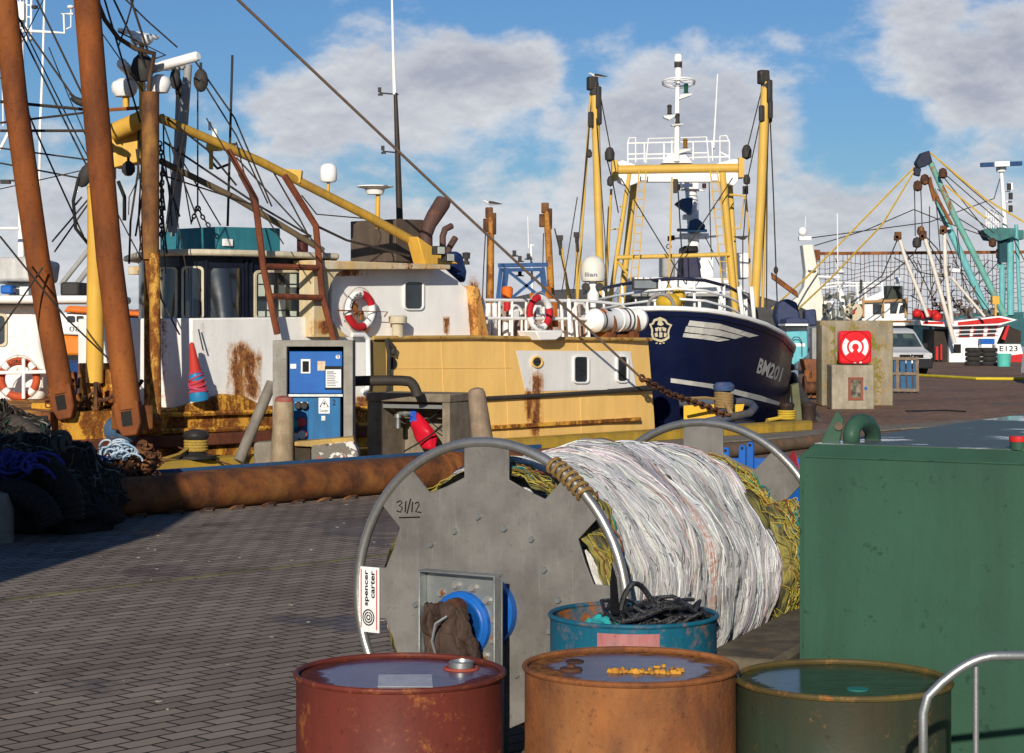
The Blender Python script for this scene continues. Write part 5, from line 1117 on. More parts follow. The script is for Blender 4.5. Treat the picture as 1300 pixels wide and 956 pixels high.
mb=MB(); mb.grid(lambda i,j: a+d*(.16+.10*i)+(-VD*math.cos(R(40+35*j))+ZD*math.sin(R(40+35*j)))*.198,3,5); mb.build('orange_sticker',ORANGE,lr,recalc=False); mb=MB(); mb.grid(lambda i,j: a+d*(.32+.10*i)+(-VD*math.cos(R(50+25*j))+ZD*math.sin(R(50+25*j)))*.198,3,5); mb.build('dark_sticker',NAVYW,lr,recalc=False)
mb=MB()
for t in (.3,.75): mb.torus(a+d*L*t-ZD*.06,.2,.025,ax=d,n=20); mb.box(a+d*L*t-ZD*.24,(.14,.3,.1),.83)
mb.box(a+d*L*.55-ZD*.26,(.7,.12,.05),.83); mb.build('cradle',RUST,lr)
sdm=thing('satellite_dome','white satellite dome on a short post above the trawler stern','satellite dome',S(753,372,1.4))
c=S(753,350,1.4); mb=MB(); mb.lathe([(0,-.11),(.15,-.11),(.19,-.09),(.205,-.04),(.21,.1),(.195,.2),(.15,.28),(.08,.325),(0,.34)],c,30); dm=mb.build('dome',mat('dome_white',(.70,.68,.60),(.64,.62,.55),rough=.35,dirt=.15),sdm)
mb=MB(); mb.text('llian',lambda x,y: c+V(.2105*math.sin(R(-42+58*x)),-.2105*math.cos(R(-42+58*x)),-.02+.07*y),.01); mb.build('lettering',mat('dark_blue_ink',(.02,.03,.12),dirt=0,bmp=0),dm,recalc=False)
mb=MB(); mb.lathe([(.07,0),(.07,-.12),(.1,-.12),(.1,-.3),(.05,-.32),(.05,-.42),(0,-.42)],c-ZD*.11,18); mb.build('post',WHITE,sdm)
mb=MB()
for x in (-.13,.10): mb.lathe([(0,-.05),(.065,-.05),(.07,.03),(.06,.05),(0,.05)],c+V(x,-.12,-.19),16,V(1,0,0),ZD,V(0,-1,0))
mb.build('flood_light',DARK,sdm)
# lifebuoys
def lifebuoy(c,n,r,label,segs,tx,group=None,tr=.055,m1=REDBUOY):
    t=thing('lifebuoy',label,'lifebuoy',c-ZD*r,group); n=Vector(n).normalized(); ex=n.cross(ZD).normalized(); ex=-ex if ex.x<0 else ex
    for nm,ml,ss in (('white_quarter',SIGNW,[s_ for s_ in segs if s_[2]=='w']),('coloured_quarter',m1,[s_ for s_ in segs if s_[2]=='r'])):
        for a0,a1,_ in ss:
            mb=MB(); m=14; mb.tube([c+ex*(r*math.cos(R(lerp(a0,a1,k/m))))+ZD*(r*math.sin(R(lerp(a0,a1,k/m)))) for k in range(m+1)],tr,12); mb.build(nm,ml,t)
    for s_,a0,a1 in tx:
        mb=MB(); mb.text(s_,lambda x,y: c+n*(tr+.003)+ex*((r+.045*(y-.5))*math.cos(R(lerp(a0,a1,x))))+ZD*((r+.045*(y-.5))*math.sin(R(lerp(a0,a1,x)))),.02); mb.build('lettering',INK,t,recalc=False,smooth=False)
    mb=MB()
    for k in range(4):
        a0=R(45+90*k); mb.tube([c+ex*((r+.06+.03*math.sin(math.pi*i/6))*math.cos(a0+R(90)*i/6))+ZD*((r+.06+.03*math.sin(math.pi*i/6))*math.sin(a0+R(90)*i/6)) for i in range(7)],.008,5)
    mb.build('grab_line',mat('grab_line_rope',(.5,.46,.38),dirt=0),t); return t
lifebuoy(S(457,394,.50),-VD,.235,'white and red lifebuoy in the arched recess of the deckhouse',[(20,85,'r'),(85,195,'w'),(195,290,'r'),(290,380,'w')],[('COWRIE',172,95)],)
lifebuoy(S(685,397,.62),-VD,.235,'red and white lifebuoy hung outside the stern rail',[(95,195,'r'),(195,300,'w'),(-60,20,'r'),(20,95,'w')],[('PHOENIX',218,280)],)
mb=MB(); random.seed(31)
for k in range(9): 
    q=S(random.uniform(448,468),random.uniform(385,420),.5); mb.box(q,(.05,.05,random.uniform(.06,.2)),random.uniform(0,1))
mb.tube([S(428,394,.42),S(492,396,.42),S(488,402,.42)],.012,6); mb.build('buoy_bracket',RUST,bA,bevel=.008)
# cone and bottle
cn=thing('traffic_cone','red cone wrapped in blue and pink tape standing on the trawler foredeck','cone',S(253,508,.30))
c=S(253,508,.30); tip=S(243,434,.30); H=(tip-c).length; ez=(tip-c).normalized(); ex_=ez.cross(V(0,1,0)).normalized(); ey_=ez.cross(ex_)
mb=MB(); mb.lathe([(0,0),(.115,0),(.12,.04),(.030,H*.97),(0,H)],c,26,ex_,ey_,ez); mb.build('cone',mat('red_cone_plastic',(.55,.05,.035),(.45,.04,.03),rough=.5,dirt=.3),cn)
mb=MB()
rr_=lambda z: .122-.092*(z-.04)/(H*.93)
mb.lathe([(rr_(.01)*.99,.0),(rr_(.04)+.006,.02),(rr_(.13)+.006,.13),(rr_(.14),.14)],c,24,ex_,ey_,ez); mb.lathe([(rr_(.27),.27),(rr_(.28)+.005,.28),(rr_(.36)+.005,.36),(rr_(.37),.37)],c,24,ex_,ey_,ez)
mb.build('blue_tape',mat('blue_tape',(.02,.22,.45),(.02,.18,.36),rough=.4),cn)
mb=MB()
for k in range(7):
    z0=.1+.04*k; pts=[]
    for i in range(17):
        a=2*math.pi*i/16; z=z0+.035*math.sin(a+k); pts.append(c+ex_*((rr_(z)+.008)*math.cos(a))+ey_*((rr_(z)+.008)*math.sin(a))+ez*z)
    mb.tube(pts,.012,5)
mb.build('pink_tape',mat('pink_tape',(.5,.07,.14),(.4,.05,.1),rough=.4),cn)
# rigging wires
W=[(.022,[(0,129,24.6),(108,139,24.9)]),(.016,[(0,156,24.6),(108,143,24.9)]),(.02,[(0,166,24.7),(115,166,24.9)]),(.012,[(0,188,24.8),(120,204,25.2)]),(.012,[(0,207,24.8),(116,229,25.2)]),
(.012,[(16,20,24.5),(109,208,25.2)]),(.014,[(20,18,24.4),(96,127,24.6)]),(.014,[(42,-10,24.4),(105,121,24.6)]),(.014,[(130,-10,24.5),(178,155,25.3)]),(.014,[(140,-10,24.5),(185,85,25.2)]),(.016,[(163,-10,25),(188,66,25.3)]),(.014,[(180,75,25.3),(190,190,25.3),(182,240,25.3),(172,300,25.3)]),
(.012,[(66,307,25.5),(118,246,25.5)]),(.012,[(69,320,25.5),(119,249,25.5)]),(.012,[(0,300,23.2),(85,405,23.7)]),(.012,[(0,420,23.2),(54,340,24)]),(.011,[(85,405,23.7),(155,472,24.3)]),
(.012,[(248,78,26.5),(298,150,27),(345,262,27.5)]),(.011,[(255,100,26.5),(300,172,27),(340,258,27.5)]),(.011,[(251,112,26.6),(251,262,26.8)]),(.015,[(208,180,26.4),(330,262,27.4),(395,300,28)]),(.012,[(205,222,26.5),(322,260,27.3)]),(.010,[(232,205,26.8),(280,286,27.4)]),(.010,[(226,186,26.8),(243,285,27)]),
(.01,[(383,248,28),(402,272,28.2),(470,278,28.8)]),(.018,[(398,285,28),(440,305,28.6),(520,325,29.2)]),(.01,[(330,300,27.3),(300,180,27)]),(.014,[(212,150,26),(263,190,26.6),(300,235,27)]),(.012,[(480,290,29),(484,300,29),(478,318,29)]),(.012,[(340,206,27.5),(372,262,28),(392,300,28.2)]),
(.012,[(196,330,25.4),(205,380,25.4),(228,425,25.3)]),(.010,[(252,418,25.6),(258,445,25.6)]),(.013,[(104,250,25),(94,262,25),(97,290,25),(113,311,25.2)]),(.02,[(180,220,25.3),(186,255,25.3),(180,290,25.3)]),(.014,[(206,210,25.6),(228,275,25.8)]),(.012,[(150,40,25),(210,70,25.4),(195,75,25.4)])]
random.seed(44)
for k in range(16):                                  # loose falls and lazy lines about the post and the booms
    x=random.uniform(172,226); y=random.uniform(110,215); DD=random.uniform(25.2,26.4); L=random.uniform(60,190); dx=random.uniform(-16,30)
    W.append((random.uniform(.007,.016),[(x,y,DD),(x+dx*.3+random.uniform(-5,5),y+L*.35,DD),(x+dx*.7+random.uniform(-4,4),y+L*.7,DD),(x+dx,y+L,DD)]))
for a,b_ in (((12,0),(180,330)),((60,-10),(0,100)),((0,60),(106,300)),((150,-10),(225,60)),((172,-10),(150,60)),((205,150),(255,290)),((240,130),(210,300)),((300,200),(420,330)),((262,150),(360,310)),((128,40),(185,120)),((0,240),(110,215)),((62,60),(112,180))):
    W.append((random.uniform(.007,.012),[(a[0],a[1],25.0),((a[0]+b_[0])/2,(a[1]+b_[1])/2+random.uniform(0,5),25.3),(b_[0],b_[1],25.6)]))
for r,pts in W: mb=MB(); mb.tube([P(*p) for p in pts],r,6); mb.build('rigging_wire',WIRE,bA)
mb=MB(); mb.tube([P(*p) for p in ((122,-20,24.6),(125,5,24.7),(133,25,24.8),(150,48,24.9),(172,62,25),(196,68,25.1),(194,78,25.2),(190,100,25.2),(188,140,25.2))],.03,10); mb.build('hydraulic_hose',mat('brown_hose',(.10,.06,.035),(.06,.04,.03)),bA,ang=180)
mb=MB(); mb.tube([P(*p) for p in ((100,225,24.9),(93,255,24.9),(96,290,24.9),(114,312,25.1))],.022,8); mb.tube([P(*p) for p in ((150,230,25.2),(158,250,25.2),(158,280,25.2))],.025,8); mb.build('hydraulic_hose',BLACK,bA,ang=180)
for pts in ([(251,262,26.8),(246,275,26.8),(243,282,26.8)],[(251,262,26.8),(257,275,26.8),(266,288,26.8)],[(203,180,25.3),(206,210,25.3),(205,300,25.4)]):
    mb=MB(); mb.chain([P(*p) for p in pts],.075,.011); mb.build('chain',DARK,bA)
# hoist wire with chain down to the quay
mr=thing('mooring_wire','long taut wire rope ending in a rusty chain across the yellow stern','wire rope',P(815,480,31.4)*1)
mb=MB(); e0=P(294,-8,24.4); e1_=P(813,479,31.6); mb.tube([e0,e0.lerp(e1_,.5)-V(0,0,.02),e1_],.020,8); mb.build('wire',mat('brown_wire_rope',(.25,.18,.13),(.16,.11,.08),sc_=40,bsc=120,bmp=.5),mr)
mb=MB(); mb.chain([e1_]+[P(*p) for p in ((850,500,32.4),(885,512,33.2),(925,528,34))],.16,.022); mb.build('chain',RUSTD,mr)
# ================================================================= navy trawler BM201, bow on
bB=thing('fishing_trawler','dark navy trawler with tall yellow gantry lying bow on to the quay','fishing boat',V(4,46,-2.2))
a_=V(.113,.994,0).normalized(); p_=V(a_.y,-a_.x,0); B0=V(2.8,37,0)
def Bq(s_,b_,z): return B0+a_*s_+p_*b_+ZD*z
def interp(tab,x):
    if x<=tab[0][0]: return tab[0][1]
    for (x0,y0),(x1,y1) in zip(tab,tab[1:]):
        if x<=x1: return lerp(y0,y1,(x-x0)/(x1-x0))
    return tab[-1][1]
BT=[(0,0),(.06,.42),(.25,.85),(.6,1.2),(1.2,1.6),(2,1.98),(3.2,2.35),(5,2.62),(9,2.7),(20,2.6),(25,2.3)]
BW=[(0,0),(.6,.30),(2,1.1),(5,2.1),(9,2.55),(20,2.5),(25,2.0)]
ZT=[(0,2.18),(.6,2.09),(2,1.88),(5,1.42),(7,1.3),(9,1.25),(25,1.2)]
SS=[0,.06,.15,.25,.4,.6,.9,1.2,1.6,2,2.6,3.2,4,5,6,7,9,12,16,20,25]
def hullp(s_,t,sg):
    b_=lerp(interp(BW,s_),interp(BT,s_),t**1.25); z=lerp(-2.3,interp(ZT,s_),t); rk=1.3*max(0,1-s_/6)*(1-t)**1.1
    return Bq(s_+rk,b_*sg,z)
mb=MB(); NT=14
rows=[]
order=[(s_,-1) for s_ in SS[::-1]]+[(s_,1) for s_ in SS[1:]]
vs=[];fs=[]
for s_,sg_ in order:
    for k in range(NT+1): vs.append(hullp(s_,k/NT,sg_))
n=NT+1
for i in range(len(order)-1):
    for k in range(NT): fs.append((i*n+k,i*n+k+1,(i+1)*n+k+1,(i+1)*n+k))
mb.add(vs,fs); BV=BVHTree.FromPolygons(mb.v,mb.f); mb.build('hull',NAVY,bB,ang=60)
mb=MB(); top=[hullp(s_,1,sg_) for s_,sg_ in order]; mb.face([p-ZD*.12 for p in top]); mb.build('deck',GREYM,bB,smooth=False)
mb=MB(); mb.tube([p+ZD*.02 for p in top],.05,8); mb.build('gunwale',WHITEC,bB)
mb=MB(); mb.tube([hullp(s_,.90,sg_)+p_*sg_*.02 for s_,sg_ in order if s_>5],.06,8); mb.build('fender_rail',DARK,bB)
def hit(bvh,x,y,off=.03):
    d=(P(x,y,1)-V(0,0,EH)).normalized(); r=bvh.ray_cast(V(0,0,EH),d)
    return r[0]-d*off if r[0] else None
def strip(mb,bvh,tp,bt,n=36):
    def along(pl,t):
        L=[0]
        for a,b_ in zip(pl,pl[1:]): L.append(L[-1]+math.dist(a,b_))
        d=t*L[-1]
        for i in range(len(pl)-1):
            if d<=L[i+1]+1e-9: f=(d-L[i])/(L[i+1]-L[i]); return (lerp(pl[i][0],pl[i+1][0],f),lerp(pl[i][1],pl[i+1][1],f))
        return pl[-1]
    A=[hit(bvh,*along(tp,i/n)) for i in range(n+1)]; Bb=[hit(bvh,*along(bt,i/n)) for i in range(n+1)]
    for i in range(n):
        if all((A[i],A[i+1],Bb[i],Bb[i+1])): mb.face([A[i],A[i+1],Bb[i+1],Bb[i]])
z2=lambda L:[(740+x/3.984,330+y/3.984) for x,y in L]
DEC=mat('pale_hull_lettering',(.58,.57,.53),(.48,.47,.43),rough=.5,dirt=.3,bmp=0)
for t_,b__ in (([(540,306),(690,322),(890,383)],[(530,332),(700,352),(842,392)]),([(522,336),(680,352),(815,388)],[(514,364),(700,386),(770,400)]),([(510,370),(640,382),(745,404)],[(505,390),(600,400),(690,413)])):
    mb=MB(); strip(mb,BV,z2(t_),z2(b__)); mb.build('hull_stripe',DEC,bB,smooth=False,recalc=False)
mb=MB(); strip(mb,BV,z2([(445,598),(660,628),(900,686),(1035,734)]),z2([(443,620),(640,648),(860,704),(1032,746)]),60); mb.build('hull_stripe',DEC,bB,smooth=False,recalc=False)
TL,TR,BR,BL=(965,454),(995,467),(990,485),(960,473.5)
def bil(x,y): 
    t=(lerp(TL[0],TR[0],x),lerp(TL[1],TR[1],x)); b_=(lerp(BL[0],BR[0],x),lerp(BL[1],BR[1],x)); return (lerp(b_[0],t[0],y),lerp(b_[1],t[1],y))
mb=MB(); mb.text('BM201',lambda x,y: hit(BV,*bil(x,y)) or V(5,40,1),.03); mb.build('lettering',DEC,bB,recalc=False,smooth=False)
# crest on the stem
CRE=mat('cream_crest_paint',(.62,.56,.38),(.5,.44,.28),dirt=.3,bmp=0); mb=MB()
so1=[(335,325),(350,318),(358,300),(375,295),(390,288),(408,296),(420,302),(430,318),(452,328),(440,350),(436,372),(438,395),(420,408),(398,416),(376,412),(352,402),(345,378),(346,352)]
cx_,cy_=393,352
def px3(x,y): return (740+x/3.984,330+y/3.984)
for i in range(len(so1)):
    a,b_=so1[i],so1[(i+1)%len(so1)]; f=.80
    q=[hit(BV,*px3(*p)) for p in (a,b_,(cx_+(b_[0]-cx_)*f,cy_+(b_[1]-cy_)*f),(cx_+(a[0]-cx_)*f,cy_+(a[1]-cy_)*f))]
    if all(q): mb.face(q)
for poly in ([(383,300),(398,300),(402,316),(410,326),(395,334),(376,328),(380,314)],[(365,345),(385,338),(380,360),(368,362)],[(400,338),(422,345),(420,362),(404,358)],[(362,372),(376,366),(380,388),(366,390)],[(386,366),(402,366),(402,392),(386,392)],[(410,368),(424,370),(422,388),(410,390)],[(384,342),(398,340),(396,362),(386,362)],[(368,418),(378,418),(378,424),(368,424)],[(386,419),(396,419),(396,426),(386,426)],[(403,417),(413,417),(413,423),(403,423)]):
    q=[hit(BV,*px3(*p)) for p in poly]
    if all(q): mb.face(q)
mb.build('crest',CRE,bB,recalc=False,smooth=False)
# rails round the whaleback
DKR=mat('navy_rail_paint',(.02,.022,.05),rough=.4)
mb=MB(); rail=[(742,372,44),(765,366,42),(790,361,40.5),(825,356,39.5),(860,353.5,39),(895,356,39.3),(925,364,40.2),(946,376,41.3),(960,394,42.5),(962,412,43)]
mb.tube([P(*p) for p in rail],.035,8); mb.build('top_rail',DKR,bB,ang=180)
mb=MB()
for dy in (13,26): mb.tube([P(x,min(y+dy,416),D-.1) for x,y,D in rail[:-1]],.026,8)
for x,y0,y1,D in ((766,367,397,42),(790,361,397,40.5),(838,355,398,39.3),(881,355,399,39.2),(919,362,406,40),(947,377,412,41.4)): mb.tube([P(x,y0,D),P(x+1,y1,D)],.03,8)
for x0,x1 in ((912,924),(938,944),(954,958)): mb.tube([P(x0,364,40.4),P(x1,412,40.4)],.045,8)
mb.build('guard_rail',WHITEC,bB,ang=180)
mb=MB(); mb.torus(P(839,389,37.6),.24,.035,ax=V(0,1,.3),n=22); mb.tube([P(820,391,37.7),P(858,391,37.7)],.04); mb.build('bow_fairlead',mat('grey_fairlead',(.3,.29,.28),rust=.3,rsc=9),bB)
mb=MB(); mb.ball(P(849,384,39),.26,.26,.18,16,8); mb.ball(P(862,377,39.2),.12,.12,.2,12,7,.2); mb.build('yellow_float',mat('yellow_float',(.6,.38,.03),rough=.5),bB)
mb=MB(); c=P(819,361,39.5); mb.box(c,(.52,.12,.22)); fl_=mb.build('flood_light',DARK,bB,bevel=.02); mb=MB(); mb.box(c+V(0,-.066,0),(.44,.012,.15)); mb.build('lens',mat('grey_lens',(.2,.22,.24),rough=.15),fl_)
# wheelhouse
mb=MB(); polyD(mb,[(788,374),(800,352),(935,353),(950,374),(950,405),(788,405)],46.5,4); wh=mb.build('wheelhouse',WHITEC,bB,bevel=.04)
mb=MB(); polyD(mb,[(784,372),(952,372),(951,376),(785,376)],46.3,.3); mb.build('visor',GREYM,bB)
for x0,x1 in ((792,806),(808,830),(836,862),(866,886),(890,912),(918,944)): 
    mb=MB(); polyD(mb,rrect(x0,377,x1,397,3),46.46,.06); f=mb.build('window',GLASS,wh,smooth=False)
mb=MB(); rectD(mb,922,321,953,353,48.5,1.5); rectD(mb,888,327,906,353,48.5,1.0); mb.build('white_locker',WHITEC,bB,bevel=.03)
mb=MB(); rectD(mb,841,324,857,352,48,1.2); mb.build('grey_locker',GREYM,bB,bevel=.05)
mb=MB(); polyD(mb,[(867,315),(885,315),(891,354),(864,354)],47.5,1.2); mb.build('funnel',mat('navy_funnel',(.02,.022,.06),(.03,.03,.06),rough=.4),bB,bevel=.05)
mb=MB(); polyD(mb,[(868,312),(886,312),(887,320),(867,320)],47.4,1.3); mb.build('funnel_top',INK,bB,bevel=.03)
# gantry
GD=44.5
GY=mat('yellow_gantry_paint',(.62,.40,.085),(.57,.36,.075),sc_=2,rough=.42,rust=.1,rsc=5,dirt=.18)
mb=MB(); tubeP(mb,[(778,215.5),(944,213)],5.6,16,GD); rectD(mb,777,203,784,228,GD-.25,.5); rectD(mb,938,200,945,225,GD-.25,.5); mb.build('crossbeam',GY,bB)
mb=MB(); polyD(mb,[(784,221),(938,219),(938,229),(932,236),(915,231),(812,231),(797,237),(784,231)],GD-.02,.25); polyD(mb,[(784,206),(790,203),(812,211),(784,211)],GD,.2); polyD(mb,[(938,202),(930,202),(905,209),(938,209)],GD,.2); polyD(mb,[(840,207),(848,196),(870,196),(880,207)],GD,.6); mb.build('white_web',WHITEC,bB,bevel=.02)
mb=MB(); tubeP(mb,[(799,221),(774,385)],3.0,12,GD); tubeP(mb,[(806,221),(788,395)],4.3,14,GD+.8); tubeP(mb,[(917,219),(934,400)],4.4,14,GD); tubeP(mb,[(926,221),(936,390)],3.4,12,GD+.8); mb.build('gantry_leg',GY,bB)
mb=MB(); tubeP(mb,[(783,327),(926,323)],2.8,12,GD-.1); tubeP(mb,[(783,330),(797,348)],2,8,GD); mb.build('brace',GY,bB)
def ladder(x0,y0,x1,y1,w_,DD,nr,m,par,r=.9):
    mb=MB(); tubeP(mb,[(x0-w_/2,y0),(x1-w_/2,y1)],r,6,DD); tubeP(mb,[(x0+w_/2,y0),(x1+w_/2,y1)],r,6,DD)
    for k in range(nr): t=(k+.5)/nr; tubeP(mb,[(lerp(x0,x1,t)-w_/2,lerp(y0,y1,t)),(lerp(x0,x1,t)+w_/2,lerp(y0,y1,t))],r*.7,5,DD)
    return mb.build('ladder',m,par)
ladder(816,215,805,356,9,GD-.4,13,GY,bB); ladder(906,215,921,360,9,GD-.4,13,GY,bB)
mb=MB(); tubeP(mb,[(853,225),(850,330),(849,372)],1.3,6,GD-.5); tubeP(mb,[(787,262),(794,262),(788,290),(772,292),(776,262)],1.3,6,GD); tubeP(mb,[(926,247),(947,249),(951,300),(952,372)],1.5,6,GD); tubeP(mb,[(930,290),(940,290),(945,250)],1.2,6,GD); tubeP(mb,[(773,262),(770,330),(768,385)],1.5,6,GD); mb.build('hanging_arm',GY,bB)
for pts,r in (([(755,112,43),(759,250,43),(763,382,43)],5.2),([(972,104,42),(966,250,42),(958,390,42)],5.8)):
    mb=MB(); tubeP(mb,pts,r,18); bo=mb.build('derrick_boom',GY,bB)
    x,y,DD=pts[0]; mb=MB(); mb.lathe([(0,-.2),(.095,-.2),(.105,-.08),(.085,0),(.09,.05),(.085,.14),(0,.15)],P(x,y-1,DD),12); mb.box(P(x-3,y-6,DD),(.22,.2,.3),.4); mb.box(P(x+5,y+12,DD-.1),(.12,.1,.5),.4); mb.box(P(x+6,y+35,DD-.1),(.10,.1,.4),.4); mb.box(P(x-5,y+40,DD-.1),(.12,.1,.35),.4); mb.build('boom_head',DARK,bo,bevel=.035)
mb=MB(); tubeP(mb,[(750,118,43.2),(733,382,43.6)],1.7,8); tubeP(mb,[(976,106,42.3),(968,390,42.6)],2.0,8); tubeP(mb,[(776,240,43.5),(769,380,43.5)],1.6,8); mb.build('boom_stay',GY,bB)
for x,y,s_ in ((774,196,.17),(948,193,.17),(775,230,.12),(948,228,.12),(748,195,.1),(976,150,.12)):
    mb=MB(); c=P(x,y,43); mb.lathe([(0,-s_),(s_*.6,-s_*.7),(s_*.65,s_*.2),(s_*.4,s_*.8),(0,s_)],c,12); mb.build('pulley_block',DARK,bB)
for r,pts in ((.8,[(760,110,43),(776,195,43)]),(.8,[(770,200,43),(778,232,43.5),(785,270,44)]),(.8,[(968,110,42),(948,192,42.5)]),(.8,[(970,130,42),(949,228,42.5),(944,300,43)]),(.9,[(976,110,42),(982,250,42.2),(987,392,42.6)]),(.9,[(974,160,42),(973,392,42.4)]),(.8,[(788,226,44),(870,360,44)]),(.8,[(930,226,44),(855,340,44),(842,380,42)]),(.9,[(860,228,44.2),(866,330,45),(868,350,46)]),(.7,[(752,115,43),(735,300,43.4),(728,372,43.6)]),(.7,[(757,150,42.8),(768,300,43),(771,380,43)]),(.7,[(900,228,46),(903,330,46.5)]),(.7,[(895,300,47),(915,340,47)]),(.8,[(943,300,43),(943,392,43)])):
    mb=MB(); tubeP(mb,pts,r,5); mb.build('rigging_wire',WIRE,bB)
mb=MB(); rectD(mb,855,227,860,245,44.2,.1); polyD(mb,[(932,300),(951,299),(946,304),(943,304)],43,.2); rectD(mb,944,236,950,246,43.6,.2); mb.build('dark_fitting',DARK,bB)
# foremast, lamps and rails on top of the gantry
mb=MB(); tubeP(mb,[(859,205),(859.5,160),(860,112),(861,100)],[4,3.4,3.0,2.6],14,GD); mb.build('mast',WHITEC,bB)
mb=MB(); c=P(861,80,GD); k_=GD/F
mb.lathe([(0,-22*k_),(6*k_,-22*k_),(6*k_,-19*k_),(4*k_,-18*k_),(5*k_,-13*k_),(4.2*k_,-7*k_),(4.6*k_,-6*k_),(4.6*k_,1*k_),(5.4*k_,2*k_),(5.4*k_,8*k_),(4*k_,11*k_),(0,12*k_)],c,18); tl=mb.build('mast_lamp',WHITEC,bB)
mb=MB(); mb.lathe([(4.8*k_,-6*k_),(5.0*k_,-6*k_),(5.0*k_,1*k_),(4.8*k_,1*k_)],c,18,caps=False); mb.build('lamp_glass',DARK,tl)
mb=MB(); mb.torus(P(861.5,104,GD),20.5*k_,1.1*k_,n=32,ax=V(0,.15,1)); mb.torus(P(861.5,106.5,GD),20.5*k_,.6*k_,n=32,ax=V(0,.15,1))
for a in range(0,360,60): mb.tube([P(861.5,103,GD),P(861.5,104,GD)+V(20*k_*math.cos(R(a)),20*k_*math.sin(R(a)),-.0)],.6*k_,5)
mb.build('mast_ring',WHITEC,bB)
for x,y,m,tx,by in ((871,112,GREENL,862,124),(850,139,DARK,850,150),(860,150,DARK,860,157),(870,182,mat('amber_lamp',(.25,.12,.02),rough=.2),862,193)):
    mb=MB(); mb.lathe([(0,-6*k_),(3.2*k_,-6*k_),(3.4*k_,-5*k_),(2.6*k_,-4.5*k_),(2.8*k_,3*k_),(3.4*k_,3.5*k_),(2.2*k_,6*k_),(0,6.5*k_)],P(x,y,GD-.1),14); la=mb.build('nav_lamp',m,bB)
    mb=MB(); mb.prism([P(x-8,y+8,GD-.15),P(x+8,y+6.5,GD-.15),P(x+6,y+9,GD-.15),P(tx,by+2,GD-.1),P(x-7,y+10,GD-.15)],V(0,.2,0)); mb.build('lamp_shelf',WHITEC,la)
mb=MB(); 
for pts in ([(797,208),(797,181),(799,175),(807,175),(807,206)],[(820,207),(823,176),(897,174),(900,206)],[(914,207),(914,173),(922,172),(926,180),(926,203)],[(797,182),(926,179)],[(797,196),(820,195)],[(822,196),(898,194)],[(797,202),(926,199)],[(843,182),(843,205)],[(853,178),(853,205)],[(880,180),(880,203)],[(818,182),(818,206)],[(904,180),(905,204)],[(914,193),(926,199)]): tubeP(mb,pts,1.0,6,GD+.2)
mb.build('mast_rail',WHITEC,bB)
mb=MB(); tubeP(mb,[(911,94),(908,150),(905,204)],[.8,1.0,1.4],6,GD+.6); mb.build('aerial',WHITEC,bB)
# aft mast with radars
AD=48
mb=MB(); tubeP(mb,[(876,232),(879,262),(881,320)],[7,8,7],14,AD); rectD(mb,866,229,887,240,AD-.3,.6); tubeP(mb,[(858,240),(895,242)],1.6,6,AD); tubeP(mb,[(850,303),(912,300)],1.6,6,AD); rectD(mb,864,296,900,303,AD-.2,.4); rectD(mb,868,272,886,278,AD-.2,.4); mb.build('aft_mast',WHITEC,bB,bevel=.03)
mb=MB(); polyD(mb,[(857,258),(866,252),(880,250),(878,273),(868,266)],AD-.7,.5); polyD(mb,[(876,280),(886,277),(896,286),(894,294),(880,296),(874,292)],AD-.7,.5); tubeP(mb,[(859,292),(898,293)],2.2,10,AD-.7); mb.build('radar_scanner',mat('dark_blue_radar',(.02,.06,.13),(.03,.08,.16),rough=.45),bB,bevel=.06)
mb=MB()
for x,y in ((861,237),(894,236),(854,302),(850,303)): mb.lathe([(0,-.06),(.05,-.06),(.05,.06),(0,.06)],P(x,y,AD-.1),10)
mb.torus(P(849,313,AD-.1),.055,.012,ax=V(0,1,0),n=14); mb.build('nav_lamp',mat('dark_red_lamp',(.08,.02,.02)),bB)
# ================================================================= gull on the boom, gull on the rusty post
def gull(c,fx,label,L=.48,grey=(.22,.22,.23)):
    t=thing('gull',label,'gull',c); mb=MB()
    prof=[(-.62,.10,.012,.006),(-.50,.11,.03,.02),(-.36,.13,.055,.05),(-.2,.15,.085,.085),(-.02,.165,.10,.105),(.14,.185,.092,.10),(.24,.225,.07,.075),(.29,.27,.055,.06),(.335,.31,.052,.054),(.38,.315,.04,.042),(.41,.308,.018,.02),(.45,.30,.012,.014),(.49,.29,.004,.005)]
    vs=[];fs=[];n=14
    for x,z,ry,rz in prof:
        for k in range(n): a=2*math.pi*k/n; vs.append(c+V(fx*x*L,ry*L*math.cos(a),(z+.06)*L+rz*L*math.sin(a)))
    for i in range(len(prof)-1):
        for k in range(n): fs.append((i*n+k,i*n+(k+1)%n,(i+1)*n+(k+1)%n,(i+1)*n+k))
    fs+=[list(range(n)),list(range((len(prof)-1)*n,len(prof)*n))]
    mb.add(vs,fs); mb.build('body',mat('white_feathers',(.72,.71,.69),(.6,.6,.6),rough=.7),t)
    for s_ in (-1,1):
        mb=MB(); w_=[(.16,.22),(.05,.30),(-.2,.26),(-.45,.19),(-.72,.13),(-.5,.12),(-.2,.12),(.08,.14)]
        mb.prism([c+V(fx*x*L,s_*(.095-.05*max(0,-x))*L,(z+.06)*L) for x,z in w_],V(0,s_*.015*L,0)); mb.build('wing',mat('grey_wing_feathers',grey,tuple(x*.6 for x in grey),rough=.7,sc_=9),t,bevel=.008)
        mb=MB(); mb.tube([c+V(fx*.0,s_*.03*L,.12*L),c+V(fx*.01*L,s_*.03*L,0)],.012*L,6); mb.build('leg',mat('pink_leg',(.45,.25,.2)),t)
    mb=MB(); mb.prism([c+V(fx*x*L,0,(z+.06)*L) for x,z in ((.405,.325),(.47,.318),(.515,.29),(.47,.287),(.405,.29))],V(0,.012*L,0)); mb.build('beak',mat('yellow_beak',(.6,.4,.05)),t)
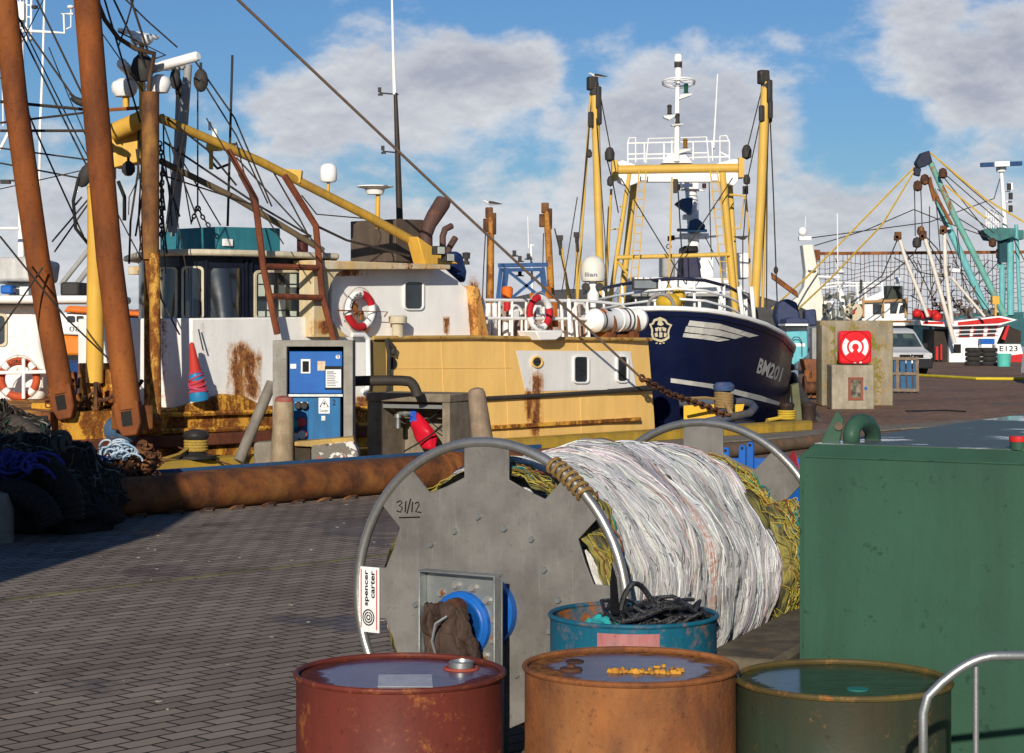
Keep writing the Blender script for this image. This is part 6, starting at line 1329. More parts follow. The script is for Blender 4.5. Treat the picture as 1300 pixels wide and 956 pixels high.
gull(P(757,101,43),-1,'dark winged gull perched on top of the yellow boom',.36,(.05,.05,.055)); 
gull(P(623,263,41),-1,'pale grey gull perched on the rusty post behind the yellow trawler',.36)
# ================================================================= blue trawler behind the yellow one
bC=thing('fishing_trawler','blue trawler with rusty posts and blue gantry behind the yellow stern','fishing boat',Q(6,12,-2.2))
OR=mat('orange_rusty_mast',(.5,.24,.035),(.35,.15,.03),rust=.6,rsc=5,streak=.4,dirt=.4)
hs=[[Q(u,v,z) for v,z in ((v0,1.2),(v0+.2,-1),(v0+.8,-2.6),(v1-.8,-2.6),(v1-.2,-1),(v1,1.2))] for u,v0,v1 in ((-2,10,10.6),(0,8.2,12.4),(3,7.6,13),(10,7.6,13),(13,7.9,12.7))]
loft(hs,mat('blue_hull_paint',(.015,.06,.2),dirt=.4,rust=.2),'hull',bC)
mb=MB(); polyS(mb,[(630,400),(660,392),(735,392),(735,432),(630,432)],9.5,2.5); mb.build('deckhouse',WHITE,bC,bevel=.03)
for pts in ([(623,274,41),(623,330,41),(622,420,41)],[(694,268,42),(697,320,42),(702,420,42)]):
    mb=MB(); tubeP(mb,pts,4.4,12); po=mb.build('rusty_post',OR,bC); x,y,DD=pts[0]; mb=MB(); mb.box(P(x-2,y-4,DD),(.16,.14,.22)); mb.box(P(x-6,y+12,DD),(.12,.12,.28)); mb.box(P(x+4,y+10,DD),(.10,.12,.45)); mb.build('post_head',RUSTD,po,bevel=.02)
mb=MB(); tubeP(mb,[(617,285,41),(614,340,41),(612,390,41)],.8,5); tubeP(mb,[(619,300,41),(617,400,41)],.7,5); tubeP(mb,[(704,290,42),(716,340,42),(728,390,42)],.9,5); tubeP(mb,[(690,296,42),(689,345,42)],.7,5); tubeP(mb,[(733,250,42),(713,372,42)],.7,5); mb.build('rigging_wire',WIRE,bC)
mb=MB(); 
for a,b_,wd in (((632,337),(696,336),.07),((634,343),(690,342),.06),((643,340),(634,420),.10),((636,340),(628,420),.07),((688,340),(698,420),.10),((650,378),(690,345),.05),((646,345),(690,380),.05)): mb.bar(P(*a,40.5),P(*b_,40.5),wd,wd*1.2)
mb.build('blue_gantry',BLUEFR,bC)
mb=MB(); tubeP(mb,[(674,310),(676,372)],1.6,8,41); tubeP(mb,[(674,312),(678,311)],1,6,41); tubeP(mb,[(670,275),(671,315)],.6,5,41); mb.build('aerial',WHITEC,bC)
mb=MB()
for x,y in ((653,321),(660,328),(671,325),(660,346)): mb.box(P(x,y,40.8),(.08,.08,.1)); mb.bar(P(x-5,y+4,40.8),P(x+5,y+4,40.8),.03,.03)
mb.build('deck_lamp',DARK,bC)
for pts in ([(711,306,46),(718,350,46),(724,390,46)],[(732,302,46),(733,390,46)]):
    mb=MB(); tubeP(mb,pts,2.0,8); po=mb.build('boom',GY,bC); x,y,DD=pts[0]; mb=MB(); tubeP(mb,[(x,y-4,DD),(x+1,y+18,DD)],2.4,8); mb.box(P(x,y-4,DD),(.14,.1,.12)); mb.build('boom_head',DARK,po)
# ================================================================= white trawler at the left edge
bD=thing('fishing_trawler','white trawler with rounded stern quarter at the left edge','fishing boat',P(-60,560,30)); bD.location.z=-2.2
WD=29.0
mb=MB(); polyD(mb,[(-120,386),(50,386),(52,440),(60,470)]+[(60-32*(1-math.cos(R(t))),478+44*math.sin(R(t))) for t in (15,35,55,75,90)]+[(-30,530),(-120,532)],WD,.5); mb.build('deckhouse',WHITER,bD,bevel=.12,seg=3)
mb=MB(); polyD(mb,[(-120,522),(30,530),(66,500),(78,514),(82,545),(70,600),(-120,620)],WD+.15,.5); mb.build('hull',mat('white_yellow_hull',(.66,.62,.5),(.6,.45,.2),sc_=1,rust=.3,rsc=3),bD,bevel=.05)
mb=MB(); rectD(mb,-120,375,142,385,WD-.5,1.5); mb.build('deck_edge',WHITE,bD,bevel=.05)
mb=MB(); polyD(mb,[(-30,327),(33,326),(46,330),(42,357),(-30,358)],WD,1.6); rectD(mb,5,358,40,376,WD+.3,1); mb.build('bin',mat('grey_white_bin',(.55,.54,.52),(.45,.45,.44),dirt=.5),bD,bevel=.05)
mb=MB(); rectD(mb,25,364,36,374,WD,.2); mb.build('locker',WHITEC,bD); mb=MB(); rectD(mb,0,362,15,373,WD-.1,.3); mb.build('blue_tarpaulin',BLUE,bD,bevel=.03)
mb=MB(); o=rrect(-24,398,9,440,6); i_=rrect(-22,401,6,437,5); mb.ring([P(x,y,WD-.03) for x,y in o],[P(x,y,WD-.03) for x,y in i_],V(0,.05,0)); f=mb.build('window_frame',CREAM,bD); mb=MB(); polyD(mb,i_,WD-.01,.02); mb.build('pane',GLASS,f)
mb=MB(); tubeP(mb,[(28,-40),(27,150),(27,326)],[3.0,3.6,4.4],12,WD+.5); mb.build('mast',WHITEC,bD)
mb=MB(); tubeP(mb,[(57,-20),(54,90),(51,160),(50,250)],[1.2,1.6,2.0,1.4],8,WD); tubeP(mb,[(3,82),(4,160)],1.0,6,WD); mb.build('aerial',WHITEC,bD)
mb=MB(); tubeP(mb,[(28,39),(50,40),(82,42),(81,18),(78,17.5),(93,18)],2.0,8,WD); tubeP(mb,[(90,10),(90,34),(84,37)],.9,6,WD); tubeP(mb,[(0,290),(24,290)],2,8,WD); tubeP(mb,[(0,190),(10,170),(24,120)],2.2,8,WD); mb.build('mast_arm',WHITEC,bD); mb=MB(); mb.ball(P(89.5,9,WD),.055,.055,.03,12,7); mb.build('gps_dome',WHITEC,bD)
mb=MB()
for x in (22,34,40): tubeP(mb,[(x,-10),(x-1,55)],1.4,6,WD+.3)
for y in (5,20,35): tubeP(mb,[(20,y),(41,y+2)],1.0,6,WD+.3)
rectD(mb,22,2,30,25,WD+.2,.2); mb.build('mast_frame',WHITEC,bD)
mb=MB(); mb.lathe([(0,-.03),(.05,-.02),(.05,.02),(0,.03)],P(44,9,WD),12); rectD(mb,0,228,12,233,WD,.1); rectD(mb,14,228,23,230,WD,.1); mb.build('mast_fitting',DARK,bD)
mb=MB(); tubeP(mb,[(77,362),(115,314)],3.2,10,WD+.6); tubeP(mb,[(92,368),(118,334)],3.4,10,WD+.8); mb.build('davit',GREYM,bD)
mb=MB(); rectD(mb,76,358,100,376,WD+.5,.8); polyD(mb,[(32,323),(44,316),(45,326),(38,330)],WD,.3); mb.build('winch',DARK,bD,bevel=.04)
mb=MB(); rectD(mb,100,362,118,376,WD+2,1); mb.build('brown_crate',mat('brown_crate',(.09,.06,.045)),bD)
mb=MB(); tubeP(mb,[(-40,474),(62,472)],2.4,8,WD-.75); tubeP(mb,[(30,455),(30,506)],2.4,8,WD-.75); mb.build('guard_rail',WHITEC,bD)
lifebuoy(P(24,481,WD-.6),V(0,-1,0),.255,'orange lifebuoy with worn lettering on the white trawler at left',[(35,55,'w'),(55,125,'r'),(125,145,'w'),(145,215,'r'),(215,235,'w'),(235,305,'r'),(305,325,'w'),(-35,35,'r')],[('LORNA',120,60)],tr=.058,m1=mat('faded_orange_buoy',(.55,.10,.03),(.4,.07,.03),rough=.6,dirt=.5,rust=.1))
# ================================================================= orange boat between the booms
bE=thing('small_boat','small orange and white boat glimpsed between the rusty booms','boat',V(-9,44,-2.2))
OD=43
mb=MB(); polyD(mb,[(52,402),(60,424),(140,430),(185,432),(185,452),(72,452),(58,440),(50,420)],OD,3); mb.build('hull',mat('orange_hull_paint',(.72,.22,.02),(.65,.18,.02),rough=.45,dirt=.3),bE,bevel=.08)
mb=MB(); polyD(mb,[(60,420),(66,402),(80,397),(112,396),(150,396),(155,428),(60,424)],OD-.04,2.8); wl=mb.build('wheelhouse',WHITEC,bE,bevel=.05)
mb=MB(); polyD(mb,[(80,396),(86,388),(120,390),(180,396),(180,402),(110,398)],OD-.2,3.2); mb.build('roof',ORANGE,bE,bevel=.04)
mb=MB(); rectD(mb,72,451,185,460,OD-.1,3.2); mb.build('fender',BLACK,bE,bevel=.03); mb=MB(); rectD(mb,80,460,185,520,OD+.2,2.5); mb.build('lower_hull',mat('dark_teal_hull',(.02,.06,.09)),bE)
for x0,x1 in ((85,95),(97,106),(125,135)): mb=MB(); polyD(mb,rrect(x0,401,x1,409,2),OD-.07,.05); mb.build('window',GLASS,wl)
mb=MB(); mb.text('08',lambda x,y:P(88+14*x,421-6.5*y,OD-.045)); mb.build('lettering',INK,bE,recalc=False,smooth=False)
mb=MB(); rectD(mb,133,410,150,426,OD-.15,.5); mb.build('red_locker',RED,bE)
# ================================================================= small workboat with fender tube
wb_=thing('workboat','small yellow workboat with thick blue grey fender tube round its bow','boat',V(3.6,36.3,-2.2))
tp=[P(862,511,37),(P(913,511,37.2)),P(943,510,37),P(954,513,36.8),P(958,518,36.4),P(951,525,36),P(916,532,35.7),P(872,541,35.3)]
mb=MB(); mb.tube(tp,.075,12); mb.build('fender_tube',mat('worn_blue_fender',(.07,.10,.16),(.10,.085,.07),sc_=5,rough=.8,dirt=.5,bmp=.5),wb_,ang=180)
mb=MB(); mb.prism([V(p.x,p.y,-2.3) for p in tp],V(0,0,2.42)); mb.build('hull',mat('dark_blue_hull',(.02,.04,.10),(.04,.04,.05),dirt=.5),wb_)
YW=mat('bright_yellow_workboat',(.72,.43,.03),(.65,.36,.03),rough=.45,dirt=.2)
mb=MB(); mb.prism([P(868,515,36.9),P(918,513,36.9),P(918,530,36.9),P(868,538,36.9)],V(0,.08,0)); mb.prism([P(926,514,36.8),P(945,513,36.8),P(943,521,36.8),P(926,526,36.8)],V(0,.06,0)); mb.build('bulwark',YW,wb_)
mb=MB(); mb.lathe([(0,0),(.12,0),(.12,.35),(.19,.38),(.20,.47),(.14,.53),(0,.54)],P(919,522,36.2)*1,16); mb.build('post',mat('worn_blue_post',(.05,.09,.2),rust=.3,rsc=9),wb_)
mb=MB(); c=P(919,508,36.2)
for k in range(6): mb.torus(c+V(0,0,-.14+.05*k),.16,.028,n=18,m=6,ax=V(.1,.1,1))
mb.tube([c,P(895,505,36),P(868,506,35.8)],.03,6); mb.tube([c,P(925,518,35.9),P(930,530,35.8)],.05,8); o=mb.build('tan_rope',ropemat('tan_mooring_rope',(.34,.22,.09),(.2,.13,.06))); tag(o,'tan rope lashed round the workboat post and led to the stern','rope')
# ================================================================= right hand quay corner
def bollard(x,y,DD,r,h,label):
    c=P(x,y,DD); c.z=0; mb=MB(); mb.lathe([(0,0),(r*1.25,0),(r*1.25,.04),(r,.05),(r,h-.08),(r*1.12,h-.06),(r*1.12,h),(r*.7,h+.03),(0,h+.03)],c,22); return tag(mb.build('bollard',mat('brown_black_bollard_iron',(.05,.035,.028),(.03,.022,.02),rough=.45,rust=.3,rsc=8)),label,'bollard'),c
_,c=bollard(999,538,38.2,.13,.36,'short iron bollard with yellow rope at the quay corner'); _,c2_=bollard(1027,538,38.2,.13,.36,'short bare iron bollard right of the roped bollard')
mb=MB()
for k in range(4): mb.torus(c+V(0,0,.08+.045*k),.16,.024,n=20,m=6)
mb.tube([c+V(-.1,-.1,.1),c+V(-.4,-.15,.05),P(972,541,37.6)+V(0,0,.02)],.035,6); tag(mb.build('mooring_rope',ropemat('bright_yellow_rope',(.60,.42,.04),(.4,.26,.03))),'bright yellow rope looped round the corner bollard','rope')
mb=MB(); mb.tube([P(1006,478,47),P(1016,500,42.5),P(1037,536,38.6)],.11,12); tag(mb.build('fender_beam',mat('grey_black_timber',(.10,.095,.085),(.05,.048,.045),sc_=6,rough=.85,bmp=.5)),'dark grey round fender beam slanting along the quay corner','fender')
mb=MB(); polyD(mb,[(1005,489),(1014,486),(1020,541),(1009,544)],38.9,.3); tag(mb.build('fender_post',mat('green_grey_timber',(.15,.15,.09),(.10,.10,.06),sc_=5,rough=.9,bmp=.5),bevel=.02),'upright green grey timber post beside the navy bow','post')
mg=thing('winch_frame','rusty winch frame standing on the quay left of the mossy block','winch',V(*P(1038,500,50).xy,0)); random.seed(8)
mb=MB()
for x in (1024,1033,1042,1052): mb.bar(P(x,470,50),P(x+1,505,50),.12,.1)
mb.bar(P(1020,484,50),P(1056,482,50),.14,.12); mb.bar(P(1020,497,50),P(1056,497,50),.14,.12); mb.build('frame',RUST,mg)
mb=MB(); mb.lathe([(0,-.4),(.3,-.4),(.3,-.34),(.15,-.34),(.15,.34),(.3,.34),(.3,.4),(0,.4)],P(1040,492,49.8),18,V(0,1,0),ZD,V(1,0,0)); mb.build('drum',RUSTD,mg)
mb=MB(); polyD(mb,[(1020,456),(1038,456),(1036,474),(1024,474)],52,.8); tag(mb.build('rusty_tub',rustmat('red_rusty_tub',(.2,.07,.04),(.1,.04,.025)),bevel=.03),'red rusty tub behind the winch frame by the navy bow','tub')
mb=MB(); rectD(mb,1031,416,1041,462,56,.5); tag(mb.build('grey_locker_box',GREYM,bevel=.02),'narrow grey steel locker left of the mossy block','locker')
MOSSY=mat('yellow_mossy_concrete',(.31,.275,.20),(.22,.19,.13),sc_=2.5,rough=.95,rust=.5,rsc=2.2,rusto=(.20,.185,.03),rustd=(.11,.12,.02),dirt=.6,bmp=.7,bsc=14)
D=46
mb=MB(); b0=P(1041,415,D).x; b1=P(1134,415,D).x; mb.box(V((b0+b1)/2,D+.3,1.0),(b1-b0,.6,2.0)); mb.box(V(b0+.16,D-.12,.95),(.32,.25,1.88)); o=mb.build('concrete_block',MOSSY,bevel=.03); tag(o,'tall yellow mossy concrete block with red lifebuoy housing before it','concrete block')
D=44
b0=P(1056,415,D).x; b1=P(1110,415,D).x; mbx=MB(); mbx.box(V((b0+b1)/2,D+.35,.5),(b1-b0,.7,1.0)); sb=thing('hydrant_box','small pale concrete hydrant box with red framed window','hydrant box',V((b0+b1)/2,D+.35,0)); mbx.build('housing',mat('pale_streaked_concrete',(.36,.32,.25),(.26,.23,.17),sc_=4,rough=.9,dirt=.6,bmp=.4),sb,bevel=.025)
o_=[P(x,y,D-.03) for x,y in ((1077,479),(1096,479),(1096,508),(1077,508))]; i_=[P(x,y,D-.03) for x,y in ((1080,482),(1093,482),(1093,505),(1080,505))]
mb=MB(); mb.ring(o_,i_,V(0,.04,0)); fr=mb.build('window_frame',mat('brown_red_frame',(.25,.07,.04),(.18,.06,.04)),sb); mb=MB(); rectD(mb,1080,482,1093,505,D-.012,.02); mb.build('pane',mat('cluttered_dark_pane',(.05,.05,.045),(.28,.24,.17),sc_=9,rough=.2),fr)
mb=MB(); mb.lathe([(0,0),(.035,0),(.035,.02),(0,.02)],P(1099,493,D-.002),12,V(1,0,0),ZD,V(0,-1,0)); mb.build('blue_knob',BLUE,sb)
# red lifebuoy housing
ls=thing('lifebuoy_housing','bright red lifebuoy housing with white ring symbol on the quay','lifebuoy housing',P(1086,462,43.9)); D=43.9
mb=MB(); polyD(mb,rrect(1065.5,420,1106.5,462,5),D,.3); mb.build('case',mat('bright_red_plastic',(.70,.015,.025),(.62,.012,.02),rough=.32,dirt=.12,bmp=.05),ls,bevel=.04,seg=3)
mb=MB(); mb.lathe([(.33,0),(.345,-.02),(.36,0)],P(1086,440,D-.0),40,V(1,0,0),ZD,V(0,1,0),caps=False); mb.build('raised_ring',RED,ls)
def ringseg(mb,c,r0,r1,a0,a1,n=16):
    for k in range(n):
        q=[]
        for r,a in ((r0,lerp(a0,a1,k/n)),(r1,lerp(a0,a1,k/n)),(r1,lerp(a0,a1,(k+1)/n)),(r0,lerp(a0,a1,(k+1)/n))): q.append(c+V(r*math.cos(R(a)),0,r*math.sin(R(a))))
        mb.face(q)
mb=MB(); c=P(1086,440.5,D-.03); ringseg(mb,c,.075,.145,-60,240,24)
ringseg(mb,c,.19,.29,-42,42); ringseg(mb,c,.19,.29,138,222); c3=P(1086,440.5,D-.028)
for x in (1084,1091): mb.face([P(x,459,D-.004),P(x+3,459,D-.004),P(x+3,461,D-.004),P(x,461,D-.004)])
mb.build('symbol',SIGNW,ls,recalc=False,smooth=False)
# blue pallet stood on edge
pl_=thing('pallet','weathered pallet with blue boards standing on edge by the van','pallet',P(1140,495,55)); D=55; pl_.location.z=0
PW=mat('weathered_pallet_wood',(.24,.18,.13),(.15,.115,.09),sc_=7,rough=.9,bmp=.4); PB=mat('chipped_blue_board',(.03,.12,.26),(.05,.10,.18),sc_=6,rough=.8,rust=.25,rsc=7,rusto=(.2,.15,.1),rustd=(.12,.09,.07),dirt=.4)
mb=MB()
for k in range(6): x=1118+8.2*k; polyD(mb,[(x,455),(x+6.2,455),(x+7.2,494),(x+1,494)],D+.06,.025)
mb.build('board',PB,pl_)
mb=MB()
for y in (453,472,493): polyD(mb,[(1112,y),(1163,y+.6),(1164,y+4.4),(1113,y+3.6)],D,.06)
for x in (1113,1137,1162): polyD(mb,[(x,453),(x+4,453),(x+5,497),(x+1,497)],D+.02,.1)
mb.build('bearer',PW,pl_); mb=MB(); polyD(mb,[(1109,452),(1113,453),(1116,496),(1111,494)],D+.1,.4); mb.build('side_board',PB,pl_)
mb=MB(); mb.ball(P(1112,494,54),.16,.14,.12,12,8,.12); mb.ball(P(1118,496,54.2),.12,.1,.07,12,8,.12); tag(mb.build('rubble',mat('orange_brown_rubble',(.32,.16,.08),(.2,.12,.08),sc_=12,bmp=.5)),'lumps of orange brown rubble at the pallet foot','rubble')
# ================================================================= vans
def van(cx_,cy_,rz,paint,label,bump_m,nm='parked_van'):
    t=thing(nm,label,'van',V(cx_,cy_,0)); c,s_=math.cos(rz),math.sin(rz)
    def q(x,y,z): return V(cx_+c*x-s_*y,cy_+s_*x+c*y,z)   # x across, y back from the nose
    prof=[(0,.30),(-.02,.55),(.02,.72),(.12,.86),(.85,1.02),(1.55,1.62),(1.8,1.76),(2.4,1.81),(4.2,1.78),(4.35,1.6),(4.4,.5),(4.4,.30)]
    def hw(y,z): 
        w_=.87-.17*max(0,(z-.95))/.85; 
        return w_*(1-.06*max(0,.35-y)/.35)
    mb=MB(); vs=[]
    for sx_ in (-1,1): vs+=[q(sx_*hw(y,z),y+(.10 if False else 0),z) for y,z in prof]
    n=len(prof); mb.add(vs,[list(range(n)),list(range(n,2*n))[::-1]]+[(i,(i+1)%n,n+(i+1)%n,n+i) for i in range(n)]); body=mb.build('body',paint,t,bevel=.05,seg=3)
    def fr(u,k): # windscreen plane point
        y=lerp(.90,1.53,k); z=lerp(1.045,1.60,k); n_=(-.02,.02); return q(u*(hw(y,z)-.10),y-.012,z+.012)
    mb=MB(); mb.face([fr(-1,.02),fr(1,.02),fr(1,.97),fr(-1,.97)]); mb.build('windscreen',glass('windscreen_glass',(.02,.03,.035)),t,smooth=False)
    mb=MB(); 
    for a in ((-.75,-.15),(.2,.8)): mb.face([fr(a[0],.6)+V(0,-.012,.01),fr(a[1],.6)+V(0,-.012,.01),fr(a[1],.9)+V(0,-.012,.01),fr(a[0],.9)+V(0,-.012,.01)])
    mb.build('glass_reflection',mat('pale_painted_reflection',(.10,.14,.12),rough=.2),t,smooth=False)  # two pale quads on the windscreen, a reflection painted as colour
    for sx_ in (-1,1):
        mb=MB(); mb.face([q(sx_*(hw(y,z)+.006),y,z) for y,z in ((1.35,1.10),(1.75,1.55),(2.3,1.6),(2.3,1.10))]); mb.build('side_window',GLASS,t,smooth=False)
        mb=MB(); mb.prism([q(sx_*x,-.03+abs(x)*.04,z) for x,z in ((.50,.66),(.86,.66),(.84,.84),(.56,.82))],q(0,.1,0)-q(0,0,0)); hl=mb.build('headlight',mat('clear_headlamp',(.6,.62,.62),(.4,.42,.42),sc_=14,rough=.1),t,bevel=.02)
        mb=MB(); mb.box(q(sx_*1.0,1.25,1.10),(.2,.12,.22),rz); mb.build('mirror',bump_m,t,bevel=.03)
        for y in (.85,3.5):
            mb=MB(); prof2=[(0,-.1),(.2,-.1),(.30,-.1),(.33,-.06),(.33,.06),(.30,.1),(.2,.1),(0,.1)]; mb.lathe(prof2,q(sx_*.78,y,.33),24,q(0,1,0)-q(0,0,0),ZD,q(1,0,0)-q(0,0,0)); wh_=mb.build('wheel',BLACK,t); mb=MB(); mb.lathe([(0,0),(.19,0),(.2,.012),(0,.02)],q(sx_*.885,y,.33),18,q(0,1,0)-q(0,0,0),ZD,(q(1,0,0)-q(0,0,0))*sx_); mb.build('rim',GALV,wh_)
    mb=MB(); mb.prism([q(x,-.07,z) for x,z in ((-.84,.24),(.84,.24),(.86,.62),(-.86,.62))],q(0,.35,0)-q(0,0,0)); bp=mb.build('bumper',bump_m,t,bevel=.05,seg=3)
    mb=MB(); mb.box(q(0,-.02,.72),(.95,.06,.12),rz); mb.build('grille',INK,t,bevel=.01)
    mb=MB(); mb.box(q(0,-.085,.50),(.52,.02,.11),rz); mb.build('number_plate',SIGNW,bp)
    mb=MB(); mb.torus(q(0,-.055,.74),.055,.009,ax=q(0,1,0)-q(0,0,0),n=16); mb.build('badge',GALV,t)
    return t
van(P(1157,415,76).x,76,R(8),mat('silver_van_paint',(.60,.60,.60),(.55,.55,.55),rough=.35,metal=.2,dirt=.15,bmp=0),'silver van with black bumper facing the camera beside the mossy block',mat('black_van_plastic',(.025,.025,.027),rough=.5))
van(17.36,60,R(-2),WHITEC,'white van mostly cut off by the right edge',mat('black_van_plastic',(.025,.025,.027)))
mb=MB(); mb.tube([G(1166,478)+V(0,0,.05)]+[G(x,y)+V(0,0,.05) for x,y in ((1200,480),(1240,482.5),(1300,483))],.055,8); tag(mb.build('hose',mat('yellow_hose',(.62,.48,.03),dirt=.2)),'long yellow hose lying across the quay before the vans','hose')
mb=MB(); g0=G(1140,515); mb.tube([G(1150,523)+V(0,0,.02),G(1200,522)+V(0,0,.02),G(1226,523.5)+V(0,0,.02)],.02,6); tag(mb.build('rope_end',BROPE),'thin dark rope lying on the brick paving right of the hydrant box','rope')
# tyres
TY=mat('dusty_tyre_rubber',(.022,.021,.021),(.04,.038,.036),sc_=6,rough=.85,bmp=.3)
t0=None; TD=94; names=['bottom','second','third','top']
for st_,(x,side) in enumerate(((1236,'left'),(1256,'right'))):
    for k in range(4):
        c=P(x+random.uniform(-.6,.6),415,TD); c.z=.215*k+.003
        if t0 is None:
            t0=thing('tyre','','tyre',c,'stacked truck tyres'); mb=MB(); mb.lathe([(.24,.03),(.30,.0),(.37,.01),(.40,.05),(.40,.16),(.37,.20),(.30,.21),(.24,.18),(.22,.105),(.24,.03)],c,30); mb.build('carcass',TY,t0); o=t0
        else: o=copy_tree(t0); o.location=c; o.rotation_euler.z=k
        o['label']='black truck tyre, %s of four in the %s stack by the aqua bin'%(names[k],side)
mb=MB(); c=P(1274.5,415,92); c.z=0; mb.lathe([(0,0),(.29,0),(.33,.55),(.35,.56),(.35,.60),(.31,.60),(.29,.3),(0,.28)],c,24); tag(mb.build('plastic_bin',mat('aqua_plastic',(.10,.48,.40),(.08,.40,.34),rough=.45)),'aqua plastic bin on the quay below the white bow','bin')
# ================================================================= boats on the far side of the basin
def rectP(mb,a,D,dep): return rectD(mb,*a,D,dep)
# white boat with goose neck mast
g1=thing('fishing_boat','white fishing boat with curved white goose neck mast','fishing boat',V(*P(1070,500,92).xy,-2.2)); D=112
mb=MB(); polyD(mb,[(1019,311),(1032,310),(1036,330),(1041,357),(1046,382),(1048,410),(1030,410),(1026,395),(1004,384),(1014,376),(1021,364),(1023,345)],D,1.2); mb.build('mast',mat('cream_white_paint',(.70,.68,.60),(.64,.62,.54),rust=.15,rsc=2,dirt=.2),g1,bevel=.06)
mb=MB(); mb.ball(P(1019,294,D),.25,.25,.27,16,9); rectP(mb,(1015,300,1030,305),D,.6); mb.build('radome',WHITEC,g1)
mb=MB(); tubeP(mb,[(1039,351),(1066,352)],1.4,6,D); mb.lathe([(0,-.1),(.3,0),(.1,.2),(0,.22)],P(1067,346,D),12); mb.lathe([(0,-.1),(.25,0),(.1,.2),(0,.22)],P(1031,343,D-.2),12); mb.build('lamp_arm',WHITEC,g1)
mb=MB(); tubeP(mb,[(1063,271),(1064,362)],.7,5,D); tubeP(mb,[(1023,275),(1022,290)],.5,5,D); mb.build('aerial',WHITEC,g1)
mb=MB()
for y in (359,363): tubeP(mb,[(1042,y+3),(1062,y),(1121,y)],1.1,6,D+.5)
for x in (1064,1088,1098,1120): tubeP(mb,[(x,360),(x+1,382)],1.4,6,D+.5)
polyD(mb,[(1062,372),(1068,366),(1086,405),(1079,408)],D-.5,.4); polyD(mb,[(1085,386),(1121,369),(1122,378),(1096,386)],D,.5); mb.build('rail',WHITEC,g1)
mb=MB(); polyD(mb,[(1096,384),(1151,382),(1151,414),(1094,414)],D,3); polyD(mb,[(1030,382),(1060,382),(1056,415),(1034,415)],D+1,3); h1=mb.build('wheelhouse',WHITEC,g1,bevel=.05)
for p in ([(1108,386),(1119,386),(1119,399),(1108,399)],[(1130,385),(1141,385),(1138,398),(1130,398)],[(1143,388),(1149,385),(1148,397),(1141,398)],[(1044,386),(1053,386),(1050,400),(1044,400)]): mb=MB(); polyD(mb,p,D-.05,.08); mb.build('window',GLASS,h1)
mb=MB(); 
for x in (1096,1121,1150): mb.bar(P(x,378,D-.2),P(x,402,D-.2),.13,.13)
mb.bar(P(1096,383,D-.2),P(1151,381,D-.2),.12,.14); mb.build('tan_frame',mat('tan_frame',(.40,.24,.10),(.3,.17,.07)),g1)
mb=MB(); mb.lathe([(0,0),(.5,0),(.52,.1),(.15,.12),(0,.14)],P(1083,396,D-.6),26,V(1,0,0),ZD,V(0,-1,0)); rl_=mb.build('net_reel',CREAM,g1); mb=MB(); mb.lathe([(0,0),(.13,0),(.1,.05),(0,.06)],P(1083,396,D-.8),16,V(1,0,0),ZD,V(0,-1,0)); mb.build('hub',RED,rl_)
mb=MB(); mb.ball(P(1139,356,D),.22,.22,.2,14,8); mb.build('satellite_dome',WHITEC,g1); mb=MB(); rectP(mb,(1126,363,1146,380),D+1,1); rectP(mb,(1092,355,1095,372),D,.15); mb.build('dark_locker',mat('dark_olive_locker',(.04,.045,.035)),g1)
mb=MB(); polyD(mb,[(985,402),(988,385),(1000,379),(1012,384),(1016,402),(1010,416),(990,416)],D-12,1.5); polyD(mb,[(1022,394),(1036,392),(1038,414),(1022,414)],D-12,1); mb.build('blue_cover',mat('slate_blue_cover',(.03,.045,.10),(.05,.06,.12),sc_=3,rough=.6),g1,bevel=.1)
mb=MB(); polyD(mb,[(980,346),(1012,370),(1014,378),(1000,368),(981,354)],D-14,.4); mb.build('rusty_boom',RUST,g1); mb=MB(); mb.ball(P(985,343,D-14),.12,.12,.2,10,6); mb.build('boom_lamp',DARK,g1)
mb=MB(); random.seed(4)
for k in range(30): mb.box(P(random.uniform(1045,1082),random.uniform(372,408),D-1+random.uniform(-.5,.5)),(random.uniform(.06,.22),.15,random.uniform(.06,.45)),random.uniform(0,2))
for k in range(16): x=random.uniform(1045,1085); y=random.uniform(368,408); mb.tube([P(x,y,D-1),P(x+random.uniform(-9,9),y+random.uniform(-16,6),D-.8)],random.uniform(.03,.07),5)
mb.build('deck_gear',mat('green_grey_gear',(.09,.11,.09),(.26,.24,.2),sc_=3,rust=.3),g1,bevel=.02)
mb=MB(); polyD(mb,[(1006,412),(1160,412),(1160,470),(1010,470)],D+.5,4); mb.build('hull',mat('grey_blue_hull',(.10,.13,.17),dirt=.5,rust=.2),g1,bevel=.1)
mb=MB(); rectP(mb,(1028,407,1158,409.5),D-2,.3); tubeP(mb,[(1028,398),(1030,415)],1,5,D-2); mb.build('rusty_rail',RUST,g1)
# teal cabin boat
t1=thing('small_boat','small teal cabin boat behind the navy bow','boat',V(*P(1014,480,76).xy,-2.2)); D=76
mb=MB(); polyD(mb,[(998,421),(1025,420),(1026,452),(998,470)],D,2); mb.build('hull',mat('teal_boat_paint',(.14,.46,.52),(.12,.40,.46),rough=.4,dirt=.2),t1,bevel=.06)
mb=MB(); polyD(mb,[(998,412),(1024,412),(1025,421),(998,421)],D+.1,1.8); mb.build('window_band',GLASS,t1); mb=MB(); rectP(mb,(997,411,1026,413.5),D-.1,2); rectP(mb,(1006,436,1022,440),D-.02,.2); mb.build('white_band',WHITEC,t1); mb=MB(); polyD(mb,[(998,405),(1008,403),(1027,405),(1027,411),(998,411)],D,1.8); mb.build('blue_top',mat('slate_blue_cover',(.03,.045,.10)),t1,bevel=.05)
mb=MB(); tubeP(mb,[(1004,450),(1003,434),(1008,428),(1014,428),(1018,434),(1018,450)],.7,6,D-.3); mb.build('rail',DARK,t1)
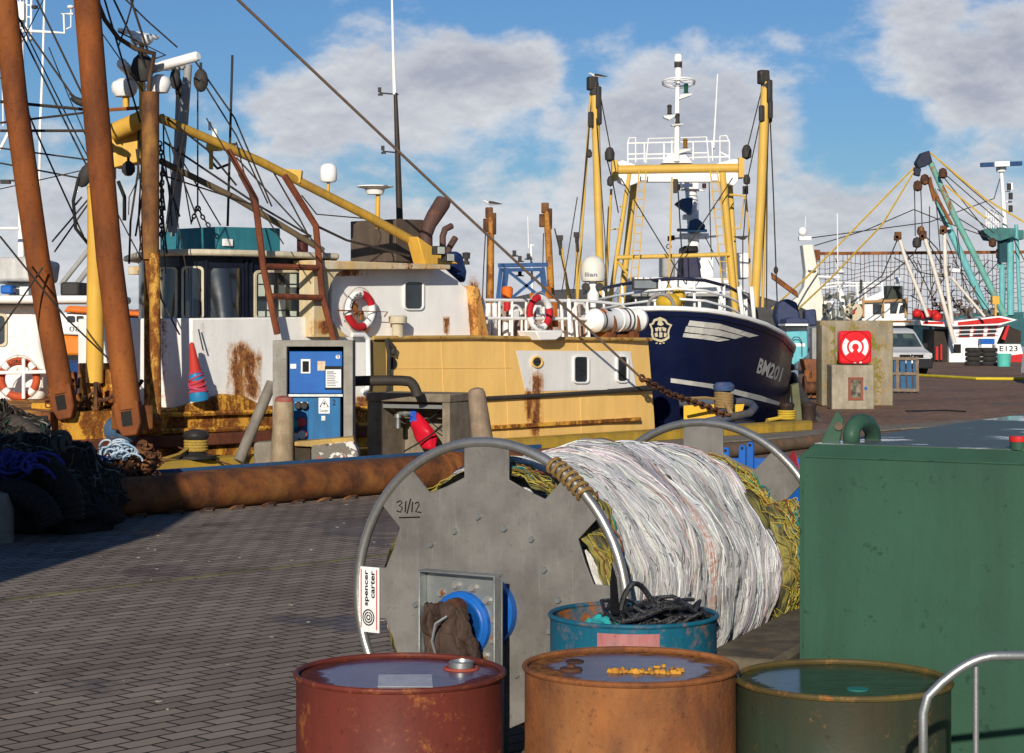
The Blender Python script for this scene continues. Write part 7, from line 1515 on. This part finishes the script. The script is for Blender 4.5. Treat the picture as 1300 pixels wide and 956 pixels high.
# hoisted beam with chain mat
nb=thing('beam_trawl','long rusty trawl beam hoisted with a hanging chain mat','trawl beam',V(*P(1150,400,128).xy,1)); D=128
mb=MB(); mb.bar(P(1032,322,D),P(1300,320,D),.22,.2); mb.box(P(1036,324,D),(.5,.3,.7)); mb.box(P(1270,322,D),(.5,.3,.6)); mb.build('beam',RUST,nb)
mb=MB(); random.seed(6)
for k in range(47):
    x=1036+5.6*k+random.uniform(-1,1); x2=x+random.uniform(-3,3); mb.tube([P(x,323,D),P(lerp(x,x2,.5)+random.uniform(-1,1),360,D+.2),P(x2,408,D)],.019,4)
for j in range(11):
    y=331+7.2*j; pts=[P(1036+6.6*i,y+1.6*math.sin(i*.9+j)+random.uniform(-1,1)+3*math.sin(i*.2+j*.5),D) for i in range(41)]; mb.tube(pts,.018,4)
for k in range(22): x=random.uniform(1050,1290); y=random.uniform(326,390); mb.tube([P(x,y,D-.3),P(x+random.uniform(-25,25),y+random.uniform(8,30),D-.3)],.035,4)
mb.build('chain_mat',RUSTD,nb)
# aqua trawler
aq=thing('fishing_trawler','aqua trawler with tall leaning double boom and blue radar bar','fishing boat',V(*P(1240,470,120).xy,-2.2)); D=118
AQG=mat('green_aqua_rusty_boom',(.15,.40,.34),(.13,.33,.29),rust=.45,rsc=1.2,streak=.3,dirt=.4)
mb=MB(); tubeP(mb,[(1181,206),(1212,275),(1240,330),(1276,402)],[3.6,3.9,4.1,4.2],12,D); mb.build('boom',AQG,aq); mb=MB(); tubeP(mb,[(1184,240),(1198,275),(1255,400)],[3.6,4.4,4.6],12,D+1); mb.build('boom',AQUA,aq)
mb=MB(); tubeP(mb,[(1181,235),(1208,285)],2.2,8,D-.4); tubeP(mb,[(1179,225),(1187,255)],3,8,D-.5); mb.build('rust_plate',RUST,aq)
mb=MB(); polyD(mb,[(1163,206),(1170,194),(1180,191),(1184,205),(1176,211),(1166,214)],D-.3,.8); polyD(mb,[(1160,212),(1170,214),(1168,224),(1161,222)],D-.3,.4); mb.build('boom_head',mat('dark_navy_iron',(.02,.025,.05),rough=.5),aq,bevel=.05)
for x,y,s_,m in ((1165,236,.35,RUSTD),(1174,228,.35,RUSTD),(1197,220,.34,RUSTD),(1169,293,.3,RUSTD),(1164,308,.35,DARK),(1260,308,.3,RUSTD)):
    mb=MB(); mb.lathe([(0,-s_),(s_*.7,-s_*.7),(s_*.8,0),(s_*.6,s_*.7),(0,s_)],P(x,y,D-.8),12); mb.build('pulley_block',m,aq)
mb=MB(); tubeP(mb,[(1282,290),(1283,400)],4.6,12,D+2); tubeP(mb,[(1290,285),(1295,400)],2.5,10,D+3); tubeP(mb,[(1272,335),(1272,400)],3.6,12,D+2); tubeP(mb,[(1268,340),(1276,295)],2,8,D+2); mb.build('mast',AQUA,aq)
mb=MB(); polyD(mb,[(1248,292),(1262,288),(1290,290),(1289,300),(1270,306),(1255,304)],D+1,1.5); rectP(mb,(1284,292,1300,304),D+3,1); mb.build('platform',mat('dark_aqua_paint',(.06,.2,.2),(.04,.12,.12),dirt=.5),aq,bevel=.04)
mb=MB(); rectP(mb,(1269,300,1279,333),D+1.5,.6); mb.build('dark_panel',mat('petrol_paint',(.01,.06,.08)),aq)
mb=MB(); tubeP(mb,[(1271,215),(1273,240),(1276,292)],[2.4,2.6,3.4],10,D+2); rectP(mb,(1280,232,1286,241),D+1.9,.3); mb.lathe([(0,-.25),(.3,-.2),(.32,.15),(0,.3)],P(1271,214,D+2),14); rectP(mb,(1277,255,1285,257),D+2,.4); rectP(mb,(1277,242,1284,243),D+2,.4); mb.build('radar_mast',WHITEC,aq)
mb=MB(); mb.bar(P(1245,209.5,D+1.6),P(1297,207.5,D+1.6),.3,.26); ra=mb.build('radar_bar',mat('dark_blue_radar_bar',(.015,.06,.17)),aq); mb=MB(); mb.bar(P(1262,208.6,D+1.4),P(1281,208,D+1.4),.34,.3); mb.build('bar_centre',WHITEC,ra)
mb=MB()
for x,y in ((1281,237),(1283,249),(1283,265)): mb.lathe([(0,-.2),(.13,-.2),(.13,.2),(0,.22)],P(x,y,D+1.6),10)
mb.build('nav_lamp',DARK,aq)
mb=MB()
for x in range(1252,1268,3): tubeP(mb,[(x,268),(x+.5,290)],.7,5,D+1)
for y in (268,276,284): tubeP(mb,[(1251,y),(1267,y-2)],.7,5,D+1)
mb.build('white_rail',WHITEC,aq)
mb=MB(); rectP(mb,(1260,376,1269,386),D-2,.5); tubeP(mb,[(1264,385),(1264,402)],1.5,6,D-2); mb.build('yellow_box',YELM,aq); mb=MB(); polyD(mb,[(1180,398),(1300,396),(1300,440),(1180,440)],D+2,5); mb.build('hull',mat('dark_aqua_hull',(.03,.12,.14),dirt=.5),aq)
YR=mat('yellow_nylon_rope',(.62,.42,.06),(.5,.32,.05),dirt=.1,bmp=0)
for pts in ([(1161,212,D),(1090,285,D-4),(1024,352,D-8),(980,392,D-12)],[(1161,216,D),(1120,285,D-4),(1052,356,D-10),(1003,402,D-16)],[(1181,194,D),(1250,252,D),(1300,282,D)],[(1200,235,D),(1252,278,D)]): mb=MB(); tubeP(mb,pts,1.2,5); mb.build('yellow_rope',YR,aq)
for pts in ([(1181,194,D),(1228,236,D),(1275,276,D)],[(1196,218,D),(1270,282,D)],[(1198,225,D),(1250,290,D)],[(1190,240,D),(1262,296,D)],[(1205,270,D),(1248,296,D)],[(1034,312,D+2),(1100,292,D+1),(1160,266,D)],[(1160,266,D),(1200,282,D),(1262,304,D)],[(1030,302,D+2),(1180,282,D),(1262,252,D+2),(1270,225,D+2)],[(1161,240,D),(1162,300,D)],[(1169,240,D),(1171,300,D)],[(1188,250,D-1),(1196,350,D-1)],[(1180,262,D-1),(1180,330,D-1),(1184,400,D-1)],[(1215,290,D),(1225,380,D)],[(1210,330,D),(1260,400,D)],[(1270,330,D+2),(1232,372,D+1)],[(1285,300,D+2),(1300,330,D+2)],[(1200,300,D-1),(1240,395,D-1)],[(1160,330,D),(1190,390,D)]): mb=MB(); tubeP(mb,pts,.65,4); mb.build('rigging_wire',WIRE,aq)
# white boat E123 with red band
ew=thing('fishing_boat','white fishing boat with red roof band marked E123','fishing boat',V(*P(1235,480,109).xy,-2.2)); D=108
mb=MB(); polyD(mb,[(1205,413),(1277,411),(1264,440),(1264,470),(1205,470)],D,4); eh=mb.build('wheelhouse',WHITEC,ew,bevel=.05)
mb=MB(); polyD(mb,[(1168,406),(1200,409),(1270,401),(1292,406),(1270,413),(1200,415),(1170,413)],D-.5,5); mb.build('roof',WHITEC,ew,bevel=.03)
mb=MB(); polyD(mb,[(1216,409),(1268,403),(1285,406.5),(1268,410.5),(1216,413)],D-.53,.04); rectP(mb,(1172,408.5,1198,411.5),D-.53,.04); mb.build('red_band',RED,ew,smooth=False)
for p in ([(1219,415),(1233,414),(1231,428),(1217,428)],[(1237,414),(1250,413.5),(1248,427.5),(1235,427.5)],[(1255,413.5),(1267,413),(1263,427),(1253,427)]):
    mb=MB(); cxx=sum(a for a,_ in p)/4; cyy=sum(b for _,b in p)/4; mb.ring([P(x,y,D-.08) for x,y in p],[P(cxx+(x-cxx)*.82,cyy+(y-cyy)*.84,D-.08) for x,y in p],V(0,.1,0)); wf_=mb.build('window_frame',RED,eh); mb=MB(); polyD(mb,[(cxx+(x-cxx)*.82,cyy+(y-cyy)*.84) for x,y in p],D-.04,.03); mb.build('pane',GLASS,wf_)
mb=MB()
for y in (419,424): tubeP(mb,[(1214,y+.5),(1268,y-1)],.6,5,D-.4)
mb.build('guard_rail',WHITEC,ew)
mb=MB(); polyD(mb,[(1264,437),(1296,437),(1300,452),(1300,470),(1264,470)],D-.6,3); mb.build('bow',WHITEC,ew,bevel=.05); mb=MB(); polyD(mb,[(1283,451),(1300,449),(1300,470),(1283,470)],D-.64,.06); mb.build('red_boot_top',RED,ew)
mb=MB(); mb.text('E123',lambda x,y:P(1269+23*x,446-7*y,D-.62),.01); mb.build('lettering',INK,ew,recalc=False,smooth=False)
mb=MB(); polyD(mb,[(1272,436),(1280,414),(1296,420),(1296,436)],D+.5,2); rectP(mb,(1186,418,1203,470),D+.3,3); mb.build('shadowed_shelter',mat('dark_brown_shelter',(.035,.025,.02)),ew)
mb=MB(); polyD(mb,[(1272,430),(1279,413),(1282,413),(1276,432)],D-.1,.2); rectP(mb,(1188,440,1191,457),D,.2); rectP(mb,(1194,437,1196,457),D,.2); mb.build('red_trim',RED,ew)
mb=MB(); rectP(mb,(1211,437,1220,448),D-.06,.1); mb.build('dark_hatch',CDARK,ew); mb=MB(); rectP(mb,(1245,430,1263,437),D-.9,.6); mb.build('blue_crate',BLUE,ew,bevel=.03); mb=MB(); rectP(mb,(1246,437,1260,442),D-.9,.6); mb.build('white_crate',WHITEC,ew,bevel=.03)
for i,(x,y) in enumerate(((1164,398),(1172,400),(1178,398),(1190,402),(1186,399))):
    mb=MB(); mb.ball(P(x,y,D-1+.3*i),.27,.27,.25,14,9,.06); mb.build('red_float',RED,ew)
for pts,r in (([(1141,300),(1150,330),(1178,402)],2.4),([(1173,299),(1184,335),(1212,436)],2.7),([(1199,292),(1200,340),(1209,412)],2.6),([(1208,352),(1250,402)],1.8)):
    mb=MB(); tubeP(mb,pts,r,10,D-1.5); wbm=mb.build('boom',mat('rust_tipped_white_boom',(.70,.66,.60),(.6,.55,.48),rust=.28,rsc=2),ew)
    if pts[0][1]<300.5: mb=MB(); x,y=pts[0]; mb.box(P(x-1,y-1,D-1.6),(.35,.25,.4)); mb.box(P(x-3,y+2,D-1.6),(.25,.25,.3)); mb.build('boom_head',RUSTD,wbm,bevel=.04)
mb=MB(); rectP(mb,(1193,289,1206,291),D-1.5,.3); rectP(mb,(1209,341,1219,345),D-1.6,.1); mb.build('lamp_board',WHITEC,ew)
mb=MB(); random.seed(12)
for k in range(46): mb.box(P(random.uniform(1186,1262),random.uniform(382,404),D+1+random.uniform(-.5,1)),(random.uniform(.06,.3),.2,random.uniform(.06,.4)),random.uniform(0,2))
for k in range(26): x=random.uniform(1186,1262); y=random.uniform(372,404); mb.tube([P(x,y,D+1),P(x+random.uniform(-9,9),y+random.uniform(-14,8),D+1.2)],random.uniform(.03,.06),5)
for k in range(16): mb.box(P(random.uniform(1190,1206),random.uniform(335,360),D-1.4),(random.uniform(.06,.2),.15,random.uniform(.06,.22)),random.uniform(0,2))
mb.build('deck_gear',mat('brown_grey_gear',(.07,.045,.035),(.16,.14,.125),sc_=2.5,rust=.4),ew,bevel=.02)
for pts in ([(1141,300),(1120,350),(1090,372)],[(1141,305),(1165,345),(1200,352)],[(1173,299),(1200,345)],[(1173,299),(1160,322),(1130,350),(1080,385)],[(1175,300),(1190,316),(1205,345)]): mb=MB(); tubeP(mb,pts,.8,4,D-1.4); mb.build('rigging_wire',WIRE,ew)
